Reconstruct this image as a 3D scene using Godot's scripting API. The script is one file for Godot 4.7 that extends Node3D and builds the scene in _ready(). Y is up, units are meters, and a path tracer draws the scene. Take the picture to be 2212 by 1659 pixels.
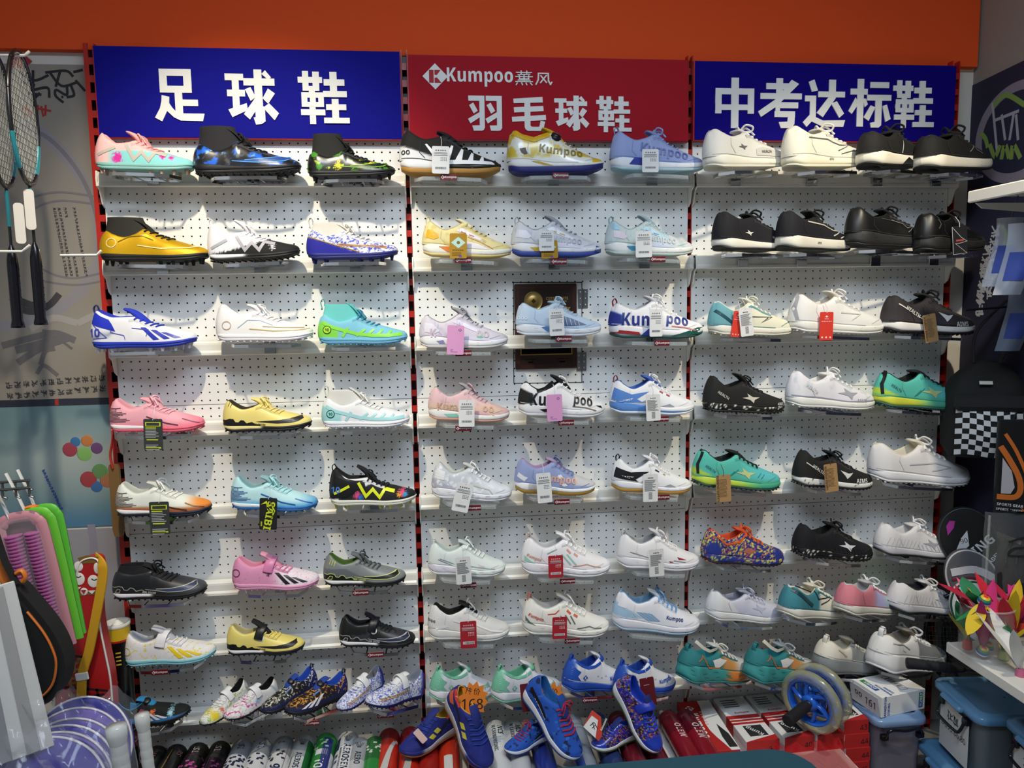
extends Node3D
# A shoe wall in a sports shop: pegboard bays with slotted posts, rails, shoes on racks, signs, and the stock around them. Metres, y up, wall plane z = 0.

class MB:
	var v := PackedVector3Array()
	var n := PackedVector3Array()
	var c := PackedColorArray()
	var ix := PackedInt32Array()
	var col := Color.WHITE

	func tint(h) -> MB:
		col = (h if h is Color else Color(str(h))).srgb_to_linear()
		return self

	func tri(a: Vector3, b: Vector3, d: Vector3) -> void:
		var k := v.size()
		var nn := (d - a).cross(b - a).normalized()
		v.append_array([a, b, d])
		n.append_array([nn, nn, nn])
		c.append_array([col, col, col])
		ix.append_array([k, k + 1, k + 2])

	func quad(a: Vector3, b: Vector3, d: Vector3, e: Vector3) -> void:
		var k := v.size()
		var nn := (d - a).cross(b - a)
		if nn.length_squared() < 1e-16:
			nn = (e - a).cross(d - a)
		nn = nn.normalized()
		v.append_array([a, b, d, e])
		n.append_array([nn, nn, nn, nn])
		c.append_array([col, col, col, col])
		ix.append_array([k, k + 1, k + 2, k, k + 2, k + 3])

	func box(at: Vector3, s: Vector3, bs := Basis(), ch := 0.0) -> MB:
		# a box with chamfered edges where ch > 0
		var h := s / 2.0
		if ch <= 0.0:
			var p := []
			for k in 8:
				p.append(at + bs * Vector3(h.x if k & 1 else -h.x, h.y if k & 2 else -h.y, h.z if k & 4 else -h.z))
			for f in [[4, 6, 7, 5], [1, 3, 2, 0], [0, 2, 6, 4], [5, 7, 3, 1], [2, 3, 7, 6], [0, 4, 5, 1]]:
				quad(p[f[0]], p[f[1]], p[f[2]], p[f[3]])
			return self
		var g := h - Vector3(ch, ch, ch)
		for ax in 3:
			for sg in [-1.0, 1.0]:
				var q := []
				for t in [[-1, -1], [1, -1], [1, 1], [-1, 1]]:
					var w := Vector3()
					w[ax] = sg * h[ax]
					w[(ax + 1) % 3] = t[0] * g[(ax + 1) % 3]
					w[(ax + 2) % 3] = t[1] * g[(ax + 2) % 3]
					q.append(at + bs * w)
				if sg > 0:
					q.reverse()
				quad(q[0], q[1], q[2], q[3])
		for ax in 3:
			var b1 := (ax + 1) % 3
			var b2 := (ax + 2) % 3
			for s1 in [-1.0, 1.0]:
				for s2 in [-1.0, 1.0]:
					var q := []
					for t in [[0, -1], [0, 1], [1, 1], [1, -1]]:
						var w := Vector3()
						w[ax] = t[1] * g[ax]
						w[b1] = s1 * (h[b1] if t[0] == 0 else g[b1])
						w[b2] = s2 * (g[b2] if t[0] == 0 else h[b2])
						q.append(at + bs * w)
					if s1 * s2 > 0:
						q.reverse()
					quad(q[0], q[1], q[2], q[3])
		for k in 8:
			var sx := 1.0 if k & 1 else -1.0
			var sy := 1.0 if k & 2 else -1.0
			var sz := 1.0 if k & 4 else -1.0
			var a := at + bs * Vector3(sx * h.x, sy * g.y, sz * g.z)
			var b := at + bs * Vector3(sx * g.x, sy * h.y, sz * g.z)
			var d := at + bs * Vector3(sx * g.x, sy * g.y, sz * h.z)
			if sx * sy * sz > 0:
				tri(a, d, b)
			else:
				tri(a, b, d)
		return self

	func grid(p: PackedVector3Array, nu: int, nv: int, cl = null, closed_u := false, flat_ends := false) -> void:
		# nu rows of nv points, smooth
		var k := v.size()
		var nr := PackedVector3Array()
		nr.resize(p.size())
		var ru := nu if closed_u else nu - 1
		for i in ru:
			var i2 := (i + 1) % nu
			for j in nv - 1:
				var a := i * nv + j
				var b := i2 * nv + j
				var f := (p[b + 1] - p[a]).cross(p[b] - p[a + 1])
				nr[a] += f
				nr[a + 1] += f
				nr[b] += f
				nr[b + 1] += f
				ix.append_array([k + a, k + b, k + b + 1, k + a, k + b + 1, k + a + 1])
		for i in nr.size():
			nr[i] = nr[i].normalized() if nr[i].length_squared() > 1e-20 else Vector3.UP
		if flat_ends:
			for j in nv:
				for i in [0, nu - 1]:
					var w := nr[i * nv + j]
					w.z = 0.0
					nr[i * nv + j] = w.normalized() if w.length() > 0.01 else nr[i * nv + j]
		v.append_array(p)
		n.append_array(nr)
		if cl != null:
			c.append_array(cl)
		else:
			for i in p.size():
				c.append(col)

	func tube(path: PackedVector3Array, r: float, seg := 8, r2 := -1.0, taper := 1.0, side := Vector3.ZERO, flat := false) -> MB:
		# sweeps an ellipse (r across, r2 along side) down a path, with round-ish caps
		if r2 < 0:
			r2 = r
		var p := PackedVector3Array()
		var m := path.size()
		var ref := side
		var rows := 0
		for i in m:
			var t := (path[mini(i + 1, m - 1)] - path[maxi(i - 1, 0)]).normalized()
			if ref == Vector3.ZERO or absf(ref.dot(t)) > 0.98:
				ref = Vector3.UP if absf(t.y) < 0.9 else Vector3.RIGHT
			var s := (ref - t * ref.dot(t)).normalized()
			if side == Vector3.ZERO:
				ref = s
			var u := t.cross(s).normalized()
			var f := lerpf(1.0, taper, float(i) / maxf(1.0, m - 1))
			var scs := [[0.0, 1.0]]
			if i == 0:
				scs = [[0.0, 0.02], [0.0, 0.8], [0.25, 1.0]]
			elif i == m - 1:
				scs = [[-0.25, 1.0], [0.0, 0.8], [0.0, 0.02]]
			for sc in scs:
				rows += 1
				for j in seg + 1:
					var a := TAU * j / seg
					p.append(path[i] + t * sc[0] * minf(r, r2) + (u * cos(a) * r * (1.0 if flat else f) + s * sin(a) * r2 * f) * sc[1])
		grid(p, rows, seg + 1)
		return self

	func lathe(prof: PackedVector2Array, seg := 24, tf := Transform3D()) -> MB:
		var p := PackedVector3Array()
		for q in prof:
			for j in seg + 1:
				var a := TAU * j / seg
				p.append(tf * Vector3(q.x * cos(a), q.y, q.x * sin(a)))
		grid(p, prof.size(), seg + 1)
		return self

	func prism(poly: PackedVector2Array, z0: float, z1: float, tf := Transform3D()) -> MB:
		if Geometry2D.is_polygon_clockwise(poly):
			poly.reverse()
		var t := Geometry2D.triangulate_polygon(poly)
		for k in range(0, t.size(), 3):
			var a := poly[t[k]]
			var b := poly[t[k + 1]]
			var d := poly[t[k + 2]]
			if (b - a).cross(d - a) > 0:
				var e := b
				b = d
				d = e
			tri(tf * Vector3(a.x, a.y, z1), tf * Vector3(b.x, b.y, z1), tf * Vector3(d.x, d.y, z1))
			if z1 - z0 > 1e-6:
				tri(tf * Vector3(d.x, d.y, z0), tf * Vector3(b.x, b.y, z0), tf * Vector3(a.x, a.y, z0))
		if z1 - z0 > 1e-6:
			for i in poly.size():
				var a := poly[i]
				var b := poly[(i + 1) % poly.size()]
				quad(tf * Vector3(a.x, a.y, z1), tf * Vector3(b.x, b.y, z1), tf * Vector3(b.x, b.y, z0), tf * Vector3(a.x, a.y, z0))
		return self

	func ball(at: Vector3, r: Vector3, seg := 16, bs := Basis()) -> MB:
		var p := PackedVector3Array()
		var rows := seg / 2 + 1
		for i in rows:
			var b := PI * i / (rows - 1)
			for j in seg + 1:
				var a := TAU * j / seg
				p.append(at + bs * (r * Vector3(sin(b) * cos(a), cos(b), sin(b) * sin(a))))
		grid(p, rows, seg + 1)
		return self

	func text(s: String, h: float, tf: Transform3D, bold := true) -> MB:
		# flat lettering of cap height h, centred on tf
		var a: PackedVector2Array = Letters.tris(s, bold)
		for k in range(0, a.size(), 3):
			tri(tf * Vector3(a[k].x * h, a[k].y * h, 0), tf * Vector3(a[k + 1].x * h, a[k + 1].y * h, 0), tf * Vector3(a[k + 2].x * h, a[k + 2].y * h, 0))
		return self

	func add(o: MB, tf := Transform3D()) -> void:
		var k := v.size()
		for i in o.v.size():
			v.append(tf * o.v[i])
			n.append((tf.basis * o.n[i]).normalized())
		c.append_array(o.c)
		for i in o.ix:
			ix.append(i + k)

	func mesh() -> ArrayMesh:
		var a := []
		a.resize(Mesh.ARRAY_MAX)
		a[Mesh.ARRAY_VERTEX] = v
		a[Mesh.ARRAY_NORMAL] = n
		a[Mesh.ARRAY_COLOR] = c
		a[Mesh.ARRAY_INDEX] = ix
		var m := ArrayMesh.new()
		m.add_surface_from_arrays(Mesh.PRIMITIVE_TRIANGLES, a)
		return m

class Letters:
	static var cache := {}
	static func tris(s: String, bold: bool) -> PackedVector2Array:
		# triangles of a word, centred, cap height 1
		var key := s + ("*" if bold else "")
		if cache.has(key):
			return cache[key]
		var f := SystemFont.new()
		f.font_names = PackedStringArray(["Droid Sans"])
		f.font_weight = 700 if bold else 400
		var t := TextMesh.new()
		t.text = s
		t.font = f
		t.font_size = 64
		t.pixel_size = 0.02
		t.depth = 0.0
		t.curve_step = 2.0
		var arr := t.get_mesh_arrays()
		var p: PackedVector3Array = arr[Mesh.ARRAY_VERTEX]
		var ids = arr[Mesh.ARRAY_INDEX]
		var out := PackedVector2Array()
		var k := 1.0 / (64 * 0.02 * 0.714)
		if ids != null and ids.size() > 0:
			for i in ids:
				out.append(Vector2(p[i].x, p[i].y) * k)
		else:
			for q in p:
				out.append(Vector2(q.x, q.y) * k)
		var lo := Vector2(1e9, 1e9)
		var hi := -lo
		for q in out:
			lo = lo.min(q)
			hi = hi.max(q)
		for i in out.size():
			out[i] -= (lo + hi) / 2.0
		cache[key] = out
		return out

static func V(x: float, y: float, z: float) -> Vector3:
	return Vector3(x, y, z)

static func P2(a: Array, s := 1.0, o := Vector2.ZERO) -> PackedVector2Array:
	var r := PackedVector2Array()
	for k in range(0, a.size(), 2):
		r.append(Vector2(a[k], a[k + 1]) * s + o)
	return r

static func P3(a: Array) -> PackedVector3Array:
	var r := PackedVector3Array()
	for k in range(0, a.size(), 3):
		r.append(Vector3(a[k], a[k + 1], a[k + 2]))
	return r

static func sm(pts: PackedVector3Array, n := 6) -> PackedVector3Array:
	# a smooth path through points
	var r := PackedVector3Array()
	for i in pts.size() - 1:
		var a := pts[maxi(i - 1, 0)]
		var d := pts[mini(i + 2, pts.size() - 1)]
		for k in n:
			r.append(pts[i].cubic_interpolate(pts[i + 1], a, d, float(k) / n))
	r.append(pts[pts.size() - 1])
	return r

static func aim(x: Vector3, up := Vector3.UP) -> Basis:
	# x along the given direction, y as near up as it goes
	x = x.normalized()
	var z := x.cross(up).normalized()
	return Basis(x, z.cross(x), z)

var used := {}
var mats := {}
var M := {}

func numbered(s: String) -> String:
	if not used.has(s):
		used[s] = 0
		return s
	used[s] += 1
	return "%s_%03d" % [s, used[s]]

func mat(key: String, rough: float, metal := 0.0, extra := {}) -> StandardMaterial3D:
	if not mats.has(key):
		var m := StandardMaterial3D.new()
		m.cull_mode = BaseMaterial3D.CULL_DISABLED
		m.vertex_color_use_as_albedo = true
		m.roughness = rough
		m.metallic = metal
		for k in extra:
			m.set(k, extra[k])
		m.resource_name = key
		mats[key] = m
	return mats[key]

func noise_tex(freq: float, px := 256, sd := 1, strength := 4.0) -> NoiseTexture2D:
	var t := NoiseTexture2D.new()
	t.width = px
	t.height = px
	t.seamless = true
	t.as_normal_map = true
	t.bump_strength = strength
	var f := FastNoiseLite.new()
	f.seed = sd
	f.frequency = freq
	t.noise = f
	return t

func tag(o: Node3D, label := "", category := "", group := "", kind := "") -> Node3D:
	if label: o.set_meta("label", label)
	if category: o.set_meta("category", category)
	if group: o.set_meta("group", group)
	if kind: o.set_meta("kind", kind)
	return o

func thing(called: String, label: String, category: String, at := Vector3.ZERO, bs := Basis(), group := "") -> Node3D:
	var o := Node3D.new()
	o.name = numbered(called)
	o.transform = Transform3D(bs, at)
	add_child(o, true)
	return tag(o, label, category, group)

func part(called: String, b: MB, m: Material, parent: Node3D, label := "") -> MeshInstance3D:
	return partm(called, b.mesh(), m, parent, label)

func partm(called: String, me: Mesh, m: Material, parent: Node3D, label := "") -> MeshInstance3D:
	var o := MeshInstance3D.new()
	o.mesh = me
	o.material_override = m
	var k := called
	var i := 0
	while parent.has_node(NodePath(k)):
		i += 1
		k = "%s_%03d" % [called, i]
	o.name = k
	parent.add_child(o, true)
	if label: o.set_meta("label", label)
	return o

func single(called: String, b: MB, m: Material, label: String, category: String, group := "", at := Vector3.ZERO, bs := Basis()) -> MeshInstance3D:
	var o := MeshInstance3D.new()
	o.mesh = b.mesh()
	o.material_override = m
	o.name = numbered(called)
	o.transform = Transform3D(bs, at)
	add_child(o, true)
	tag(o, label, category, group)
	return o

func struct(called: String, b: MB, m: Material) -> MeshInstance3D:
	var o := single(called, b, m, "", "")
	o.set_meta("kind", "structure")
	return o

# ---------------------------------------------------------------- shoes
class Last:
	var L := 0.28
	var yt: PackedFloat32Array
	var w: PackedFloat32Array
	var ym: PackedFloat32Array
	var yb: PackedFloat32Array
	var xc := 0.24
	var a := 0.2
	var b := 0.085
	var hc := 0.36
	var lean := 0.03
	var oh := 0.025
	const N := 200

	static func lut(k: PackedVector2Array) -> PackedFloat32Array:
		# a smooth curve through knots that never overshoots
		var m := k.size()
		var d := PackedFloat32Array()
		for i in m - 1:
			d.append((k[i + 1].y - k[i].y) / (k[i + 1].x - k[i].x))
		var t := PackedFloat32Array()
		for i in m:
			if i == 0:
				t.append(d[0])
			elif i == m - 1:
				t.append(d[m - 2])
			else:
				t.append(0.0 if d[i - 1] * d[i] <= 0 else 2.0 * d[i - 1] * d[i] / (d[i - 1] + d[i]))
		var r := PackedFloat32Array()
		var s := 0
		for q in N + 1:
			var x := float(q) / N
			while s < m - 2 and x > k[s + 1].x:
				s += 1
			var h := k[s + 1].x - k[s].x
			var u := clampf((x - k[s].x) / h, 0, 1)
			var u2 := u * u
			var u3 := u2 * u
			r.append((2 * u3 - 3 * u2 + 1) * k[s].y + (u3 - 2 * u2 + u) * h * t[s] + (-2 * u3 + 3 * u2) * k[s + 1].y + (u3 - u2) * h * t[s + 1])
		return r

	func g(arr: PackedFloat32Array, x: float) -> float:
		var q := clampf(x, 0, 1) * N
		var i := mini(int(q), N - 1)
		return lerpf(arr[i], arr[i + 1], q - i)

	func zt(x: float) -> float:
		var q := (x - xc) / a
		return 0.0 if absf(q) >= 1.0 else minf(b * sqrt(1.0 - q * q), g(w, x) * 0.85)

	func sx(x: float, y: float) -> float:
		if x >= 0.32: return 0.0
		var t := y / hc
		var k := 1.0 - x / 0.32
		return (lean * t * t - 0.022 * sin(clampf(t, 0, 1.0) * PI)) * k * k

	func p(x: float, f: float) -> Vector3:
		# f 0 at the sole, 1 at the top line
		var y0 := g(ym, x) - 0.012
		var y1 := maxf(g(yt, x), y0 + 0.01)
		var z0 := zt(x)
		var ph := f * PI / 2.0
		var y := y0 + (y1 - y0) * sin(ph)
		return Vector3(x + sx(x, y), y, z0 + (g(w, x) - z0) * pow(maxf(cos(ph), 0.0), 0.8)) * L

	func surf(x: float, y: float, off := 0.005) -> Vector3:
		# the point of the near side at that place of the side view, a little proud
		var y0 := g(ym, x) - 0.012
		var y1 := g(yt, x)
		var zz: float
		if y < y0 + 0.012:
			zz = g(w, x) * 1.07 + off
			return Vector3(x, y, zz) * L
		var s := clampf((y - y0) / maxf(y1 - y0, 0.01), 0, 1)
		var z0 := zt(x)
		var ph := asin(s)
		zz = z0 + (g(w, x) - z0) * pow(cos(ph), 0.8)
		return Vector3(x + sx(x, y), y + off * s * s, zz + off) * L

var laststyle := {
	"turf": {"hc": 0.36, "dip": 0.25, "tx": 0.43, "ty": 0.315, "tg": 0.37, "th": 0.165, "mh": 0.075, "mf": 0.06, "oh": 0.03, "stud": 1, "b": 0.08, "wd": 1.0, "ts": 0.035},
	"firm": {"hc": 0.36, "dip": 0.25, "tx": 0.43, "ty": 0.315, "tg": 0.37, "th": 0.165, "mh": 0.07, "mf": 0.06, "oh": 0.03, "stud": 2, "b": 0.08, "wd": 1.0, "ts": 0.035},
	"court": {"hc": 0.38, "dip": 0.29, "tx": 0.46, "ty": 0.385, "tg": 0.45, "th": 0.185, "mh": 0.13, "mf": 0.085, "oh": 0.028, "stud": 0, "b": 0.085, "wd": 1.06, "ts": 0.04},
	"run": {"hc": 0.36, "dip": 0.265, "tx": 0.45, "ty": 0.35, "tg": 0.41, "th": 0.185, "mh": 0.10, "mf": 0.075, "oh": 0.022, "stud": 3, "b": 0.085, "wd": 1.03, "ts": 0.03},
}
var nz := FastNoiseLite.new()

func layered(ls: Array, x: float, y: float, z: float) -> Color:
	# paints the cloth of an upper: layers over a first colour. x from heel to toe, y up, in shoe lengths
	var c: Color = ls[0]
	for k in range(1, ls.size()):
		var l = ls[k]
		var m := 0.0
		match l[0]:
			"x": m = smoothstep(l[2], l[3], x)
			"y": m = 1.0 - smoothstep(l[2], l[3], y)
			"n":
				m = smoothstep(l[3], l[3] + l[4], nz.get_noise_3d(x * l[2], y * l[2] + l[5], z * l[2]))
			"l": m = 1.0 - smoothstep(l[3] * 0.6, l[3], absf(nz.get_noise_3d(x * l[2], y * l[2] + l[4], z * l[2])))
			"r":
				# below a ragged line from (x0,y0) to (x1,y1)
				var t: float = (x - l[2]) / (l[4] - l[2])
				m = smoothstep(-0.01, 0.01, lerpf(l[3], l[5], t) + nz.get_noise_2d(x * 900.0, y * 900.0) * l[6] - y)
			"s":
				m = smoothstep(l[6], l[6] * 0.6, Vector2(x - l[2], y - l[3]).length() / l[4] + nz.get_noise_2d(x * 1300, y * 1300) * l[5])
			"o": m = 1.0 - smoothstep(l[4], l[4] * 1.4, absf(sin(x * l[2] + sin(y * l[3]) * 2.0)))
		c = c.lerp(l[1], clampf(m, 0, 1))
	return c.srgb_to_linear()

static func step_f(e: float, x: float) -> float:
	return 1.0 if x >= e else 0.0

func cols(a) -> Array:
	if a is String:
		return [Color(a)]
	var r := [Color(a[0])]
	for k in range(1, a.size()):
		var l: Array = a[k].duplicate()
		l[1] = Color(l[1])
		r.append(l)
	return r

func soles(t: Last, prof: Array, y0: Callable, y1: Callable, m: MB, paint = null, wave := 0.0) -> void:
	var xs := []
	var n := 26 if paint == null else 70
	for i in n + 1:
		xs.append((1.0 - cos(PI * i / n)) / 2.0)
	var ring := []
	for x in xs: ring.append(Vector2(x, 1.0))
	for i in range(n - 1, 0, -1): ring.append(Vector2(xs[i], -1.0))
	ring.append(ring[0])
	var p := PackedVector3Array()
	var cl := PackedColorArray()
	for q in prof:
		for r in ring:
			var x: float = r.x
			var k: float = q[0]
			if wave > 0.0:
				k += wave * sin(x * 40.0 + q[1] * 5.0) * sin(q[1] * PI)
			var yy: float = lerpf(y0.call(x), y1.call(x), q[1])
			var z: float = t.g(t.w, x) * 1.05 * k * r.y
			p.append(Vector3(0.5 + (x - 0.5) * (1.0 + (k - 1.0) * 0.5), yy, z) * t.L)
			if paint != null: cl.append(layered(paint, x, yy, z))
	m.grid(p, prof.size(), ring.size(), cl if paint != null else null)

func patch(t: Last, poly: PackedVector2Array, m: MB, sd: float, off := 0.006) -> void:
	var ids := Geometry2D.triangulate_polygon(poly)
	for k in range(0, ids.size(), 3):
		split(t, poly[ids[k]], poly[ids[k + 1]], poly[ids[k + 2]], m, sd, 0, off)

func split(t: Last, a: Vector2, b: Vector2, d: Vector2, m: MB, sd: float, deep: int, off: float) -> void:
	var e := [a.distance_to(b), b.distance_to(d), d.distance_to(a)]
	var k := 0
	if e[1] > e[k]: k = 1
	if e[2] > e[k]: k = 2
	if e[k] < 0.035 or deep > 9:
		var q := [t.surf(a.x, a.y, off), t.surf(b.x, b.y, off), t.surf(d.x, d.y, off)]
		if (b - a).cross(d - a) > 0: q = [q[0], q[2], q[1]]
		if sd < 0:
			for i in 3: q[i].z = -q[i].z
			q = [q[0], q[2], q[1]]
		m.tri(q[0], q[1], q[2])
		return
	if k == 0:
		var h := (a + b) / 2.0
		split(t, a, h, d, m, sd, deep + 1, off)
		split(t, h, b, d, m, sd, deep + 1, off)
	elif k == 1:
		var h := (b + d) / 2.0
		split(t, a, b, h, m, sd, deep + 1, off)
		split(t, a, h, d, m, sd, deep + 1, off)
	else:
		var h := (d + a) / 2.0
		split(t, a, b, h, m, sd, deep + 1, off)
		split(t, h, b, d, m, sd, deep + 1, off)

static func ribbon(pts: PackedVector2Array, wd: float) -> Array:
	# quads along a drawn line, joined at mitred corners
	var r := []
	var e := []
	var n := pts.size()
	for i in n:
		var a := (pts[i] - pts[maxi(i - 1, 0)]).normalized()
		var b := (pts[mini(i + 1, n - 1)] - pts[i]).normalized()
		if i == 0: a = b
		if i == n - 1: b = a
		var t := (a + b).normalized() if (a + b).length() > 0.01 else b
		var s := Vector2(-t.y, t.x) * wd / 2.0 / maxf(t.dot(b), 0.5)
		var q := pts[i] + (-a * wd * 0.4 if i == 0 else a * wd * 0.4 if i == n - 1 else Vector2.ZERO)
		e.append([q - s, q + s])
	for i in n - 1: r.append(PackedVector2Array([e[i][0], e[i + 1][0], e[i + 1][1], e[i][1]]))
	return r

func shoe(called: String, label: String, from: Vector3, to: Vector3, style: String, o: Dictionary) -> Node3D:
	var s: Dictionary = laststyle[style].duplicate()
	s.merge(o, true)
	var t := Last.new()
	t.L = from.distance_to(to)
	var bs := aim(to - from)
	if s.has("roll"): bs = bs * Basis(Vector3.RIGHT, s.roll)
	var root := thing(called, label, "shoe", from, bs, s.get("grp", ""))
	var ts0: float = s.ts
	var sock: float = s.get("sk", 0.0)
	var hc: float = s.hc
	var tx: float = s.tx
	var ty: float = s.ty
	var th: float = s.th
	t.hc = hc
	t.oh = s.oh
	t.lean = s.get("lean", 0.03)
	t.yt = Last.lut(P2([0, hc - 0.03, 0.045, hc, 0.13, lerpf(s.dip, hc, 0.5), 0.24, s.dip, 0.34, s.dip + 0.35 * (ty - s.dip), tx, ty, tx + 0.14, ty - (ty - th) * 0.44, 0.77, th + (ty - th) * 0.2, 0.88, th, 0.95, th * 0.9, 0.985, th * 0.78, 1.0, maxf(th * 0.6, s.mf + ts0 + 0.012)]))
	var wk := [0, 0.0, 0.004, 0.028, 0.015, 0.055, 0.035, 0.083, 0.07, 0.108, 0.13, 0.124, 0.28, 0.118, 0.45, 0.128, 0.66, 0.162, 0.8, 0.158, 0.88, 0.14, 0.94, 0.108, 0.975, 0.075, 0.993, 0.038, 1.0, 0.0]
	for i in range(1, wk.size(), 2): wk[i] *= s.wd
	t.w = Last.lut(P2(wk))
	var ts: float = s.ts
	t.yb = Last.lut(P2([0, 0.025, 0.1, 0.0, 0.4, 0.004, 0.66, 0.0, 0.85, ts * 0.35, 1.0, ts * 1.3]))
	t.ym = Last.lut(P2([0, s.mh + 0.01, 0.12, s.mh, 0.4, lerpf(s.mh, s.mf, 0.6), 0.66, s.mf, 0.85, s.mf + ts * 0.3, 1.0, s.mf + ts]))
	var x0 := 0.025
	var x1 := tx + 0.015
	t.xc = (x0 + x1) / 2.0
	t.a = (x1 - x0) / 2.0
	t.b = s.b
	# upper
	var paint := cols(s.up)
	var fine := paint.size() > 1
	var nx: int = 112 if fine else 48
	var nv: int = 24 if fine else 12
	var m := MB.new()
	m.tint(paint[0])
	for sd in [1.0, -1.0]:
		var p := PackedVector3Array()
		var cl := PackedColorArray()
		for i in nx + 1:
			var u := float(i) / nx
			var x := lerpf(u, (1.0 - cos(PI * u)) / 2.0, 0.75)
			for j in nv + 1:
				var q := t.p(x, float(j) / nv)
				if fine: cl.append(layered(paint, q.x / t.L, q.y / t.L, q.z / t.L * sd))
				q.z *= sd
				p.append(q)
		var b := MB.new()
		b.col = m.col
		b.grid(p, nx + 1, nv + 1, cl if fine else null, false, true)
		if sd > 0:
			for i in b.n.size(): b.n[i] = -b.n[i]
			for i in range(0, b.ix.size(), 3):
				var e := b.ix[i]
				b.ix[i] = b.ix[i + 1]
				b.ix[i + 1] = e
		for i in nx + 1:
			var k := i * (nv + 1) + nv
			if absf(p[k].z) < 1e-5:
				var w := b.n[k]
				b.n[k] = Vector3(w.x, maxf(w.y, 0.01), 0).normalized()
		m.add(b)
	part("upper", m, M[s.get("um", "cloth")], root)
	# midsole and outsole
	m = MB.new()
	var mp = null
	if s.ms is Array: mp = cols(s.ms)
	else: m.tint(s.ms)
	soles(t, [[0.94, 0.0], [1.0, 0.1], [1.025, 0.3], [1.03, 0.55], [1.015, 0.88], [0.985, 1.0], [0.9, 1.0]], func(x): return t.g(t.yb, x) + t.oh * 0.95, func(x): return t.g(t.ym, x), m, mp, s.get("wave", 0.0))
	part("midsole", m, M.rubber, root)
	m = MB.new().tint(s.os)
	soles(t, [[0.01, 0.0], [0.9, 0.0], [0.985, 0.25], [1.0, 1.0], [0.9, 1.0]], func(x): return t.g(t.yb, x), func(x): return t.g(t.yb, x) + t.oh, m)
	var outs := part("outsole", m, M.rubber, root)
	if s.stud > 0:
		m = MB.new().tint(s.get("sc", s.os))
		if s.stud == 2:
			for q in [[0.07, 0.6], [0.2, 0.6], [0.07, -0.6], [0.2, -0.6], [0.58, 0.7], [0.7, 0.75], [0.82, 0.65], [0.58, -0.7], [0.7, -0.75], [0.82, -0.65], [0.93, 0.3], [0.93, -0.3]]:
				var yy := t.g(t.yb, q[0])
				m.lathe(P2([0.0, -0.045, 0.012, -0.045, 0.021, 0.0, 0.024, 0.012], t.L), 10, Transform3D(Basis(), Vector3(q[0], yy, q[1] * t.g(t.w, q[0])) * t.L))
		else:
			var cnt := 15 if s.stud == 1 else 19
			for i in cnt:
				for sd in [0.9, 0.35, -0.35, -0.9]:
					var x := 0.03 + 0.945 * i / (cnt - 1.0)
					var hh := 0.015 if s.stud == 1 else 0.010
					m.box(Vector3(x, t.g(t.yb, x) - hh * 0.35, sd * t.g(t.w, x)) * t.L, Vector3(0.022, hh * 1.3, 0.022) * t.L, Basis(), 0.006 * t.L)
		part("studs", m, M.rubber, outs).set_meta("kind", "stuff")
	# collar and lining
	m = MB.new()
	var n := 40
	var p := PackedVector3Array()
	var cl := PackedColorArray()
	var li := Color(s.li).srgb_to_linear()
	var sc := Color(s.get("skc", s.li)).srgb_to_linear()
	var rows := [[1.05, 0, -0.014], [1.04, 0, 0.002], [0.99, 0, 0.009], [0.92, 0, 0.004], [0.88, 0, -0.02], [0.84, 1, 0.5], [0.8, 1, 1.0], [0.02, 1, 1.0]]
	if sock > 0.0:
		rows = [[1.07, 0, -0.03], [1.03, 0, 0.005], [0.96, 2, 0.35], [0.92, 2, 0.8], [0.93, 2, 1.0], [0.88, 2, 1.0], [0.84, 2, 0.9], [0.8, 1, 0.5], [0.8, 1, 1.0], [0.02, 1, 1.0]]
	var sl: float = s.get("sks", 0.0)
	for r in rows:
		for j in n + 1:
			var an := TAU * j / n
			var ca := cos(an)
			var k: float = r[0]
			var x := t.xc + t.a * ca * (1.0 + (k - 1.0) * 0.45)
			var xr := clampf(t.xc + t.a * ca, 0.0, 1.0)
			var z := t.b * sin(an) * k
			if absf(sin(an)) > 0.001: z = signf(z) * minf(absf(z), t.g(t.w, xr) * 0.9 * k)
			var top := t.g(t.yt, xr)
			var y := top
			if r[1] == 0: y = top + r[2]
			elif r[1] == 2:
				y = lerpf(top, sock + sl * ca, r[2])
				x = lerpf(x, t.xc - 0.015 + t.a * ca * 0.84 * k / 0.93, r[2])
			else: y = lerpf(top, t.g(t.ym, xr) + 0.03, r[2])
			p.append(Vector3(x + t.sx(xr, minf(y, hc)), y, z) * t.L)
			cl.append(sc if r[1] == 2 or (sock > 0 and r[1] == 0) else li)
	m.grid(p, rows.size(), n + 1, cl)
	part("sock_collar" if sock > 0 else "lining", m, M.cloth, root)
	# tongue
	var tg: float = s.tg
	if s.get("tongue", true):
		m = MB.new().tint(s.get("to", s.li))
		var tb := Vector3(tx + 0.1, t.g(t.yt, tx + 0.1) - 0.045, 0)
		var tt := Vector3(tx - 0.07 - (tg - ty) * 0.15, maxf(tg, sock * 0.97) - 0.008, 0)
		var path := PackedVector3Array()
		for i in 8:
			var u := i / 7.0
			path.append((tb.lerp(tt, u) + Vector3(-0.025 * u * u, 0.03 * sin(u * PI), 0)) * t.L)
		m.tube(path, 0.062 * t.L, 16, (0.05 if sock == 0.0 else 0.02) * t.L, 0.3, Vector3(0.6, 0.8, 0), true)
		part("tongue", m, M.cloth, root)
	# lace facing, seams and a groove round the sole
	var face: float = s.get("sd", 1.0)
	var shade := Color(paint[0]).darkened(0.1) if Color(paint[0]).get_luminance() > 0.15 else Color(paint[0]).lightened(0.1)
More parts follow.
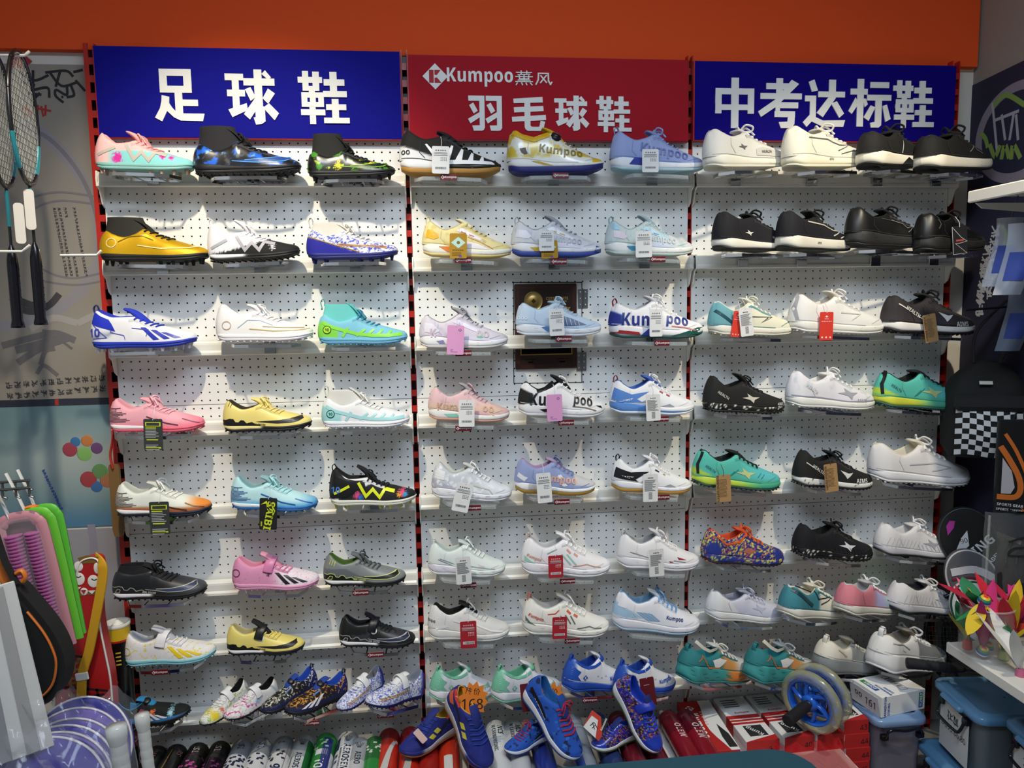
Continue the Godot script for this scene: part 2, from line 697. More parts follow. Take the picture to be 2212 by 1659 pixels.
	if s.get("lace", true):
		m = MB.new().tint(shade)
		for e in [1.0, -1.0]:
			var fp := PackedVector3Array()
			for i in 9:
				for k in 4:
					var q := t.p(tx - 0.045 + 0.034 * i, 0.58 + 0.055 * k)
					q += Vector3(0, 0.6, 0.8) * t.L * [0.0, 0.006, 0.006, 0.0][k]
					q.z *= e
					fp.append(q)
			m.grid(fp, 9, 4)
		part("lace_facing", m, M.cloth, root)
	if style == "court" or style == "run":
		m = MB.new().tint(shade)
		for e in [[0.78, s.mf + 0.03, 0.83, 0.13, 0.9, 0.15], [0.2, s.dip - 0.01, 0.19, 0.2, 0.24, s.mh + 0.02], [0.0, s.mh + 0.015, 0.2, s.mh + 0.01, 0.45, s.mf + 0.02, 0.7, s.mf + 0.012]]:
			for r in ribbon(P2(e), 0.006): patch(t, r, m, face, 0.004)
		part("seam", m, M.cloth, root)
		m = MB.new().tint(Color(s.ms[0] if s.ms is Array else s.ms).darkened(0.16))
		for k in 2:
			var l := []
			for i in 12:
				var x := 0.04 + 0.083 * i
				l.append_array([x, lerpf(t.g(t.yb, x) + t.oh, t.g(t.ym, x), 0.35 + 0.3 * k + 0.1 * sin(x * 16.0 + k * 2.0))])
			for r in ribbon(P2(l), 0.006): patch(t, r, m, face, 0.0)
		part("sole_groove", m, M.rubber, root)
	# laces
	if s.get("lace", true):
		m = MB.new().tint(s.get("la", s.get("to", s.li)))
		var lr := 0.0105 * t.L
		var cnt: int = s.get("ln", 5)
		for i in cnt:
			var x: float = tx + 0.005 + i * s.get("lp", 0.052)
			for sd in [1.0, -1.0]:
				var path := PackedVector3Array()
				for k in 7:
					var q := t.p(x + 0.04 * k / 6.0, 0.63 + 0.37 * k / 6.0)
					q.y += lr * 0.9
					q.z = (q.z + lr * 0.3) * sd
					path.append(q)
				m.tube(path, lr, 6, lr * 0.7)
		if s.get("bow", true):
			var o0 := Vector3(tx - 0.01, ty + 0.025, 0) * t.L
			for sd in [1.0, -1.0]:
				m.tube(sm(P3([o0.x, o0.y, o0.z, o0.x + 0.02 * t.L, o0.y + 0.045 * t.L, 0.05 * t.L * sd, o0.x + 0.06 * t.L, o0.y + 0.02 * t.L, 0.1 * t.L * sd, o0.x + 0.06 * t.L, o0.y - 0.02 * t.L, 0.07 * t.L * sd, o0.x, o0.y, 0])), lr * 0.9, 6)
				m.tube(sm(P3([o0.x, o0.y, o0.z, o0.x + 0.05 * t.L, o0.y + 0.02 * t.L, 0.03 * t.L * sd, o0.x + 0.11 * t.L, o0.y - 0.05 * t.L, 0.075 * t.L * sd])), lr * 0.9, 6)
			m.ball(o0, Vector3(1, 0.8, 1) * 0.018 * t.L, 8)
		part("laces", m, M.cloth, root)
	if s.has("pull"):
		m = MB.new().tint(s.pull)
		var h0: float = maxf(hc, sock)
		var q := Vector3(0.03 + t.sx(0.03, hc), h0, 0) * t.L
		m.tube(sm(P3([q.x - 0.012 * t.L, q.y - 0.06 * t.L, 0, q.x - 0.03 * t.L, q.y + 0.02 * t.L, 0, q.x - 0.005 * t.L, q.y + 0.055 * t.L, 0, q.x + 0.015 * t.L, q.y + 0.02 * t.L, 0, q.x + 0.012 * t.L, q.y - 0.02 * t.L, 0]), 4), 0.022 * t.L, 8, 0.006 * t.L, 1.0, Vector3(1, 0.3, 0))
		part("pull_tab", m, M.cloth, root)
	if s.has("strap"):
		m = MB.new().tint(s.strap)
		var sp := PackedVector3Array()
		for k in 9:
			var u := (k - 4) / 4.0
			var q := t.p(tx + 0.035 - 0.05 * absf(u), 1.0 - 0.6 * absf(u))
			q += Vector3(0, 0.045 * (1.0 - absf(u)) + 0.008, 0.012 * absf(u)) * t.L
			if k == 4: q.z = 0.0
			if u < 0: q.z = -q.z
			sp.append(q)
		m.tube(sm(sp, 3), 0.011 * t.L, 10, 0.058 * t.L, 1.0, Vector3.RIGHT)
		part("strap", m, M.plastic, root)
	if s.has("dial"):
		m = MB.new().tint(s.dial)
		var q := t.p(tx + 0.03, s.get("df", 0.93))
		q.z *= face
		var up := Basis(Vector3.RIGHT, 0.5 * face) * Basis(Vector3.BACK, -0.35)
		m.lathe(P2([0.0, 0.035, 0.03, 0.035, 0.048, 0.028, 0.052, 0.012, 0.052, 0.004, 0.06, 0.0, 0.06, -0.02], t.L), 20, Transform3D(up, q))
		part("lace_dial", m, M.plastic, root)
	for e in s.get("ov", []):
		m = MB.new()
		var mt: Material = M.plastic
		var nm: String = e[0]
		m.tint(e[1])
		if nm.begins_with("@"):
			# lettering: text, colour, name, x, y, height, slope, stretch
			var tr := Letters.tris(nm.substr(1), true)
			var rt := Transform2D(e[6] if e.size() > 6 else 0.0, Vector2(e[3], e[4]))
			var sc2 := Vector2(e[5] * (e[7] if e.size() > 7 else 1.0), e[5])
			for k in range(0, tr.size(), 3):
				var q := [rt * (tr[k] * sc2), rt * (tr[k + 1] * sc2), rt * (tr[k + 2] * sc2)]
				if face < 0:
					for i in 3: q[i].x = 2.0 * e[3] - q[i].x
				split(t, q[0], q[1], q[2], m, face, 0, 0.008)
			nm = e[2]
		elif nm.begins_with("~"):
			for r in ribbon(P2(e.slice(3)), e[2]): patch(t, r, m, face, 0.0055)
			nm = nm.substr(1)
		else:
			patch(t, P2(e.slice(2)), m, face, 0.0045)
		part(nm, m, mt, root)
	return root

# ---------------------------------------------------------------- fittings
func glyph(def: Array, a: Vector3, d: Vector3, thick: float, col, parent: Node3D, called := "character", label := "") -> void:
	# strokes in a 0..100 square with y down, stretched over the rectangle a (top left) to d (bottom right)
	var m := MB.new().tint(col)
	var lift := 0.0
	for q in def:
		var pl: Array = q
		if q.size() == 4: pl = [q[0], q[1], q[2], q[1], q[2], q[3], q[0], q[3]]
		var r := PackedVector2Array()
		for k in range(0, pl.size(), 2):
			r.append(Vector2(lerpf(a.x, d.x, pl[k] / 100.0), lerpf(a.y, d.y, pl[k + 1] / 100.0)))
		m.prism(r, a.z - thick, a.z + lift)
		lift += 0.0001
	part(called, m, M.paper, parent, label)

static func strokes(lines: Array, w: float) -> Array:
	# thick lines for small characters: each a flat list x, y, x, y
	var r := []
	for l in lines:
		for k in range(0, l.size() - 2, 2):
			var a := Vector2(l[k], l[k + 1])
			var b := Vector2(l[k + 2], l[k + 3])
			var d := (b - a).normalized() * w / 2.0
			var s := Vector2(-d.y, d.x)
			r.append([a.x - d.x - s.x, a.y - d.y - s.y, b.x + d.x - s.x, b.y + d.y - s.y, b.x + d.x + s.x, b.y + d.y + s.y, a.x - d.x + s.x, a.y - d.y + s.y])
	return r

var G := {
	"foot": [[13, 0, 77, 13], [13, 0, 28, 45], [61, 0, 77, 45], [13, 32, 77, 45], [42, 45, 57, 85], [57, 58, 88, 70], [16, 50, 31, 53, 30, 65, 25, 80, 14, 100, 0, 93, 11, 75, 15, 61], [30, 65, 36, 74, 44, 82, 58, 84.5, 100, 84.5, 96, 99, 51, 98, 38, 92, 25, 80]],
	"ball": [[0, 8, 35, 20], [3, 37, 37, 49], [13, 20, 26, 70], [4, 73, 39, 61, 41, 73.5, 11, 87], [35, 16, 94, 29], [55, 0, 70, 90], [51, 87, 60, 86, 70, 66, 73.5, 69, 73.5, 94, 66, 99, 55, 100], [77, 1, 88, 14, 82, 18, 70, 8], [37, 36, 48, 32, 57, 50, 47, 57], [57, 50, 68, 58, 44, 91, 33, 81], [81, 34, 94, 43, 80, 62, 70, 52], [70, 69, 82, 61, 100, 79, 91, 92]],
	"shoe": [[0, 11, 48, 22], [9, 0, 21, 37], [29, 1, 42, 37], [9, 28, 42, 37], [21, 28, 33, 41], [21, 66, 33, 100], [6, 40, 50, 50], [6, 58, 50, 67.5], [6, 40, 17.5, 67.5], [39, 40, 50, 67.5], [22.5, 40, 34, 67.5], [4, 72, 52, 83], [51, 15, 92, 27], [63, 1, 77, 40], [49, 37, 96, 48.5], [65.5, 52, 79, 90], [54, 62, 94, 73], [49, 87.5, 100, 98]],
	"feather": [[2, 0.5, 49, 15], [34, 0.5, 49, 92], [12, 85, 44, 84, 49, 88, 46, 97, 40, 99.5, 16, 99.5], [4, 27, 16, 20, 29, 43, 17, 51], [0, 66, 34, 47, 34, 62, 7, 79], [53, 0.5, 100, 15], [85, 0.5, 100, 92], [63, 85, 95, 84, 100, 88, 97, 97, 91, 99.5, 67, 99.5], [55, 27, 67, 20, 80, 43, 68, 51], [51, 66, 85, 47, 85, 62, 58, 79]],
	"hair": [[5, 7, 90, 1, 91, 17, 6, 20], [6, 32, 92, 27, 93, 42, 7, 47], [0, 60, 99, 53, 100, 68, 1, 74], [37, 9, 54, 90], [37, 85, 54, 85, 58, 88, 80, 88, 84, 70, 97, 73, 92, 95, 84, 100, 46, 100, 39, 95]],
	"middle": [[0, 21, 100, 33], [0, 53, 100, 64], [0, 21, 16, 71], [84, 21, 100, 71], [41, 0, 60, 100]],
	"exam": [[18, 10, 70, 22], [41, 0, 56, 33], [5, 30, 100, 42], [76, 3, 93, 11, 43, 56, 7, 78, 0, 67, 40, 42], [46, 48, 92, 60], [40, 50, 50, 78], [38, 66, 85, 78], [70, 70, 85, 68, 84, 92, 78, 100, 53, 100, 48, 88, 68, 87]],
	"reach": [[12, 5, 25, 0, 34, 23, 20, 26], [4, 34, 30, 46], [16, 40, 30, 79], [16, 74, 30, 79, 9, 100, 0, 90], [30, 79, 47, 86, 100, 85, 96, 99, 47, 99, 20, 88], [35, 25, 98, 37], [60, 0, 76, 40], [60, 36, 76, 39, 47, 79, 32, 70], [66, 50, 79, 45, 97, 71, 86, 80]],
	"mark": [[4, 20, 44, 32], [20, 0, 35, 98], [16, 38, 24, 50, 8, 72, 0, 66], [33, 40, 40, 40, 45, 52, 38, 58], [50, 6, 94, 18], [43, 32, 100, 44], [63, 42, 78, 94], [52, 90, 63, 88, 78, 84, 78, 95, 72, 100, 54, 100], [52, 54, 63, 58, 48, 86, 36, 79], [80, 55, 90, 52, 100, 82, 88, 88]],
}

func peg_panel(x0: float, y1: float, bay: int, row: int) -> Node3D:
	# a punched sheet, 16 rows of 35 holes, with real holes
	var m := MB.new().tint("f1f1ef")
	var pit := 0.025
	var w := 0.884
	var rh := 16 * pit
	var xs := [0.0]
	for i in 34: xs.append(0.0295 + i * pit - (0.004 if bay == 1 and i >= 7 else 0.0))
	xs.append(w)
	var zf := 0.0
	var oct := []
	for k in 8: oct.append(Vector2(cos(TAU * (k + 0.5) / 8), sin(TAU * (k + 0.5) / 8)) * 0.0029)
	for i in 35:
		for r in 16:
			var x_a: float = xs[i]
			var x_b: float = xs[i + 1]
			var hx: float = 0.017 + i * pit - (0.004 if bay == 1 and i > 7 else 0.0)
			var ya := r * pit + (0.0008 if r == 0 else 0.0)
			var yb := (r + 1) * pit - (0.0008 if r == 15 else 0.0)
			var hy := (r + 0.5) * pit
			var k0 := m.v.size()
			var cor := [Vector2(x_b, yb), Vector2(x_a, yb), Vector2(x_a, ya), Vector2(x_b, ya)]
			for q in cor: m.v.append(Vector3(q.x, q.y, zf))
			for q in oct: m.v.append(Vector3(hx + q.x, hy + q.y, zf))
			for q in oct: m.v.append(Vector3(hx + q.x, hy + q.y, zf - 0.006))
			for k in 12: m.n.append(Vector3.BACK)
			for q in oct: m.n.append(Vector3(-q.x, -q.y, 0).normalized())
			for k in 20: m.c.append(m.col)
			for k in 4:
				var o1 := k0 + 4 + k * 2
				var o2 := k0 + 4 + (k * 2 + 1) % 8
				var o3 := k0 + 4 + (k * 2 + 2) % 8
				m.ix.append_array([k0 + k, o1, o2, k0 + k, o2, o3, k0 + k, o3, k0 + (k + 1) % 4])
			for k in 8: m.c[k0 + 12 + k] = Color(0.02, 0.02, 0.02)  # hole walls coloured near black for the shade inside them
			for k in 8:
				var a := k0 + 4 + k
				var b := k0 + 4 + (k + 1) % 8
				m.ix.append_array([a, b + 8, b, a, a + 8, b + 8])
	# near-black sheet painted for the unlit inside seen through the holes
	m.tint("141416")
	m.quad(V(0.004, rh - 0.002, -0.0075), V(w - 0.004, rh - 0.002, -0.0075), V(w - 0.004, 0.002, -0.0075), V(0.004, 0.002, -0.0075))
	m.tint("f1f1ef")
	# folded edges
	m.quad(V(0, rh, 0), V(w, rh, 0), V(w, rh, -0.012), V(0, rh, -0.012))
	m.quad(V(0, 0.0008, -0.012), V(w, 0.0008, -0.012), V(w, 0.0008, 0), V(0, 0.0008, 0))
	m.quad(V(0, rh, -0.012), V(0, 0, -0.012), V(0, 0, 0), V(0, rh, 0))
	m.quad(V(w, 0, -0.012), V(w, rh, -0.012), V(w, rh, 0), V(w, 0, 0))
	var nth: String = ["topmost", "second from top", "third from top", "fourth from top", "lowest"][row]
	var of: String = ["football shoe bay under the first blue sign", "badminton shoe bay under the red sign", "exam shoe bay under the long-worded blue sign"][bay]
	return single("pegboard_panel", m, M.enamel, "%s white pegboard panel of the %s" % [nth, of], "pegboard", "white pegboard panels", V(x0, y1 - rh, 0))

func upright(x: float, w: float, open_left: float, lab: String) -> void:
	# slotted steel post: a face with slots through it and a channel behind, its shade painted near black
	var t := thing("slotted_upright", lab, "upright", V(x, 0, 0), Basis(), "slotted shelf uprights")
	var m := MB.new().tint("b32418")
	var h := 2.33
	var sx0 := -w / 2 + open_left
	if open_left > 0.001: m.box(V(-w / 2 + open_left / 2, h / 2, -0.004), V(open_left, h, 0.003))
	var k := 0
	var y := 0.02
	while y < h - 0.04:
		m.box(V((sx0 + w / 2) / 2, y + 0.01, -0.004), V(w / 2 - sx0, 0.02, 0.003))
		y += 0.05
	m.box(V(-w / 2 - 0.0015, h / 2, -0.03), V(0.003, h, 0.05))
	m.box(V(w / 2 + 0.0015, h / 2, -0.03), V(0.003, h, 0.05))
	part("slotted_face", m, M.enamel, t)
	m = MB.new().tint("100c0c")
	m.box(V(0, h / 2, -0.035), V(w, h, 0.003))
	part("channel", m, M.plastic, t)

func rail(x0: float, y: float, bay: int, row: int) -> void:
	var nth: String = ["topmost", "second", "third", "fourth", "fifth", "sixth", "seventh", "lowest"][row]
	var of: String = ["football shoe bay", "badminton shoe bay", "exam shoe bay"][bay]
	var t := thing("shelf_rail", "%s white rail from the top across the %s" % [nth, of] if row > 0 and row < 7 else "%s white rail across the %s" % [nth, of], "rail", V(x0, y, 0), Basis(), "white shelf rails")
	var m := MB.new().tint("f3f1ea")
	var tf := Transform3D(Basis(V(0, 0, 1), V(0, 1, 0), V(-1, 0, 0)), Vector3.ZERO)
	m.prism(P2([0.012, 0.017, 0.012, 0.021, 0.036, 0.021, 0.04, 0.018, 0.041, 0.012, 0.041, -0.006, 0.046, -0.012, 0.046, -0.019, 0.04, -0.022, 0.034, -0.02, 0.034, 0.015]), -0.886, 0.002, tf)
	part("bar", m, M.enamel, t)
	for e in [-0.002, 0.884]:
		m = MB.new().tint("f3f1ea")
		m.prism(P2([0.001, 0.022, 0.044, 0.024, 0.048, 0.0, 0.047, -0.02, 0.03, -0.03, 0.016, -0.068, 0.001, -0.078]), -e - 0.004, -e, tf)
		part("end_bracket", m, M.enamel, t)

func flatbar(pts: PackedVector2Array, y: float, hgt: float, th: float, m: MB, closed := true) -> void:
	# an upright strip bent round a plan outline
	var k := pts.size()
	for i in (k if closed else k - 1):
		var a := pts[i]
		var b := pts[(i + 1) % k]
		var d := (b - a).normalized()
		var s := Vector2(-d.y, d.x) * th / 2.0
		m.box(V((a.x + b.x) / 2, y, (a.y + b.y) / 2), V(a.distance_to(b) + th, hgt, th), Basis(V(d.x, 0, d.y), Vector3.UP, V(-d.y, 0, d.x)))

func stand(from: Vector3, to: Vector3, who: String, clear: bool, rail_y: float) -> void:
	var mid := (from + to) / 2.0
	var d := to - from
	var l := d.length() * 0.36
	var bs := aim(d)
	var t := thing("shoe_rack", ("clear acrylic shoe rack under the " if clear else "chrome shoe rack under the ") + who, "shoe rack", mid + bs * V(0, -0.0125, 0), bs, "shoe racks on the rails")
	var m := MB.new().tint("e8e8ea")
	var w := 0.042
	var pts := P2([-l, 0, -l * 0.8, w, -l * 0.4, w * 1.15, l * 0.4, w * 1.15, l * 0.8, w, l, 0, l * 0.8, -w, -l * 0.8, -w])
	if clear:
		m.tint("dfe6e8")
		m.prism(pts, -0.003, 0.003, Transform3D(Basis(V(1, 0, 0), V(0, 0, 1), V(0, -1, 0)), Vector3.ZERO))
		flatbar(pts, -0.003, 0.01, 0.003, m)
		part("tray", m, M.clear, t)
	else:
		flatbar(pts, -0.002, 0.009, 0.002, m)
		for x in [-l * 0.35, l * 0.35]: m.box(V(x, -0.002, 0), V(0.004, 0.003, w * 2))
		part("loop", m, M.chrome, t)
	m = MB.new().tint("b9bbbf" if not clear else "9aa0a4")
	var loc := bs.inverse() * (V(mid.x, rail_y, 0.05) - t.position)
	var dz := bs.inverse() * Vector3.BACK
	var clip := Basis(bs.inverse())
	var gap := maxf(mid.z - w - 0.05, 0.0)
	m.box(loc + clip * V(0, -0.002, 0.001), V(0.034, 0.034, 0.003), clip, 0.001)
	m.box(loc + clip * V(0, 0.0155, -0.018), V(0.034, 0.002, 0.04), clip)
	var a := loc + clip * V(0, 0.013, 0)
	var b := V(0, -0.004, -w)
	m.tube(PackedVector3Array([a, b]), 0.004, 6)
	part("clip", m, M.chrome, t)

func plate(at: Vector3, who: String, tilt := 0.0) -> void:
	# small maroon name plate
	var t := thing("name_plate", "small maroon name plate with white lettering below the " + who, "name plate", at, Basis(Vector3.BACK, tilt), "maroon name plates on the racks")
	part("board", MB.new().tint("6b1020").box(Vector3.ZERO, V(0.048, 0.017, 0.002), Basis(), 0.0008), M.plastic, t)
	var m := MB.new().tint("e9dfe0")
	m.text("Kumpoo", 0.0062, Transform3D(Basis(), V(0.006, -0.0005, 0.0014)))
	part("lettering", m, M.paper, t)
	part("emblem", diamond(V(-0.0165, 0, 0.0014), 0.0055, "e9dfe0", "6b1020"), M.paper, t)

func diamond(at: Vector3, r: float, fg, bg) -> MB:
	# a diamond with a square letter k cut into it
	var m := MB.new().tint(fg)
	m.prism(P2([0, r, r, 0, 0, -r, -r, 0]), 0, 0.0004, Transform3D(Basis(), at))
	m.tint(bg)
	var f := Transform3D(Basis(), at + V(0, 0, 0.0008))
	m.prism(P2([-0.48 * r, 0.5 * r, -0.12 * r, 0.5 * r, -0.12 * r, -0.5 * r, -0.48 * r, -0.5 * r]), 0, 0, f)
	m.prism(P2([-0.05 * r, 0.5 * r, 0.45 * r, 0.5 * r, 0.1 * r, 0.06 * r, -0.05 * r, 0.12 * r]), 0, 0, f)
	m.prism(P2([-0.05 * r, -0.12 * r, 0.12 * r, -0.06 * r, 0.5 * r, -0.5 * r, -0.05 * r, -0.5 * r]), 0, 0, f)
	m.tint(fg)
	m.prism(P2([-0.1 * r, 0.1 * r, 0.1 * r, 0.1 * r, 0.1 * r, -0.1 * r, -0.1 * r, -0.1 * r]), 0, 0, Transform3D(Basis(), at + V(0, 0, 0.0011)))
	return m

func card(w: float, h: float, r: float, m: MB, z := 0.0, off := Vector2.ZERO) -> void:
	var pts := PackedVector2Array()
	for q in [[1, 1, 0], [-1, 1, 1], [-1, -1, 2], [1, -1, 3]]:
		for k in 4:
			var a: float = PI / 2 * (q[2] + k / 3.0)
			pts.append(off + Vector2(q[0] * (w / 2 - r), q[1] * (h / 2 - r)) + Vector2(cos(a), sin(a)) * r)
	m.prism(pts, z - 0.0006, z + 0.0006)

func tag_card(top: Vector3, bot: Vector3, w: float, kind: String, label: String) -> void:
	# a hang tag between two points down its middle
	var h := top.distance_to(bot)
	var up := (top - bot).normalized()
	var bs := Basis(up.cross(Vector3.BACK).normalized(), up, Vector3.ZERO)
	bs.z = bs.x.cross(bs.y)
	var fc := {"white": "ecebea", "long": "e9e8e6", "red": "b01f2c", "maroon": "6a1220", "pink": "e3a0cf", "gold": "b58a1e", "kraft": "b0895a", "dark": "33353a", "neon": "17181a", "scarlet": "e03a2a", "black": "141416"}
	var t := thing("hang_tag", label, "tag", (top + bot) / 2, bs, "hang tags on the shoes")
	var m := MB.new().tint(fc[kind])
	card(w, h, 0.004, m)
	part("card", m, M.paper, t)
	var ink := MB.new().tint("26262a")
	var r := RandomNumberGenerator.new()
	r.seed = hash(label)
	var z := 0.0009
	var F := Transform3D(Basis(), Vector3.ZERO)
	var ln := func(x: float, y: float, lw: float, lh: float): ink.box(V(x, y, z), V(lw, lh, 0.0003))
	match kind:
		"white", "red":
			if kind == "red": ink.tint("f3e4e4")
			for k in 5:
				var x := (k - 2) * w * 0.13
				ln.call(x, h * 0.36, w * 0.085, h * 0.012)
				ln.call(x, h * 0.335, w * 0.085, h * 0.01)
				ln.call(x + (k % 3 - 1) * w * 0.02, h * 0.35, w * 0.016, h * 0.05)
			for k in 3: ln.call(0, h * (0.27 - 0.028 * k), w * (0.72 if k != 1 else 0.82), h * 0.008)
			ink.tint("8b8b8f")
			ln.call(0, h * 0.165, w * 0.8, h * 0.03)
			ink.tint("f3e4e4" if kind == "red" else "26262a")
			for i in 3:
				for k in 4: ln.call(w * (0.02 + 0.1 * k), h * (0.08 - 0.05 * i), w * 0.06, h * 0.018)
			if kind == "red":
				ink.tint("ecebea")
				ink.box(V(0, -h * 0.3, z * 0.8), V(w * 0.7, h * 0.1, 0.0003))
				ink.tint("26262a")
			for k in 22: ln.call((k - 10.5) * w * 0.029, -h * 0.3, w * (0.008 + 0.012 * r.randf()), h * 0.08)
		"long":
			for k in 4: ln.call((k - 1.5) * w * 0.1, h * 0.36, w * 0.07, h * 0.03)
			for i in 22:
				if i == 13: continue
				var wd := w * (0.5 + 0.3 * r.randf()) if i < 13 else w * 0.25
				ln.call(-w * 0.4 + wd / 2 if i < 13 else 0.0, h * (0.28 - 0.032 * i), wd, h * 0.012)
		"dark":
			ink.tint("c9d62f")
			ink.prism(P2([-w * 0.4, h * 0.4, w * 0.4, h * 0.4, w * 0.4, h * 0.26, -w * 0.4, h * 0.26]), 0, z, F)
			ink.tint("33353a")
			ink.box(V(0, h * 0.33, z * 1.1), V(w * 0.68, h * 0.09, 0.0003))
			ink.tint("c9d62f")
			for k in 9: ln.call((k - 4) * w * 0.07, h * 0.33, w * 0.045, h * 0.05)
			ln.call(-w * 0.12, h * 0.21, w * 0.55, h * 0.035)
			ln.call(-w * 0.05, -h * 0.17, w * 0.6, h * 0.035)
			ln.call(0, -h * 0.43, w * 0.8, h * 0.045)
			ink.tint("b9babd")
			for i in 10:
				var wd := w * (0.5 + 0.3 * r.randf())
				ln.call(-w * 0.4 + wd / 2, h * ((0.15 - 0.05 * i) if i < 6 else (-0.04 - 0.05 * i)), wd, h * 0.018)
		"neon":
			ink.tint("cfe02a")
			ink.text("SAIBI", w * 0.42, Transform3D(Basis(Vector3.BACK, -PI / 2 - 0.16).scaled_local(V(1.15, 1.0, 1)), V(w * 0.06, -h * 0.06, z)))
			ink.prism(P2([-w * 0.42, h * 0.3, -w * 0.1, h * 0.42, w * 0.1, h * 0.1, -w * 0.05, h * 0.12, -w * 0.12, h * 0.33]), 0, z, F)
			ink.prism(P2([w * 0.1, h * 0.4, w * 0.4, h * 0.1, w * 0.15, -h * 0.2, w * 0.28, h * 0.1]), 0, z, F)
			for k in 7: ln.call(-w * 0.38, -h * 0.25 - k * h * 0.022, w * 0.08, h * 0.014)
		"pink":
			ink.tint("4b3a6e")
			ink.prism(P2([w * 0.25, h * 0.4, w * 0.36, h * 0.345, w * 0.25, h * 0.29, w * 0.14, h * 0.345]), 0, z, F)
			ink.tint("e3a0cf")
			ink.box(V(w * 0.25, h * 0.345, z * 1.1), V(w * 0.1, h * 0.05, 0.0003))
			ink.tint("6b5aa8")
			for k in 3: ink.text(["TAKE", "THE", "CHALLENGE"][k], h * 0.028, Transform3D(Basis(), V([-w * 0.2, -w * 0.24, -w * 0.06][k], h * (-0.33 - 0.04 * k), z)))
		"gold":
			ink.tint("bfe6dc")
			ink.prism(P2([0, h * 0.36, w * 0.42, h * 0.13, 0, -h * 0.1, -w * 0.42, h * 0.13]), 0, z, F)
			ink.tint("8a6a18")
			ink.ball(V(0, h * 0.13, z), V(w * 0.1, w * 0.1, 0.0006), 10)
			ink.tint("3a2a08")
			for k in 6: ln.call((-0.3 + 0.11 * k) * w, -h * 0.17, w * 0.07, h * 0.03)
			for i in 5: ln.call(-w * 0.1, h * (-0.26 - 0.035 * i), w * 0.55, h * 0.008)
			ink.tint("7a4fc0")
			ln.call(w * 0.12, -h * 0.42, w * 0.18, h * 0.08)
		"kraft":
			ink.tint("5a4326")
			for i in 15:
				var wd := w * (0.35 + 0.3 * r.randf())
				ln.call(-w * 0.05, h * (0.33 - 0.045 * i), wd, h * 0.012)
			ink.tint("2a2018")
			ink.text("RUNNING EXPERTS", w * 0.14, Transform3D(Basis(Vector3.BACK, -PI / 2), V(-w * 0.38, 0, z)), true)
		"scarlet":
			ink.tint("f5e3df")
			ink.prism(P2([-w * 0.22, h * 0.3, 0, h * 0.38, w * 0.22, h * 0.3, w * 0.1, h * 0.34, 0, h * 0.3, -w * 0.1, h * 0.34]), 0, z, F)
			ink.text("HEALTH", h * 0.03, Transform3D(Basis(), V(0, h * 0.26, z)))
			for k in 6: ln.call((k - 2.5) * w * 0.13, h * 0.17, w * 0.09, h * 0.02)
			for k in 3: ink.ball(V((k - 1) * w * 0.3, -h * 0.4, z), V(w * 0.07, w * 0.07, 0.0004), 8)
		"maroon":
			ink.tint("c9a0a6")
			ln.call(-w * 0.05, h * 0.25, w * 0.4, h * 0.02)
			ln.call(0, -h * 0.2, w * 0.15, h * 0.02)
		"black":
			ink.tint("c8c8c8")
			for r2 in ribbon(P2([-w * 0.48, h * 0.48, w * 0.1, h * 0.1, w * 0.48, -h * 0.05, 0, -h * 0.1, -w * 0.3, -h * 0.1, w * 0.45, -h * 0.46, -w * 0.45, -h * 0.48, -w * 0.48, h * 0.48]), 0.0012): ink.prism(r2, 0, z, F)
			ink.tint("b04038")
			ln.call(0, 0, w * 0.5, h * 0.06)
	part("print", ink, M.paper, t)
	# the cord
	var cd := MB.new().tint("d8d8d8" if kind != "kraft" else "3a3026")
	cd.tube(sm(PackedVector3Array([V(0, h * 0.46, 0.0015), V(0.003, h * 0.5 + 0.012, -0.004), V(0.0, h * 0.5 + 0.03, -0.016)]), 4), 0.0009, 5)
	part("cord", cd, M.cloth, t)

# ---------------------------------------------------------------- the scene
const RAILS := [1.936, 1.680, 1.437, 1.193, 0.931, 0.686, 0.492, 0.268]
const BAY := [0.0, 0.902, 1.800]

func _ready() -> void:
	seed(7)
	nz.seed = 11
	nz.frequency = 1.0
	nz.noise_type = FastNoiseLite.TYPE_SIMPLEX_SMOOTH
	var cam := Camera3D.new()
	cam.name = "camera"
	cam.fov = 54.8078
	cam.near = 0.05
	cam.far = 30.0
	cam.transform = Transform3D(Basis.from_euler(V(-0.1060, -0.1065, -0.0163), EULER_ORDER_YXZ), V(0.9622, 1.5528, 2.3602))
	add_child(cam)
	cam.current = true
	var env := Environment.new()
	env.background_mode = Environment.BG_COLOR
	env.background_color = Color(0.02, 0.02, 0.022)
	env.tonemap_mode = Environment.TONE_MAPPER_LINEAR
	env.tonemap_exposure = 1.0
	env.sdfgi_enabled = true
	env.ssao_enabled = true
	env.ssil_enabled = true
	var we := WorldEnvironment.new()
	we.name = "world_environment"
	we.environment = env
	add_child(we)
	lamps()
	materials()
	shell()
	signs()
	bays()
	build_football_shoes()
	build_badminton_shoes()
	build_exam_shoes()
	build_tags()
	build_posters()
	build_racket_corner()
	build_left_stock()
	build_deck()
	build_boxes()
	build_bins()
	build_side_stock()
	build_front_shoes()
	build_plaque()
	
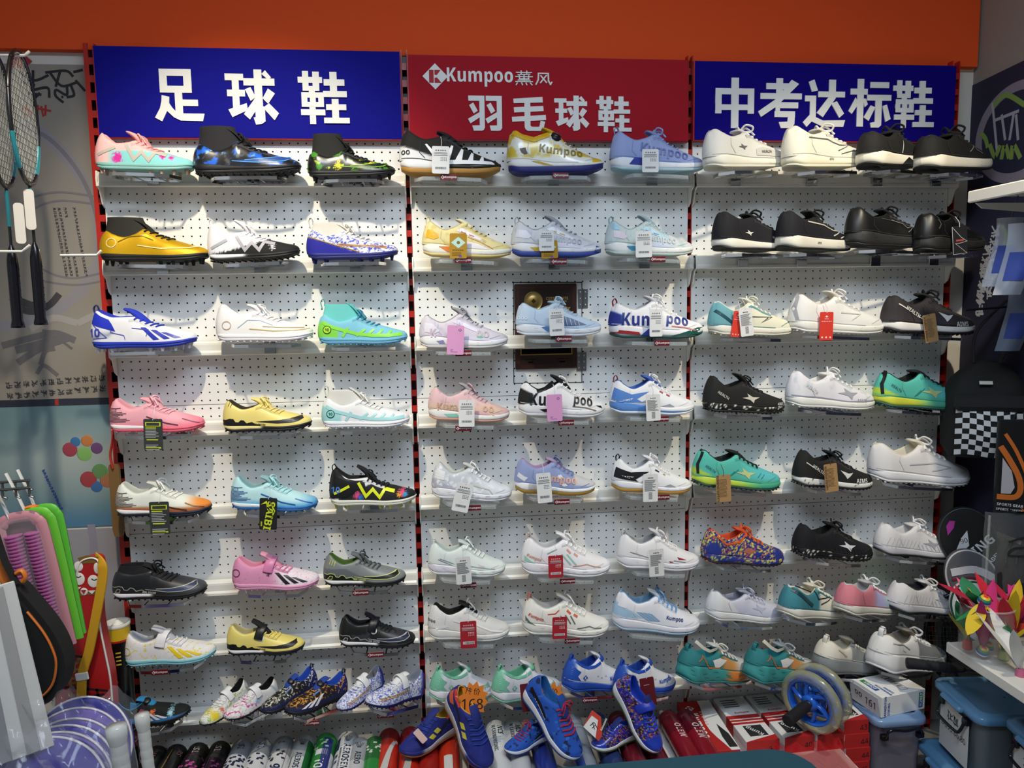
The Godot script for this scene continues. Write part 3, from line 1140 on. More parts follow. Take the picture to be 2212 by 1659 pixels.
func lamps() -> void:
	# unseen lamps: two spots placed to light the outer bays, one cool panel
	var glow := mat("lamp glow", 0.5, 0.0, {"emission_enabled": true, "emission": Color(1.0, 0.95, 0.85), "emission_energy_multiplier": 3.0})
	for k in 2:
		var l := SpotLight3D.new()  # out of view, placed to light one outer bay from above
		l.name = numbered("unseen_spot_light")
		l.position = V([0.42, 2.25][k], 2.93, [1.25, 1.3][k])
		l.look_at_from_position(l.position, V([0.45, 2.2][k], [1.3, 1.1][k], 0.0), Vector3.UP)
		l.light_energy = [3.3, 3.0][k]
		l.light_color = Color(1.0, 0.94, 0.82)
		l.spot_angle = [30.0, 27.0][k]
		l.spot_angle_attenuation = 0.8
		l.spot_range = 8.0
		l.spot_attenuation = 2.0
		l.light_size = 0.03
		l.shadow_enabled = true
		add_child(l)
		var t := thing("unseen_ceiling_spotlight", ["unseen white ceiling spotlight lighting the football boots", "unseen white ceiling spotlight lighting the running shoes"][k], "spotlight", l.position, l.basis * Basis(Vector3.RIGHT, PI / 2), "unseen ceiling spotlights")
		part("lamp_lens", MB.new().tint("fff4dc").lathe(P2([0, 0.012, 0.032, 0.012, 0.034, 0.016]), 20), glow, t)
		part("housing", MB.new().tint("e9e7e2").lathe(P2([0.034, 0.006, 0.04, 0.004, 0.042, 0.02, 0.04, 0.06, 0.03, 0.08, 0, 0.082]), 20), mat("housing", 0.4), t)
	var a := AreaLight3D.new()  # unseen panel lamp, placed for cool light across the bays
	a.name = "unseen_panel_light"
	a.area_size = Vector2(1.5, 0.5)
	a.position = V(1.2, 2.94, 1.9)
	a.rotation = V(-PI / 2, 0, 0)
	a.light_energy = 4.5
	a.light_color = Color(0.82, 0.91, 1.0)
	a.area_range = 9.0
	a.area_attenuation = 2.0
	a.shadow_enabled = true
	add_child(a)
	var pt := thing("unseen_ceiling_panel_light", "unseen flat white ceiling panel lamp casting cool light over the aisle", "ceiling light", a.position, Basis())
	part("lamp_diffuser", MB.new().tint("f4f8ff").box(V(0, 0.012, 0), V(1.5, 0.01, 0.5)), glow, pt)
	part("frame", MB.new().tint("dedede").box(V(0, 0.04, 0), V(1.54, 0.04, 0.54), Basis(), 0.005), mat("housing", 0.4), pt)

func materials() -> void:
	var knit := {"uv1_triplanar": true, "uv1_scale": V(34, 34, 34), "normal_enabled": true, "normal_scale": 0.35, "normal_texture": noise_tex(0.09, 256, 3, 6.0)}
	M.cloth = mat("cloth", 0.82, 0.0, knit)
	M.rubber = mat("rubber", 0.6)
	M.plastic = mat("plastic", 0.42)
	M.gloss = mat("gloss", 0.2)
	M.patent = mat("patent", 0.3, 0.0, {"clearcoat_enabled": true, "clearcoat": 0.5, "clearcoat_roughness": 0.15})
	M.metalcloth = mat("metalcloth", 0.42, 0.45, knit)
	M.paper = mat("paper", 0.7)
	M.sheet = mat("sheet", 0.75, 0.0, {"metallic_specular": 0.25})
	M.enamel = mat("enamel", 0.38)
	M.chrome = mat("chrome", 0.14, 1.0)
	M.steel = mat("steel", 0.35, 0.9)
	M.wood = mat("wood", 0.4)
	M.plaster = mat("plaster", 0.9, 0.0, {"uv1_triplanar": true, "uv1_world_triplanar": true, "uv1_scale": V(3, 3, 3), "normal_enabled": true, "normal_scale": 0.08, "normal_texture": noise_tex(0.03, 256, 5, 5.0)})
	M.clear = mat("clear", 0.08, 0.0, {"transparency": BaseMaterial3D.TRANSPARENCY_ALPHA, "albedo_color": Color(1, 1, 1, 0.2)})
	M.film = mat("film", 0.06, 0.0, {"transparency": BaseMaterial3D.TRANSPARENCY_ALPHA, "albedo_color": Color(1, 1, 1, 0.07), "metallic_specular": 0.25})
	M.tyre = mat("tyre", 0.15, 0.0, {"transparency": BaseMaterial3D.TRANSPARENCY_ALPHA, "albedo_color": Color(1, 1, 1, 0.42)})
	M.milky = mat("milky", 0.22, 0.0, {"transparency": BaseMaterial3D.TRANSPARENCY_ALPHA, "albedo_color": Color(1, 1, 1, 0.62)})

func shell() -> void:
	# room: back wall, side walls, front wall, floor, ceiling, all thick
	struct("floor", MB.new().tint("8d8a86").box(V(0.8, -0.05, 2.0), V(5.0, 0.1, 5.0)), M.plastic)
	struct("ceiling", MB.new().tint("d9d7d2").box(V(0.8, 3.05, 2.0), V(5.0, 0.1, 5.0)), M.plaster)
	struct("wall_back", MB.new().tint("d6d3cd").box(V(0.8, 1.5, -0.11), V(5.0, 3.0, 0.1)), M.plaster)
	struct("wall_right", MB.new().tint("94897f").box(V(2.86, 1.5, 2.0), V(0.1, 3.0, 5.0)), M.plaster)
	struct("wall_left", MB.new().tint("cfccc6").box(V(-0.49, 1.5, 2.0), V(0.1, 3.0, 5.0)), M.plaster)
	struct("wall_front", MB.new().tint("bdb9b4").box(V(0.8, 1.5, 4.4), V(5.0, 3.0, 0.1)), M.plaster)
	struct("trim_1", MB.new().tint("e8562a").box(V(1.18, 2.66, -0.045), V(3.24, 0.68, 0.03)), M.sheet)

func signs() -> void:
	var W := "ececea"
	var t := thing("shop_sign", "blue sign board with three large white characters over the football boots", "sign", V(0.453, 2.055, 0), Basis(), "header signs")
	sign_board(t, 0.438, 0.258, "150e86", "b0202e")
	var zz := 0.034
	for q in [["foot", V(0.1779, 2.2506, 0.034), V(0.3177, 2.1026, 0.034)], ["ball", V(0.3799, 2.2527, 0.034), V(0.5304, 2.096, 0.034)], ["shoe", V(0.5884, 2.251, 0.034), V(0.7357, 2.0986, 0.034)]]:
		glyph(G[q[0]], q[1] - t.position, q[2] - t.position, 0.003, W, t)
	t = thing("shop_sign", "red sign board with a diamond emblem and four white characters", "sign", V(1.3465, 2.055, 0), Basis(), "header signs")
	sign_board(t, 0.4375, 0.25, "a8202c", "8a1420")
	for q in [["feather", V(1.0897, 2.1877, 0.034), V(1.1936, 2.0836, 0.034)], ["hair", V(1.2239, 2.1871, 0.034), V(1.3298, 2.0848, 0.034)], ["ball", V(1.3555, 2.1912, 0.034), V(1.4648, 2.0859, 0.034)], ["shoe", V(1.4872, 2.1916, 0.034), V(1.5985, 2.0828, 0.034)]]:
		glyph(G[q[0]], q[1] - t.position, q[2] - t.position, 0.003, W, t)
	var m := diamond(V(0.9934, 2.2422, 0.032) - t.position, 0.038, W, "b01f2e")
	part("emblem", m, M.paper, t)
	m = MB.new().tint(W)
	m.text("Kumpoo", 0.04, Transform3D(Basis().scaled(V(0.93, 1, 1)), V(1.1289, 2.2415, 0.0325) - t.position))
	part("lettering", m, M.paper, t)
	glyph(strokes([[5, 10, 95, 10], [33, 0, 33, 20], [67, 0, 67, 20], [15, 26, 85, 22], [0, 40, 100, 40], [50, 24, 50, 74], [22, 33, 22, 56, 78, 56, 78, 33], [15, 65, 85, 65], [0, 76, 100, 76], [8, 86, 2, 98], [35, 86, 40, 98], [62, 86, 66, 98], [88, 86, 98, 98]], 7), V(1.2378, 2.2617, 0.034) - t.position, V(1.2885, 2.2204, 0.034) - t.position, 0.003, W, t)
	glyph(strokes([[18, 8, 16, 60, 2, 98], [18, 8, 78, 8, 80, 70, 92, 98, 100, 80], [32, 28, 66, 82], [66, 26, 30, 84]], 9), V(1.299, 2.2587, 0.034) - t.position, V(1.3486, 2.2226, 0.034) - t.position, 0.003, W, t)
	t = thing("shop_sign", "blue sign board with five large white characters over the exam running shoes", "sign", V(2.2405, 2.06, 0), Basis(), "header signs")
	sign_board(t, 0.4415, 0.243, "0e087c", "b0202e")
	for q in [["middle", V(1.8687, 2.2527, 0.034), V(1.9956, 2.0989, 0.034)], ["exam", V(2.0094, 2.2535, 0.034), V(2.1537, 2.1003, 0.034)], ["reach", V(2.159, 2.2515, 0.034), V(2.3013, 2.1045, 0.034)], ["mark", V(2.312, 2.2553, 0.034), V(2.4566, 2.1044, 0.034)], ["shoe", V(2.4633, 2.2534, 0.034), V(2.606, 2.1043, 0.034)]]:
		glyph(G[q[0]], q[1] - t.position, q[2] - t.position, 0.003, W, t)

func sign_board(t: Node3D, hw: float, h: float, face, edge) -> void:
	part("board", MB.new().tint(edge).box(V(0, h / 2, 0.0205), V(hw * 2, h, 0.017), Basis(), 0.001), M.plastic, t)
	part("face", MB.new().tint(face).box(V(0.001, h / 2 + 0.001, 0.03), V(hw * 2 - 0.006, h - 0.004, 0.0015)), M.sheet, t)

func bays() -> void:
	upright(-0.008, 0.026, 0.011, "red slotted upright at the open end of the football shoe bay")
	upright(0.901, 0.014, 0.0, "red slotted upright between football boots and badminton shoes")
	upright(1.8005, 0.012, 0.0, "red slotted upright between badminton shoes and exam shoes")
	upright(2.706, 0.022, 0.0, "red slotted upright beside the plaster wall strip")
	for b in 3:
		for r in 5: peg_panel(BAY[b] + 0.008, 2.0625 - r * 0.4, b, r)
		for r in 8: rail(BAY[b] + 0.008, RAILS[r], b, r)

# ---------------------------------------------------------------- the stock of shoes
func sh(called: String, who: String, label: String, a: Vector3, b: Vector3, style: String, o: Dictionary, row := 0, rack := 1) -> void:
	# a shoe and the rack it stands on; who is a short name that only this shoe has
	shoe(called, label, a, b, style, o)
	if rack > 0:
		var best := 0
		for k in 8:
			if absf(RAILS[k] - (a.y + b.y) / 2.0 + 0.02) < absf(RAILS[best] - (a.y + b.y) / 2.0 + 0.02): best = k
		stand(a, b, who, rack == 2, RAILS[best])

static func moved(a: Array, x: float, y: float, s := 1.0) -> Array:
	var r := []
	for k in a.size(): r.append(a[k] * s + (x if k % 2 == 0 else y))
	return r

func swoosh(c, edge = "") -> Array:
	var p := [0.38, 0.118, 0.5, 0.105, 0.63, 0.095, 0.78, 0.098, 0.87, 0.112, 0.925, 0.14, 0.90, 0.165, 0.85, 0.16, 0.77, 0.145, 0.66, 0.132, 0.5, 0.124]
	var r := [["swoosh", c] + p]
	if edge != "": r.append(["~swoosh_edge", edge, 0.007] + p)
	return r

func zigzag(c) -> Array:
	# an angular heel bar and a w of straps
	return [["~heel_bar", c, 0.03, 0.07, 0.15, 0.22, 0.225], ["~side_band", c, 0.034, 0.34, 0.255, 0.42, 0.11, 0.50, 0.19, 0.58, 0.10, 0.64, 0.19, 0.74, 0.165]]

func heelwave(c, edge = "") -> Array:
	# a wave of cushioning with windows behind the arch
	var p := [0.0, 0.08, 0.0, 0.15, 0.05, 0.145, 0.1, 0.16, 0.14, 0.155, 0.16, 0.12, 0.19, 0.115, 0.22, 0.14, 0.25, 0.135, 0.28, 0.10, 0.34, 0.115, 0.38, 0.09, 0.44, 0.085, 0.44, 0.07]
	var r := []
	if c != "": r.append(["heel_wave", c] + p)
	if edge != "":
		r.append(["~wave_line", edge, 0.008] + p.slice(2, 24))
		r.append(["~wave_line", edge, 0.007, 0.06, 0.09, 0.09, 0.13, 0.12, 0.125, 0.11, 0.09, 0.06, 0.09])
	return r

func bars(c, dx := 0.0) -> Array:
	var r := []
	for k in 3:
		var x := 0.50 + 0.1 * k + dx
		var y := 0.205 - 0.026 * k
		r.append(["stripe", c, x, y, x + 0.05, y - 0.002, x + 0.19, 0.085 + 0.008 * k, x + 0.135, 0.078 + 0.008 * k])
	return r

func star(c, x := 0.58, y := 0.165, s := 1.0) -> Array:
	return ["star_logo", c] + moved([-0.1, 0.0, -0.02, 0.012, -0.035, 0.05, 0.03, 0.012, 0.11, 0.012, 0.05, -0.018, 0.04, -0.055, 0.0, -0.02], x, y, s)

func heel_lines(c) -> Array:
	var r := []
	for k in 11:
		var y := 0.11 + 0.0145 * k
		r.append(["~heel_line", c, 0.0055, 0.012, y, 0.1, y, 0.2 + 0.05 * sin(k * 1.3) - 0.008 * k, y + 0.004])
	return r

func pleats(c) -> Array:
	var r := []
	for k in 18:
		var x := 0.05 + 0.045 * k
		r.append(["~pleat", c, 0.006, x, 0.1, x + (0.03 if k < 9 else -0.03), 0.2 - 0.002 * k if k < 9 else 0.15])
	return r

func ring10(c, x := 0.11, y := 0.17, ink = "") -> Array:
	# a round badge with a ten in it
	var p := []
	for k in 17: p.append_array([x + 0.042 * cos(TAU * k / 16), y + 0.042 * sin(TAU * k / 16)])
	var r := [["~badge_ring", ink if ink != "" else c, 0.008] + p]
	if ink != "":
		r.push_front(["badge", c] + p.slice(0, 32))
		r.append(["@10", ink, "number", x, y, 0.03])
	return r

func lattice(c) -> Array:
	# slanting openings along the side
	return [["~side_web", c, 0.036, 0.06, 0.24, 0.16, 0.19, 0.30, 0.15, 0.44, 0.115, 0.60, 0.10, 0.8, 0.10, 0.93, 0.115], ["~side_web", c, 0.03, 0.33, 0.17, 0.28, 0.09], ["~side_web", c, 0.026, 0.52, 0.16, 0.44, 0.10], ["~side_web", c, 0.024, 0.62, 0.16, 0.55, 0.10], ["~side_web", c, 0.024, 0.72, 0.155, 0.66, 0.10], ["~side_web", c, 0.022, 0.82, 0.145, 0.77, 0.10]]

func brand(c, x := 0.5, y := 0.185, h := 0.085, slope := -0.1, stretch := 1.0) -> Array:
	return ["@Kumpoo", c, "lettering", x, y, h, slope, stretch]

func small(c, x: float, y: float, h := 0.03, slope := -0.1) -> Array:
	return ["@Kumpoo", c, "small_lettering", x, y, h, slope]

func court_lines(c, d) -> Array:
	return [["heel_panel", c, 0.04, 0.30, 0.02, 0.17, 0.2, 0.15, 0.17, 0.2, 0.24, 0.22, 0.16, 0.27], ["~vamp_seam", d, 0.01, 0.40, 0.15, 0.55, 0.175, 0.70, 0.16, 0.80, 0.11]]

func eyelets(c, d) -> Array:
	return [["eyelet_tab", c, 0.36, 0.29, 0.43, 0.32, 0.60, 0.235, 0.68, 0.195, 0.66, 0.175, 0.5, 0.235], ["~eyelet_bar", d, 0.012, 0.42, 0.275, 0.47, 0.26], ["~eyelet_bar", d, 0.012, 0.51, 0.245, 0.56, 0.23]]

func build_football_shoes() -> void:
	var g := "football shoes on the first bay"
	var bk := "151518"
	sh("football_boot", "pink and turquoise football boot", "pink and turquoise studded football boot with magenta splashes and silver bars", V(0.0355, 1.9509, 0.1), V(0.2982, 1.9413, 0.1), "firm", {"grp": g, "hc": 0.38, "dip": 0.27, "tg": 0.42, "up": ["f2bcbc", ["r", "86cfd2", 0.18, 0.19, 0.5, 0.2, 0.03], ["r", "86cfd2", 0.45, 0.2, 1.0, 0.2, 0.03], ["x", "f2bcbc", 0.22, 0.12], ["s", "d6279a", 0.25, 0.12, 0.06, 0.7, 1.0], ["s", "d6279a", 0.72, 0.15, 0.04, 0.8, 0.9], ["s", "d6279a", 0.8, 0.14, 0.035, 0.9, 0.9]], "ms": "84b8b4", "os": "84b8b4", "sc": "c7a88f", "li": "f2a9a8", "la": "f0a7a6", "ov": zigzag("bdb5ab")})
	sh("football_boot", "black and blue flame boot", "tall black sock football boot with bright blue smoke pattern", V(0.3017, 1.9361, 0.1), V(0.5975, 1.9394, 0.1), "turf", {"grp": g, "sk": 0.455, "hc": 0.29, "dip": 0.22, "th": 0.155, "um": "patent", "up": ["17181d", ["n", "1f62d8", 7.0, 0.02, 0.22, 0.0], ["n", "7cc0ff", 11.0, 0.25, 0.3, 3.0], ["n", "54504a", 5.0, 0.3, 0.3, 9.0]], "ms": bk, "os": bk, "li": "161618", "skc": "1c1c1e", "la": "0e0e10", "mh": 0.09, "ov": swoosh("2a4d90", "54a0ff")})
	sh("football_boot", "black and green flame boot", "tall black sock football boot with green and yellow flame pattern", V(0.6194, 1.9289, 0.1), V(0.8678, 1.932, 0.1), "firm", {"grp": g, "sk": 0.5, "hc": 0.30, "dip": 0.23, "th": 0.15, "um": "patent", "up": ["121511", ["n", "3f8a24", 7.0, 0.1, 0.25, 2.0], ["n", "b6d92c", 12.0, 0.35, 0.25, 5.0], ["s", "e8e02c", 0.36, 0.13, 0.06, 0.9, 0.9], ["s", "e8d02c", 0.74, 0.13, 0.05, 0.9, 0.9]], "ms": bk, "os": bk, "li": "131315", "skc": "19191b", "la": "0c0c0e", "ov": swoosh("1c2416", "8ed03a")})
	sh("football_boot", "gold boot with black collar", "shiny gold woven football boot with black sock collar and laces", V(0.0298, 1.696, 0.1), V(0.3247, 1.6905, 0.1), "firm", {"grp": g, "sk": 0.42, "hc": 0.29, "dip": 0.23, "th": 0.16, "um": "metalcloth", "up": ["d8a90f"], "ms": "1b1a18", "os": "151413", "li": "1f1d1a", "skc": "262420", "la": "24211c", "bow": false, "ov": [["~arc_line", "7e6210", 0.006, 0.2, 0.18, 0.3, 0.23, 0.42, 0.24, 0.52, 0.2], ["~swoosh_edge", "f3e3a0", 0.01, 0.38, 0.15, 0.6, 0.12, 0.85, 0.13, 0.93, 0.15]] + ring10("e8dc9c", 0.14, 0.17)})
	sh("football_boot", "white and black splatter boot", "white laced football boot fading into black splatter towards the toe", V(0.3286, 1.6904, 0.1), V(0.584, 1.7013, 0.1), "turf", {"grp": g, "hc": 0.42, "dip": 0.29, "tg": 0.46, "pull": "f1eef2", "up": ["ece9ef", ["r", "232326", 0.16, 0.1, 0.4, 0.14, 0.03], ["r", "1a1a1c", 0.36, 0.13, 0.74, 0.24, 0.04], ["s", "e4e4e6", 0.73, 0.14, 0.06, 1.0, 0.5]], "ms": ["ececf0", ["x", "1b1b1e", 0.38, 0.46]], "os": "17171a", "li": "ebe8ee", "ov": zigzag("b3b1ba")})
	sh("football_boot", "white and blue scribble sock boot", "white sock boot scribbled with blue, its heel deep blue below a gold line", V(0.6064, 1.6944, 0.1), V(0.8683, 1.6959, 0.1), "firm", {"grp": g, "sk": 0.41, "hc": 0.33, "dip": 0.26, "pull": "d9d6cd", "up": ["e7e7ee", ["l", "4a55c4", 11.0, 0.1, 0.0], ["l", "3a48c0", 18.0, 0.07, 4.0], ["r", "23259a", -0.02, 0.26, 0.6, 0.06, 0.002], ["n", "3d45c8", 24.0, 0.95, 0.1, 3.0]], "ms": "24277e", "os": "1c2068", "li": "e2dfd6", "skc": "dcd9d0", "la": "e6e3da", "ov": [["~gold_line", "b08a48", 0.01, 0.02, 0.25, 0.3, 0.16, 0.58, 0.075], ["~gold_line", "c98a3c", 0.008, 0.34, 0.165, 0.6, 0.15, 0.88, 0.13], ["~gold_line", "c98a3c", 0.008, 0.36, 0.15, 0.6, 0.135, 0.88, 0.115]]})
	sh("football_boot", "white boot with royal blue collar", "white football boot with royal blue collar, three stripes and a drawn number ten", V(-0.0095, 1.4475, 0.1), V(0.2768, 1.4479, 0.1), "firm", {"grp": g, "hc": 0.38, "dip": 0.31, "tg": 0.4, "pull": "2a2f6a", "up": ["ecebf2", ["r", "2436c8", -0.05, 0.30, 0.3, 0.16, 0.002], ["r", "ecebf2", -0.05, 0.18, 0.3, 0.17, 0.002], ["y", "ecebf2", 0.14, 0.13], ["r", "ecebf2", 0.21, -0.05, 0.24, 0.6, 0.0]], "ms": "1f36b4", "os": "1c2f9e", "sc": "e3e6f2", "li": "2438c4", "la": "2036c0", "bow": false, "ov": bars("2334b4") + [["collar_panel", "2436c8", 0.02, 0.34, 0.025, 0.25, 0.1, 0.22, 0.26, 0.17, 0.23, 0.24, 0.2, 0.285, 0.12, 0.32, 0.05, 0.36], ["@10", "3f4cc0", "number", 0.065, 0.16, 0.08], ["~side_line", "3948be", 0.007, 0.05, 0.24, 0.18, 0.11, 0.05, 0.1], ["~side_line", "3948be", 0.006, 0.22, 0.21, 0.22, 0.16, 0.34, 0.13, 0.35, 0.09], ["~side_line", "3948be", 0.006, 0.42, 0.2, 0.58, 0.18, 0.56, 0.12]]})
	sh("football_boot", "all white turf shoe with gold line", "all white turf shoe with pale gold and blue side lines", V(0.3366, 1.4629, 0.1), V(0.6108, 1.4585, 0.1), "turf", {"grp": g, "hc": 0.38, "dip": 0.27, "tg": 0.39, "up": "f0eef0", "ms": "efedf0", "os": "e4e0e8", "li": "efedef", "ov": [["~gold_line", "d9c07a", 0.009, 0.36, 0.13, 0.6, 0.11, 0.85, 0.115, 0.97, 0.13], ["~gold_line", "cdb184", 0.007, 0.5, 0.155, 0.7, 0.145, 0.92, 0.14], ["~blue_line", "b7c3de", 0.006, 0.24, 0.14, 0.34, 0.22, 0.46, 0.22, 0.6, 0.17]] + ring10("caa98f", 0.13, 0.165)})
	sh("football_boot", "turquoise and lime sock boot", "turquoise sock boot with a lime green side web and round badge", V(0.6279, 1.4484, 0.1), V(0.8879, 1.4428, 0.1), "turf", {"grp": g, "sk": 0.45, "hc": 0.33, "dip": 0.25, "pull": "58b9c0", "tg": 0.48, "up": ["7fc4dc", ["r", "86d94a", -0.02, 0.26, 0.14, 0.2, 0.003], ["x", "7fc4dc", 0.2, 0.25]], "ms": "6fb4d4", "os": "64a8cc", "li": "66c6c6", "skc": "6fcfcc", "la": "3f8fae", "ov": lattice("8fe04a") + ring10("b4e83c", 0.11, 0.16, "18402a")})
	sh("football_boot", "pink turf shoe with dark tag", "pink low turf shoe with dark heel lines, carrying a dark grey tag", V(0.0222, 1.2077, 0.1), V(0.2833, 1.1987, 0.1), "turf", {"grp": g, "hc": 0.35, "dip": 0.245, "tg": 0.37, "up": ["f3aebc", ["y", "ef7f96", 0.02, 0.16], ["x", "f07a92", 0.7, 1.1]], "ms": ["f4eef2", ["x", "ee6a80", 0.42, 0.5]], "os": "e8647a", "li": "eba7b4", "la": "f7b9c6", "ov": heel_lines("3a2430") + [["~vein_line", "6a3a4a", 0.012, 0.42, 0.17, 0.52, 0.135, 0.66, 0.1, 0.76, 0.085], ["~vein_line", "8a4a5a", 0.008, 0.8, 0.15, 0.9, 0.12, 0.97, 0.1]]})
	sh("football_boot", "yellow and black turf shoe", "pale yellow turf shoe with black swoosh and black wave at the heel", V(0.3415, 1.1939, 0.1), V(0.5951, 1.1936, 0.1), "turf", {"grp": g, "hc": 0.36, "dip": 0.26, "tg": 0.385, "um": "plastic", "up": ["f0dc82"], "ms": ["f2e29a", ["x", "17171a", 0.42, 0.48]], "os": "141417", "li": "3a3428", "to": "f0d880", "la": "f3e08a", "ov": swoosh("2a2622") + heelwave("1c1b1c") + [["@AIR ZOOM", "2a2622", "small_lettering", 0.42, 0.085, 0.022, -0.06], ["~heel_tick", "2a2622", 0.006, 0.07, 0.30, 0.08, 0.34], ["~heel_tick", "2a2622", 0.006, 0.1, 0.29, 0.11, 0.33]]})
	sh("football_boot", "white and aqua sock boot", "white sock boot with an aqua side web and round badge", V(0.6281, 1.1982, 0.1), V(0.8872, 1.1937, 0.1), "turf", {"grp": g, "sk": 0.42, "hc": 0.33, "dip": 0.25, "pull": "d8d8d2", "tg": 0.46, "up": ["ecedf0", ["r", "a5d9de", -0.02, 0.26, 0.14, 0.2, 0.003], ["x", "ecedf0", 0.2, 0.25]], "ms": "ebeaf0", "os": "e4e4ea", "li": "e4e3dc", "skc": "e2e0da", "la": "efeee8", "ov": lattice("a9dde2") + ring10("8fd8d2", 0.11, 0.16, "1c3a3c")})
	sh("football_boot", "white turf shoe with orange toe", "white turf shoe with brown heel lines and an orange toe", V(0.0217, 0.9559, 0.1), V(0.2888, 0.9462, 0.1), "turf", {"grp": g, "hc": 0.35, "dip": 0.245, "tg": 0.37, "up": ["e9ece4", ["x", "f09038", 0.72, 0.92], ["y", "a86038", 0.08, 0.13]], "ms": ["f2f0f4", ["x", "20223a", 0.42, 0.5]], "os": "1c1d2c", "li": "cfd3ca", "la": "f0efec", "ov": heel_lines("53301e") + [["~vein_line", "55321c", 0.014, 0.42, 0.155, 0.52, 0.13, 0.66, 0.1, 0.78, 0.08], ["~vein_line", "6a3c1c", 0.01, 0.76, 0.15, 0.85, 0.12, 0.95, 0.1]]})
	sh("football_boot", "light blue turf shoe with neon tag", "light blue turf shoe with blue heel lines, carrying a black and neon tag", V(0.349, 0.9634, 0.1), V(0.6008, 0.9446, 0.1), "turf", {"grp": g, "hc": 0.37, "dip": 0.25, "tg": 0.39, "up": ["bfe8ee", ["y", "58a8dc", 0.04, 0.14], ["x", "4a98d4", 0.75, 1.1]], "ms": ["eef2f8", ["x", "2f78c0", 0.42, 0.5]], "os": "2c6cb0", "li": "8fb9c0", "la": "aee6ec", "ov": heel_lines("1f4f9c") + [["~vein_line", "2a66b4", 0.014, 0.36, 0.19, 0.48, 0.15, 0.6, 0.11, 0.76, 0.085], ["~vein_line", "2a66b4", 0.01, 0.76, 0.15, 0.85, 0.125, 0.95, 0.1]]})
	sh("football_boot", "black and white boot with yellow bars", "black and white football boot with bright yellow bars and paint splashes", V(0.6415, 0.9586, 0.1), V(0.8998, 0.9542, 0.1), "firm", {"grp": g, "hc": 0.42, "dip": 0.31, "tg": 0.46, "pull": "1a1a1c", "up": ["ebebee", ["r", "18181b", -0.05, 0.62, 0.34, 0.10, 0.02], ["r", "ebebee", 0.2, 0.12, 0.6, 0.22, 0.02], ["r", "18181b", -0.3, -0.1, 0.28, 0.16, 0.01], ["s", "e0508a", 0.32, 0.12, 0.055, 0.9, 0.9], ["s", "3c6ed0", 0.36, 0.1, 0.04, 0.9, 0.9], ["s", "e2557a", 0.84, 0.14, 0.05, 0.9, 0.9], ["s", "3c9ad0", 0.88, 0.12, 0.035, 0.9, 0.9], ["s", "ee9a3c", 0.8, 0.12, 0.035, 0.9, 0.9]], "ms": "e6e6da", "os": "dcdccc", "sc": "dfe060", "li": "17171a", "la": "141416", "ov": zigzag("e6ee28") + [["collar_panel", "18181b", 0.02, 0.38, 0.01, 0.2, 0.03, 0.09, 0.2, 0.1, 0.3, 0.17, 0.42, 0.2, 0.4, 0.29, 0.3, 0.29, 0.2, 0.31, 0.1, 0.36], ["@10", "4a86d8", "number", 0.08, 0.19, 0.07]]})
	sh("football_boot", "black high top turf shoe", "black high collared turf shoe with grey swoosh and white heel sole", V(-0.0051, 0.7024, 0.1), V(0.261, 0.6966, 0.1), "turf", {"grp": g, "sk": 0.37, "hc": 0.31, "dip": 0.28, "tg": 0.38, "um": "plastic", "up": ["26272b", ["x", "4a4c54", 0.5, 1.0]], "ms": ["eceaf2", ["x", "17181b", 0.42, 0.48]], "os": "131316", "li": "18181a", "skc": "1c1c1e", "la": "101012", "ov": swoosh("3a4468", "b9b9a8") + heelwave("", "a9a99c") + [["@AIR ZOOM", "c9c9c6", "small_lettering", 0.42, 0.085, 0.022, -0.06]]})
	sh("football_boot", "pink strapped kids turf shoe", "pink and white turf shoe with a lettered pink strap and three black stripes", V(0.3409, 0.7138, 0.1), V(0.5946, 0.7034, 0.1), "turf", {"grp": g, "hc": 0.36, "dip": 0.26, "tg": 0.42, "up": ["e69ac0", ["x", "f2e4ee", 0.42, 0.62], ["n", "d57fae", 40.0, 0.3, 0.2, 0.0]], "ms": "e8a3c6", "os": "e39ac0", "li": "ec9cb8", "la": "e28aae", "bow": false, "strap": "d77fae", "ov": bars("1e1c20") + ring10("5a2a48", 0.06, 0.2) + [["@SOCCER", "3a1c30", "strap_lettering", 0.45, 0.24, 0.03, 1.2]]})
	sh("football_boot", "grey and black turf shoe", "grey turf shoe with a black swoosh outlined in pale yellow", V(0.6117, 0.7099, 0.1), V(0.8592, 0.6985, 0.1), "turf", {"grp": g, "hc": 0.37, "dip": 0.26, "tg": 0.39, "um": "plastic", "up": ["85888a", ["r", "6a6d70", -0.1, 0.4, 0.3, 0.2, 0.0], ["y", "85888a", 0.22, 0.21]], "ms": ["f1f0ee", ["x", "141416", 0.46, 0.52]], "os": "121214", "li": "4c6e2c", "to": "6a6d70", "la": "4a4c50", "ov": swoosh("18181a", "d4e08a") + heelwave("1a1a1c", "c9d67e") + [["@AIR ZOOM", "c9d67e", "small_lettering", 0.44, 0.088, 0.022, -0.06], ["~heel_tick", "d2e23a", 0.008, 0.07, 0.27, 0.08, 0.32], ["~heel_tick", "d2e23a", 0.008, 0.1, 0.26, 0.11, 0.31], ["~heel_tick", "d2e23a", 0.008, 0.13, 0.25, 0.14, 0.30]]})
	sh("football_boot", "white strapped turf shoe with yellow stripes", "white mesh turf shoe with white strap, yellow stripes and pale blue sole", V(0.0151, 0.4928, 0.1), V(0.2769, 0.4967, 0.1), "turf", {"grp": g, "hc": 0.36, "dip": 0.26, "tg": 0.42, "up": ["eeecee", ["n", "dcc9e0", 30.0, 0.4, 0.3, 0.0], ["l", "ecd548", 6.0, 0.05, 2.0]], "ms": "8ecfdc", "os": "8ecfdc", "li": "c3c4cc", "la": "f0eef0", "bow": false, "strap": "f1eff4", "ov": bars("f0d21e") + ring10("ecdf7a", 0.06, 0.18)})
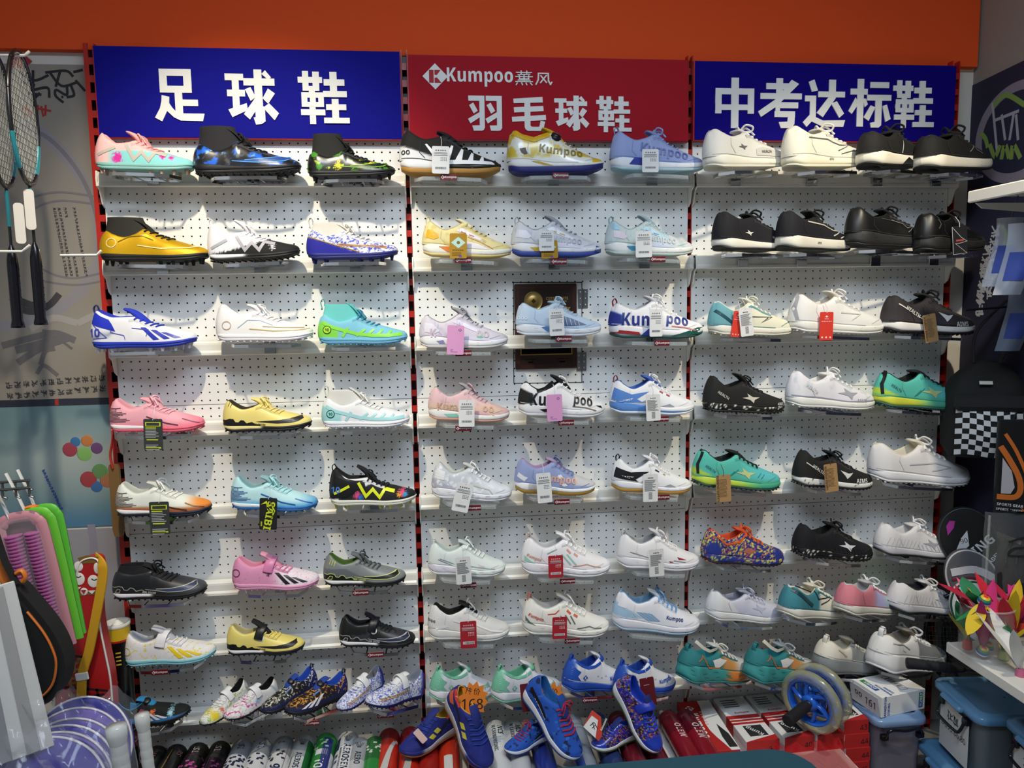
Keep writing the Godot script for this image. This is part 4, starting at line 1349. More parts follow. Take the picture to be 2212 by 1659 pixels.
	sh("football_boot", "yellow strapped turf shoe", "pale yellow turf shoe with black strap bearing a small football badge", V(0.3132, 0.5076, 0.1), V(0.5422, 0.4994, 0.1), "turf", {"grp": g, "hc": 0.38, "dip": 0.27, "tg": 0.44, "um": "plastic", "up": ["f0de7c"], "ms": ["f4f1f6", ["x", "17171a", 0.46, 0.52]], "os": "131316", "li": "c9bd8c", "to": "1a1a1c", "la": "f0de7c", "bow": false, "strap": "1b1a1c", "ov": swoosh("23211e") + heelwave("1c1b1c") + [["@AIR ZOOM", "2a2622", "small_lettering", 0.44, 0.088, 0.022, -0.06], ["ball_badge", "ecece8"] + ring10("", 0.45, 0.225)[0].slice(3, 35)]})
	sh("football_boot", "black strapped turf shoe", "black turf shoe with black strap, pale outlines and white heel sole", V(0.6501, 0.5132, 0.1), V(0.8818, 0.496, 0.1), "turf", {"grp": g, "hc": 0.38, "dip": 0.28, "tg": 0.43, "um": "plastic", "up": ["1d1d20", ["n", "3a3a40", 4.0, 0.1, 0.1, 7.0]], "ms": ["f0eef4", ["x", "141416", 0.48, 0.54]], "os": "111113", "li": "141416", "la": "161618", "bow": false, "strap": "151517", "ov": swoosh("2a2c44", "c4c4ce") + heelwave("", "b9b9b4") + [["@AIR ZOOM", "c9c9c6", "small_lettering", 0.46, 0.088, 0.022, -0.06], ["ball_badge", "ecece8"] + ring10("", 0.45, 0.22)[0].slice(3, 35)]})
	# the crowded lowest row
	var gr := [["l", "e8508a", 7.0, 0.10, 1.0], ["n", "e8d23c", 9.0, 0.45, 0.1, 2.0], ["l", "5aa8d8", 8.0, 0.05, 6.0]]
	sh("football_boot", "black shoe with white stripes and dial", "black and blue dial shoe with three broad white stripes beside wrapped racket grips", V(-0.0019, 0.307, 0.13), V(0.2111, 0.3443, 0.16), "turf", {"grp": g, "up": ["15161a", ["r", "2f78b8", 0.0, 0.16, 0.9, 0.1, 0.004], ["s", "ee5aa0", 0.4, 0.19, 0.06, 1.0, 0.9], ["s", "ef7a3c", 0.55, 0.18, 0.05, 1.0, 0.9], ["s", "b0e0f0", 0.8, 0.14, 0.05, 1.0, 0.9]], "ms": "17181c", "os": "111114", "li": "2f88c0", "lace": false, "dial": "18181c", "ov": bars("e8e8f2", -0.12)}, 7)
	for k in 2:
		sh("football_boot", ["white graffiti shoe by the blue one", "white graffiti shoe by the dark pair"][k], ["white strapped kids shoe with yellow paint strokes and black lining", "white strapped kids shoe with magenta paint strokes, overlapping the toe of its twin"][k], [V(0.3558, 0.3502, 0.07), V(0.443, 0.339, 0.07)][k], [V(0.2572, 0.3307, 0.21), V(0.3237, 0.3426, 0.21)][k], "turf", {"grp": g, "up": ["ecebea", ["l", "b9a9b0", 9.0, 0.05, 3.0 + k]] + ([["s", "e8cf2c", 0.8, 0.12, 0.1, 0.8, 0.9], ["s", "d86a4a", 0.65, 0.16, 0.05, 0.9, 0.9], ["l", "9ac04a", 5.0, 0.05, 1.0]] if k == 0 else [["l", "cf3a9a", 6.0, 0.1, 1.0], ["s", "5a9ad8", 0.45, 0.15, 0.07, 0.8, 0.8], ["x", "ecebea", 0.6, 0.3]]), "ms": "1c1a1e", "mh": 0.05, "mf": 0.04, "os": "141316", "li": "101012", "to": "efeef0", "la": "efeef0", "bow": false, "strap": "f2f1f4", "sd": -1.0}, 7, k)
	for k in 2:
		sh("football_boot", ["dark dial shoe by the white pair", "dark dial shoe with white stripes"][k], ["black and navy dial shoe with blue lining and white scrawl beside the white pair", "black navy dial shoe with orange sparks and white stripes"][k], [V(0.5685, 0.365, 0.07), V(0.6565, 0.3275, 0.07)][k], [V(0.4293, 0.3487, 0.2), V(0.4983, 0.3461, 0.21)][k], "turf", {"grp": g, "up": ["17171b", ["x", "1a2470", 0.35, 0.1], ["l", ["e6e2d2", "e8a03a"][k], 10.0, 0.09, 2.0], ["n", "c84a7a", 8.0, 0.5, 0.1, 4.0], ["y", "17204e", 0.1, 0.16]], "ms": "141417", "os": "111113", "li": "2a56c4", "to": "2244a0", "lace": false, "dial": "1a1a1e", "pull": "38404c", "sd": -1.0, "ov": (bars("eceaf4", -0.05) if k == 1 else []) + [["~dial_ladder", "5a78b4", 0.014, 0.5, 0.25, 0.62, 0.21]]}, 7, k)
	for k in 2:
		sh("football_boot", ["white blue scribble shoe by the dark pair", "white blue scribble shoe by the upright"][k], ["white strapped kids shoe with blue scribbles, leaning against the dark pair", "white strapped kids shoe with blue scribbles, closest to the slotted upright"][k], [V(0.7742, 0.3592, 0.07), V(0.8934, 0.3096, 0.07)][k], [V(0.651, 0.34, 0.2), V(0.7359, 0.3595, 0.22)][k], "turf", {"grp": g, "up": ["e9eaf0", ["l", "5a6ac8", 11.0, 0.1, 1.0 * k], ["l", "4a5cc4", 19.0, 0.07, 4.0], ["x", "2a2f9c", 0.16, 0.06]], "ms": "23266e", "os": "1c1f5a", "mh": 0.055, "mf": 0.045, "li": "a9adb8", "to": "eeeef0", "la": "efeeea", "bow": false, "strap": "eff0f2", "sd": -1.0, "ov": [["~gold_line", "c9953c", 0.009, 0.34, 0.165, 0.6, 0.15, 0.88, 0.13], ["~gold_line", "c9953c", 0.009, 0.36, 0.145, 0.6, 0.13, 0.88, 0.11]]}, 7, k)

func build_badminton_shoes() -> void:
	var g := "badminton shoes on the middle bay"
	sh("badminton_shoe", "black and white finned court shoe", "black and white court shoe with white fins along the toe and a gum sole", V(0.8843, 1.9401, 0.1), V(1.1791, 1.9326, 0.1), "court", {"grp": g, "hc": 0.42, "dip": 0.33, "tg": 0.43, "th": 0.17, "up": ["16161a", ["r", "eeeef0", -0.1, 0.30, 0.34, 0.16, 0.003], ["y", "eeeef0", 0.12, 0.18], ["x", "16161a", 0.3, 0.36]], "ms": ["eeeef0", ["x", "17171a", 0.36, 0.42]], "os": "b0803a", "oh": 0.05, "li": "141416", "la": "101012", "bow": false, "ov": [["@OO", "17171a", "small_lettering", 0.06, 0.2, 0.04], ["fin", "f0f0f2", 0.42, 0.13, 0.5, 0.28, 0.52, 0.27, 0.48, 0.12], ["fin", "f0f0f2", 0.53, 0.12, 0.6, 0.25, 0.62, 0.235, 0.6, 0.11], ["fin", "f0f0f2", 0.65, 0.11, 0.7, 0.215, 0.72, 0.20, 0.71, 0.10], ["fin", "f0f0f2", 0.76, 0.10, 0.8, 0.18, 0.82, 0.17, 0.82, 0.10], ["fin", "f0f0f2", 0.36, 0.12, 0.24, 0.28, 0.26, 0.285, 0.42, 0.12], ["side_base", "f0f0f2", 0.36, 0.09, 0.36, 0.135, 0.9, 0.13, 0.95, 0.1]]}, 0, 2)
	sh("badminton_shoe", "white and yellow dial shoe", "white and yellow court shoe with black dial and a deep blue sole, tag inside", V(1.2029, 1.9408, 0.1), V(1.4928, 1.9415, 0.1), "court", {"grp": g, "hc": 0.43, "dip": 0.35, "tg": 0.47, "ty": 0.41, "th": 0.17, "um": "patent", "up": ["ece8dc", ["n", "dcbf3c", 5.0, -0.1, 0.2, 1.0], ["y", "f0eee8", 0.14, 0.17], ["x", "e0bb1c", 0.84, 0.87]], "ms": "f0eeec", "os": "20246e", "oh": 0.06, "li": "d9ae1a", "to": "d9ae1a", "la": "e9e4d0", "bow": false, "df": 0.72, "dial": "141414", "ov": [["~collar_band", "d9ae1a", 0.05, 0.04, 0.40, 0.14, 0.36, 0.26, 0.33, 0.4, 0.38], brand("8f7f3c", 0.53, 0.205, 0.075, -0.14, 1.1), ["arch_window", "c9a01e", 0.22, 0.115, 0.3, 0.115, 0.45, 0.07, 0.36, 0.075], ["heel_print", "4a3a2a", 0.11, 0.24, 0.17, 0.25, 0.19, 0.19, 0.16, 0.18, 0.13, 0.2]]}, 0, 2)
	sh("badminton_shoe", "periwinkle court shoe under red sign", "periwinkle blue court shoe with big tonal lettering and a deep blue heel wedge", V(1.5158, 1.9512, 0.1), V(1.804, 1.9408, 0.1), "court", {"grp": g, "hc": 0.40, "dip": 0.31, "tg": 0.43, "pull": "8e9ccb", "up": ["9aa9da", ["x", "a9b8e4", 0.6, 0.9], ["y", "93a2d4", 0.1, 0.25]], "ms": "eceef4", "os": "a9c9d2", "li": "8795c4", "la": "9fb0e2", "ov": [brand("5b6aa6", 0.53, 0.19, 0.085, -0.16, 1.1), ["heel_wedge", "2c3f9c", 0.16, 0.06, 0.22, 0.135, 0.38, 0.125, 0.36, 0.05]]}, 0, 2)
	sh("badminton_shoe", "yellow translucent court shoe", "translucent pale yellow court shoe with a gold tag and orange arch", V(0.9426, 1.7035, 0.1), V(1.2058, 1.69, 0.1), "court", {"grp": g, "hc": 0.38, "dip": 0.29, "tg": 0.43, "pull": "e6d489", "up": ["e8dba0", ["n", "dccb80", 9.0, 0.1, 0.3, 0.0], ["x", "ddc97c", 0.85, 1.0]], "ms": "f1efe6", "os": "d9c27c", "li": "b9ab7c", "to": "ece4c4", "la": "dcc878", "bow": false, "ov": eyelets("efe9f0", "c05a3a") + [["heel_panel", "efb42c", 0.04, 0.29, 0.035, 0.2, 0.12, 0.18, 0.17, 0.2, 0.16, 0.24, 0.1, 0.28], ["arch_panel", "ee8a3c", 0.17, 0.105, 0.3, 0.11, 0.34, 0.05, 0.27, 0.05], ["~vamp_seam", "c4844c", 0.008, 0.5, 0.22, 0.64, 0.17, 0.78, 0.1], ["side_panel", "eeeaf2", 0.46, 0.18, 0.6, 0.15, 0.75, 0.09, 0.46, 0.1], ["~toe_ring", "d8c48a", 0.016, 0.63, 0.18, 0.66, 0.2, 0.69, 0.18, 0.66, 0.16, 0.63, 0.18]]}, 1, 2)
	sh("badminton_shoe", "white court shoe with blue toe cap", "translucent white court shoe with deep blue sole and toe, gold tag behind a white one", V(1.2102, 1.701, 0.1), V(1.4833, 1.6915, 0.1), "court", {"grp": g, "hc": 0.37, "dip": 0.28, "tg": 0.45, "pull": "b9bac2", "up": ["dcdde2", ["n", "cfd0da", 7.0, 0.1, 0.3, 0.0], ["y", "eceaf2", 0.1, 0.14]], "ms": "f0eff2", "os": "3c50a4", "oh": 0.045, "li": "a3a5ac", "la": "8f93ac", "bow": false, "ov": eyelets("efeef4", "c9a24a") + [["heel_panel", "ecebf4", 0.04, 0.28, 0.035, 0.2, 0.16, 0.18, 0.2, 0.21, 0.14, 0.27], brand("b9bcc8", 0.56, 0.175, 0.07, -0.12), ["side_panel", "e9e6f4", 0.46, 0.15, 0.62, 0.14, 0.75, 0.09, 0.46, 0.1], ["arch_panel", "d8b43c", 0.18, 0.09, 0.28, 0.095, 0.3, 0.05, 0.24, 0.05], ["toe_cap", "44549f", 0.92, 0.13, 0.99, 0.11, 0.99, 0.06, 0.9, 0.06]]}, 1, 2)
	sh("badminton_shoe", "mint and pale blue court shoe", "translucent mint court shoe with sky blue collar and a pearly heel panel", V(1.4992, 1.7012, 0.1), V(1.7726, 1.6902, 0.1), "court", {"grp": g, "hc": 0.37, "dip": 0.28, "tg": 0.45, "pull": "a9c3cc", "up": ["ccd9d8", ["x", "d9dce0", 0.5, 0.9], ["n", "bfd0d2", 8.0, 0.1, 0.3, 3.0]], "ms": "eff0ee", "os": "b9cac4", "li": "9fb2bc", "la": "b4d9ea", "bow": false, "ov": eyelets("a9d6ec", "4a6fb4") + [["heel_panel", "e6d9e6", 0.06, 0.26, 0.07, 0.19, 0.18, 0.17, 0.21, 0.2, 0.16, 0.25], ["collar_panel", "9fd0e8", 0.04, 0.34, 0.04, 0.28, 0.12, 0.27, 0.12, 0.31], brand("c4ccd2", 0.58, 0.175, 0.065, -0.12), ["side_panel", "d4daf0", 0.46, 0.15, 0.62, 0.14, 0.75, 0.09, 0.46, 0.1], ["arch_panel", "4aa0c4", 0.2, 0.095, 0.3, 0.1, 0.34, 0.05, 0.26, 0.05]]}, 1, 2)
	sh("badminton_shoe", "lilac translucent court shoe", "translucent lilac court shoe behind a pink tag, tall grey tongue loop", V(0.9264, 1.4307, 0.1), V(1.1913, 1.422, 0.1), "court", {"grp": g, "hc": 0.36, "dip": 0.28, "tg": 0.46, "up": ["d6d0de", ["n", "c9c3d6", 8.0, 0.1, 0.3, 0.0], ["x", "c6c2c8", 0.82, 1.0], ["y", "dcd8ec", 0.1, 0.15]], "ms": "efeef0", "os": "c9c6c4", "li": "9c9ba0", "la": "bcb9c8", "bow": true, "ov": eyelets("e0dcf0", "d8d4ec") + [["heel_panel", "e4e0ec", 0.05, 0.28, 0.05, 0.18, 0.16, 0.16, 0.22, 0.19, 0.14, 0.27], ["@K", "cdb9cc", "lettering", 0.15, 0.17, 0.09], ["@oo", "c9bcc0", "lettering", 0.70, 0.165, 0.085, -0.1, 1.1], ["~green_glint", "5fd8a0", 0.012, 0.64, 0.135, 0.67, 0.125, 0.70, 0.135], ["side_panel", "dcd9f0", 0.46, 0.15, 0.66, 0.12, 0.78, 0.09, 0.46, 0.1], ["arch_panel", "8a88b8", 0.18, 0.08, 0.26, 0.09, 0.28, 0.05, 0.22, 0.05]]}, 2, 2)
	sh("badminton_shoe", "pale blue knit court shoe", "pale blue court shoe with navy ribbed panel in front of the wooden plaque", V(1.2206, 1.4611, 0.1), V(1.4824, 1.4529, 0.1), "court", {"grp": g, "hc": 0.37, "dip": 0.3, "tg": 0.4, "up": ["c3d6ea", ["y", "b9cfe8", 0.1, 0.2]], "ms": "e4e8f0", "os": "d6dbe6", "wave": 0.02, "li": "a4b8c4", "la": "b8cedd", "ov": [["ribbed_panel", "4e6490", 0.38, 0.12, 0.46, 0.25, 0.62, 0.205, 0.8, 0.135, 0.62, 0.12], ["~rib", "c9ccc0", 0.006, 0.5, 0.235, 0.52, 0.13], ["~rib", "c9ccc0", 0.006, 0.55, 0.22, 0.57, 0.13], ["~rib", "c9ccc0", 0.006, 0.6, 0.205, 0.62, 0.13], ["~rib", "c9ccc0", 0.006, 0.65, 0.185, 0.67, 0.13], ["~rib", "c9ccc0", 0.006, 0.7, 0.17, 0.71, 0.13], ["@OOO", "e6eef6", "small_lettering", 0.06, 0.2, 0.035], ["arch_panel", "5a82bc", 0.27, 0.1, 0.36, 0.12, 0.4, 0.06, 0.34, 0.05]]}, 2, 2)
	sh("badminton_shoe", "white court shoe with navy lettering", "white court shoe with large navy lettering, navy heel, red and green sole", V(1.5103, 1.448, 0.1), V(1.8067, 1.4389, 0.1), "court", {"grp": g, "hc": 0.35, "dip": 0.29, "tg": 0.44, "up": ["eeedf0", ["r", "22348c", -0.05, 0.3, 0.1, 0.24, 0.002], ["x", "eeedf0", 0.08, 0.13]], "ms": ["eeedf0"], "os": "1d4f4a", "li": "c9c9ce", "la": "f2f1f2", "pull": "b02a34", "ov": [["@Kum", "1f3488", "lettering", 0.27, 0.195, 0.125, 0.0, 0.95], ["@poo", "1f3488", "lettering", 0.68, 0.17, 0.095, -0.12, 1.05], ["sole_stripe", "a02a34", 0.005, 0.09, 0.005, 0.05, 0.3, 0.035, 0.28, 0.065], ["arch_panel", "2c3f9c", 0.3, 0.03, 0.38, 0.1, 0.5, 0.09, 0.44, 0.03], ["toe_cap", "1d5a50", 0.9, 0.12, 0.99, 0.12, 0.99, 0.06, 0.6, 0.03, 0.7, 0.055], ["~vamp_line", "d88a84", 0.012, 0.62, 0.13, 0.75, 0.12, 0.87, 0.09]]}, 2, 2)
	sh("badminton_shoe", "pink and peach court shoe", "translucent pink court shoe with peach heel and mint arch", V(0.9454, 1.2132, 0.1), V(1.1918, 1.195, 0.1), "court", {"grp": g, "hc": 0.39, "dip": 0.29, "tg": 0.46, "up": ["e2bcc2", ["x", "e8c4c4", 0.5, 0.9], ["y", "e0c0a8", 0.12, 0.28], ["n", "d4a9b4", 8.0, 0.2, 0.3, 0.0], ["x", "dfb4b6", 0.8, 1.0]], "ms": "eeecea", "os": "cf9a84", "li": "a4a0a2", "la": "cba9b2", "bow": true, "ov": [["@Kum", "c9a48c", "lettering", 0.22, 0.17, 0.085], ["@oo", "d2a68c", "lettering", 0.72, 0.16, 0.08, -0.1, 1.1], ["~glint", "a8f0dc", 0.02, 0.29, 0.19, 0.31, 0.16], ["arch_panel", "8fcfc0", 0.18, 0.08, 0.34, 0.09, 0.38, 0.05, 0.24, 0.045], ["side_panel", "e3b2bc", 0.52, 0.15, 0.7, 0.12, 0.8, 0.09, 0.5, 0.1]]}, 3, 2)
	sh("badminton_shoe", "white court shoe with black lettering", "white court shoe with very large black lettering and black collar", V(1.2225, 1.2173, 0.1), V(1.4904, 1.1999, 0.1), "court", {"grp": g, "hc": 0.37, "dip": 0.28, "tg": 0.47, "up": ["ecebec", ["r", "161618", -0.05, 0.33, 0.14, 0.25, 0.002], ["x", "ecebec", 0.12, 0.18]], "ms": "e9e8ea", "os": "dddcdf", "li": "141416", "la": "eeedee", "ov": [["@Ku", "161618", "lettering", 0.2, 0.19, 0.13, 0.0, 0.9], ["@poo", "161618", "lettering", 0.72, 0.17, 0.095, -0.14, 1.0], ["~collar_line", "161618", 0.04, 0.2, 0.28, 0.28, 0.31, 0.36, 0.38], ["toe_mark", "161618", 0.87, 0.145, 0.94, 0.14, 0.96, 0.11, 0.93, 0.12], ["arch_panel", "1a1a1c", 0.22, 0.08, 0.32, 0.09, 0.36, 0.06, 0.28, 0.05], ["~vamp_line", "8a7a6a", 0.012, 0.6, 0.13, 0.75, 0.12, 0.87, 0.09]]}, 3, 2)
	sh("badminton_shoe", "white court shoe with cornflower flame", "white court shoe with cornflower blue flames at the heel and red loops", V(1.5112, 1.2154, 0.1), V(1.7804, 1.1994, 0.1), "court", {"grp": g, "hc": 0.37, "dip": 0.28, "tg": 0.44, "pull": "9a4048", "up": ["ebebef"], "ms": ["5d8fd6", ["x", "ecedf2", 0.42, 0.48], ["y", "5d8fd6", 0.045, 0.06]], "os": "e6eaf2", "li": "3f64b4", "la": "eceaec", "ov": [["flame", "5a8ad2", 0.02, 0.29, 0.01, 0.13, 0.36, 0.13, 0.28, 0.17, 0.42, 0.26, 0.22, 0.22], ["flame_gap", "ecebef", 0.1, 0.15, 0.24, 0.18, 0.2, 0.15], ["arch_panel", "8f939c", 0.32, 0.13, 0.44, 0.19, 0.44, 0.13], ["~lace_loop", "b03a3c", 0.014, 0.55, 0.265, 0.58, 0.25], ["~lace_loop", "b03a3c", 0.014, 0.63, 0.23, 0.66, 0.215], ["arch_mark", "9aa0a8", 0.56, 0.10, 0.66, 0.13, 0.72, 0.1]]}, 3, 2)
	sh("badminton_shoe", "pearl white court shoe with bulky collar", "pearl white and pale grey court shoe with a tilted white tag", V(0.9487, 0.971, 0.1), V(1.195, 0.9468, 0.1), "court", {"grp": g, "hc": 0.42, "dip": 0.3, "tg": 0.44, "up": ["dde2ea", ["x", "c9cfd8", 0.7, 0.5], ["r", "b9b4c4", 0.1, 0.2, 0.36, 0.1, 0.01], ["n", "e9ecf2", 12.0, 0.1, 0.2, 0.0]], "ms": "e9e9ef", "os": "dcdce4", "wave": 0.035, "li": "c9cac8", "la": "eeeef0", "ov": [["~vamp_seam", "cbc9bc", 0.014, 0.45, 0.2, 0.6, 0.17, 0.7, 0.15, 0.74, 0.1], ["heel_panel", "eaeaee", 0.03, 0.36, 0.02, 0.24, 0.14, 0.23, 0.14, 0.33]]}, 4, 2)
	sh("badminton_shoe", "periwinkle court shoe with gum sole", "periwinkle court shoe with peach lettering, white hexagons and a gum sole", V(1.2071, 0.9744, 0.1), V(1.4611, 0.9544, 0.1), "court", {"grp": g, "hc": 0.4, "dip": 0.3, "tg": 0.43, "up": ["8f9cc9", ["x", "c9c9cc", 0.7, 0.72], ["r", "8f9cc9", 0.7, 0.13, 1.0, 0.12, 0.0]], "ms": ["efeff0", ["x", "b9bcc0", 0.14, 0.16], ["x", "efeff0", 0.3, 0.32]], "os": "9c7a2c", "oh": 0.045, "li": "a98fb4", "la": "7080a8", "ov": [["@Kumpoo", "e0a98c", "lettering", 0.5, 0.185, 0.085, -0.06, 1.0], ["hexagon", "dfe2ea", 0.5, 0.24, 0.54, 0.25, 0.56, 0.22, 0.53, 0.2, 0.5, 0.21], ["hexagon", "dfe2ea", 0.56, 0.15, 0.6, 0.15, 0.62, 0.125, 0.58, 0.11, 0.55, 0.125], ["heel_panel", "dfe0e6", 0.03, 0.25, 0.02, 0.2, 0.1, 0.15, 0.14, 0.2, 0.1, 0.21]]}, 4, 2)
	sh("badminton_shoe", "white court shoe with black flame", "white court shoe with black flames at the heel and a gum sole", V(1.5151, 0.967, 0.1), V(1.7737, 0.9436, 0.1), "court", {"grp": g, "hc": 0.38, "dip": 0.28, "tg": 0.44, "pull": "17171a", "up": ["ebebee"], "ms": "ecedf2", "os": "b5893a", "oh": 0.045, "li": "c4c6cc", "to": "dcdce2", "la": "ecebec", "ov": [["flame", "17191e", 0.02, 0.29, 0.015, 0.17, 0.3, 0.13, 0.26, 0.16, 0.42, 0.26, 0.2, 0.24], ["flame_gap", "ecebef", 0.08, 0.2, 0.24, 0.19, 0.18, 0.17], ["~lace_loop", "1a1a1a", 0.014, 0.5, 0.285, 0.54, 0.265], ["~lace_loop", "b08a2c", 0.01, 0.6, 0.24, 0.62, 0.23], ["arch_panel", "8f939c", 0.32, 0.13, 0.44, 0.19, 0.44, 0.13], ["arch_mark", "9aa0a8", 0.6, 0.10, 0.68, 0.13, 0.76, 0.1]]}, 4, 2)
	sh("badminton_shoe", "mint white court shoe", "mint tinted white court shoe with pull loop and a long paper tag", V(0.9305, 0.7304, 0.1), V(1.1704, 0.7079, 0.1), "court", {"grp": g, "hc": 0.38, "dip": 0.29, "tg": 0.43, "pull": "cfdcd8", "up": ["dfe8e6", ["y", "e6ecea", 0.1, 0.2]], "ms": ["e4dfec", ["x", "e2eae8", 0.3, 0.5]], "os": "dfe2e2", "wave": 0.02, "li": "c6d2d0", "la": "e9efec", "ov": [["~seam", "8a9a9c", 0.008, 0.12, 0.2, 0.3, 0.13], ["~seam", "8a9a9c", 0.008, 0.14, 0.21, 0.32, 0.15], ["side_mark", "e6cfe0", 0.62, 0.17, 0.72, 0.14, 0.66, 0.135], ["~seam", "b2c0c0", 0.012, 0.45, 0.14, 0.65, 0.13, 0.85, 0.11]]}, 5, 2)
	sh("badminton_shoe", "white court shoe with aqua and peach trim", "white court shoe with aqua stripes, peach lace loops and a red tag", V(1.2237, 0.7156, 0.1), V(1.5069, 0.6905, 0.1), "court", {"grp": g, "hc": 0.38, "dip": 0.29, "tg": 0.46, "pull": "e2c6bc", "up": ["ebe9ee"], "ms": "eceaf0", "os": "e3e1e8", "wave": 0.02, "li": "c9cacf", "to": "e9e8ec", "la": "eeedee", "ov": [["~side_stripe", "9fcfc6", 0.016, 0.36, 0.23, 0.44, 0.14], ["~side_stripe", "9fcfc6", 0.016, 0.42, 0.24, 0.52, 0.14], ["~side_stripe", "9fcfc6", 0.016, 0.48, 0.24, 0.58, 0.14], ["~trim_line", "8fc4ba", 0.01, 0.26, 0.24, 0.36, 0.29], small("d99a84", 0.12, 0.19, 0.03, -0.3), ["heel_panel", "9fcfc2", 0.02, 0.2, 0.03, 0.14, 0.14, 0.13, 0.08, 0.16], ["~lace_loop", "dba08c", 0.02, 0.48, 0.29, 0.51, 0.26], ["~lace_loop", "dba08c", 0.02, 0.56, 0.25, 0.59, 0.23], ["~vamp_line", "dba48e", 0.009, 0.55, 0.12, 0.7, 0.15, 0.78, 0.13, 0.86, 0.12]]}, 5, 2)
	sh("badminton_shoe", "white court shoe with red darts", "white court shoe with a silver collar, small red darts and a long paper tag", V(1.5328, 0.7183, 0.1), V(1.801, 0.6927, 0.1), "court", {"grp": g, "hc": 0.38, "dip": 0.29, "tg": 0.46, "pull": "d4d4d6", "up": ["ebe9ec"], "ms": "eae8ee", "os": "e2dfe6", "wave": 0.015, "li": "a9aaae", "to": "d0d0d4", "la": "edebee", "ov": [["red_dart", "a02530", 0.68, 0.17, 0.8, 0.14, 0.7, 0.14], ["red_dart", "a02530", 0.58, 0.12, 0.64, 0.115, 0.6, 0.1], ["~seam", "9a9aa0", 0.008, 0.12, 0.2, 0.38, 0.13], ["~seam", "9a9aa0", 0.008, 0.64, 0.13, 0.78, 0.115]]}, 5, 2)
	sh("badminton_shoe", "white court shoe with black collar lining", "white ridged court shoe with a black lining and a red tag", V(0.9246, 0.5207, 0.1), V(1.1802, 0.5007, 0.1), "court", {"grp": g, "hc": 0.4, "dip": 0.3, "tg": 0.44, "up": ["e6e5e4", ["x", "d9d8d8", 0.5, 0.8], ["n", "c9c9c9", 40.0, 0.4, 0.2, 0.0]], "ms": "e9e8e4", "os": "dddcd8", "wave": 0.01, "li": "161618", "to": "1a1a1c", "la": "dcdad4", "ov": [["@poo", "5a5a5c", "small_lettering", 0.04, 0.22, 0.035], ["~wave_line", "f2f1ee", 0.02, 0.3, 0.24, 0.45, 0.2, 0.58, 0.2, 0.75, 0.14, 0.9, 0.12], ["heel_panel", "efeeec", 0.06, 0.17, 0.22, 0.19, 0.24, 0.16, 0.1, 0.13]]}, 6, 2)
	sh("badminton_shoe", "white court shoe with orange trim", "white court shoe with orange loops, grey stripes and a red tag", V(1.2237, 0.5195, 0.1), V(1.5019, 0.4904, 0.1), "court", {"grp": g, "hc": 0.38, "dip": 0.29, "tg": 0.45, "pull": "d8684a", "up": ["eae8e2"], "ms": "ebe9e4", "os": "e2e0da", "wave": 0.02, "li": "c4c4c4", "to": "e2e0da", "la": "eeece8", "ov": [["~side_stripe", "6a716c", 0.014, 0.40, 0.23, 0.46, 0.17], ["~side_stripe", "6a716c", 0.014, 0.46, 0.24, 0.52, 0.16], ["~side_stripe", "6a716c", 0.014, 0.52, 0.235, 0.57, 0.16], ["~trim_line", "cf5a3c", 0.01, 0.26, 0.24, 0.34, 0.25, 0.38, 0.29], small("cf4a34", 0.13, 0.2, 0.032, -0.3), ["heel_panel", "5f6a68", 0.02, 0.2, 0.03, 0.13, 0.13, 0.12, 0.07, 0.15], ["~lace_loop", "d8643c", 0.022, 0.48, 0.29, 0.51, 0.265], ["~lace_loop", "d8643c", 0.022, 0.56, 0.25, 0.59, 0.235], ["~vamp_line", "6a716c", 0.009, 0.6, 0.11, 0.74, 0.14, 0.8, 0.12, 0.88, 0.12]]}, 6, 2)
	sh("badminton_shoe", "white court shoe with sky blue laces", "white court shoe with sky blue laces and ribs and small dark lettering", V(1.5172, 0.516, 0.1), V(1.8033, 0.4785, 0.1), "court", {"grp": g, "hc": 0.4, "dip": 0.3, "tg": 0.45, "up": ["e9e9f2", ["r", "a9c9e4", 0.0, 0.3, 0.44, 0.1, 0.003], ["y", "e9e9f2", 0.14, 0.15]], "ms": "e9e9f2", "os": "a9c6de", "li": "7fa6c8", "to": "c9d6e4", "la": "6fa4d8", "ov": [["rib_panel", "9fbfdc", 0.22, 0.22, 0.4, 0.21, 0.5, 0.14, 0.36, 0.13], ["~rib", "7fa4c8", 0.006, 0.26, 0.215, 0.4, 0.14], ["~rib", "7fa4c8", 0.006, 0.31, 0.215, 0.44, 0.14], ["~rib", "7fa4c8", 0.006, 0.36, 0.215, 0.48, 0.14], small("1f2f6c", 0.66, 0.175, 0.036, -0.1), ["heel_panel", "eeeef6", 0.03, 0.34, 0.02, 0.26, 0.1, 0.25, 0.1, 0.31]]}, 6, 2)
	var dial := func(c: String, d: String, k: int) -> Dictionary:
		return {"grp": g, "up": ["e3e4ec", ["x", c, 0.1, 0.03]], "ms": ["e6e8ee"] if k == 0 else [c], "os": c, "li": d, "to": "d9dae2", "lace": false, "dial": c, "pull": c, "ov": [["heel_panel", c, 0.02, 0.32, 0.01, 0.16, 0.16, 0.14, 0.1, 0.2, 0.14, 0.25, 0.08, 0.28], ["~collar_band", c, 0.03, 0.06, 0.36, 0.16, 0.315, 0.26, 0.285, 0.36, 0.30, 0.44, 0.34], ["emblem", c, 0.22, 0.21, 0.26, 0.175, 0.22, 0.14, 0.18, 0.175], ["@K", "e9ecf0", "emblem_letter", 0.22, 0.175, 0.035], small(c, 0.72, 0.165, 0.045, 0.1), ["vent", "c4c6ce", 0.4, 0.2, 0.43, 0.2, 0.43, 0.185, 0.4, 0.185], ["vent", "c4c6ce", 0.46, 0.18, 0.49, 0.18, 0.49, 0.165, 0.46, 0.165], ["vent", "c4c6ce", 0.52, 0.2, 0.55, 0.2, 0.55, 0.185, 0.52, 0.185]]}
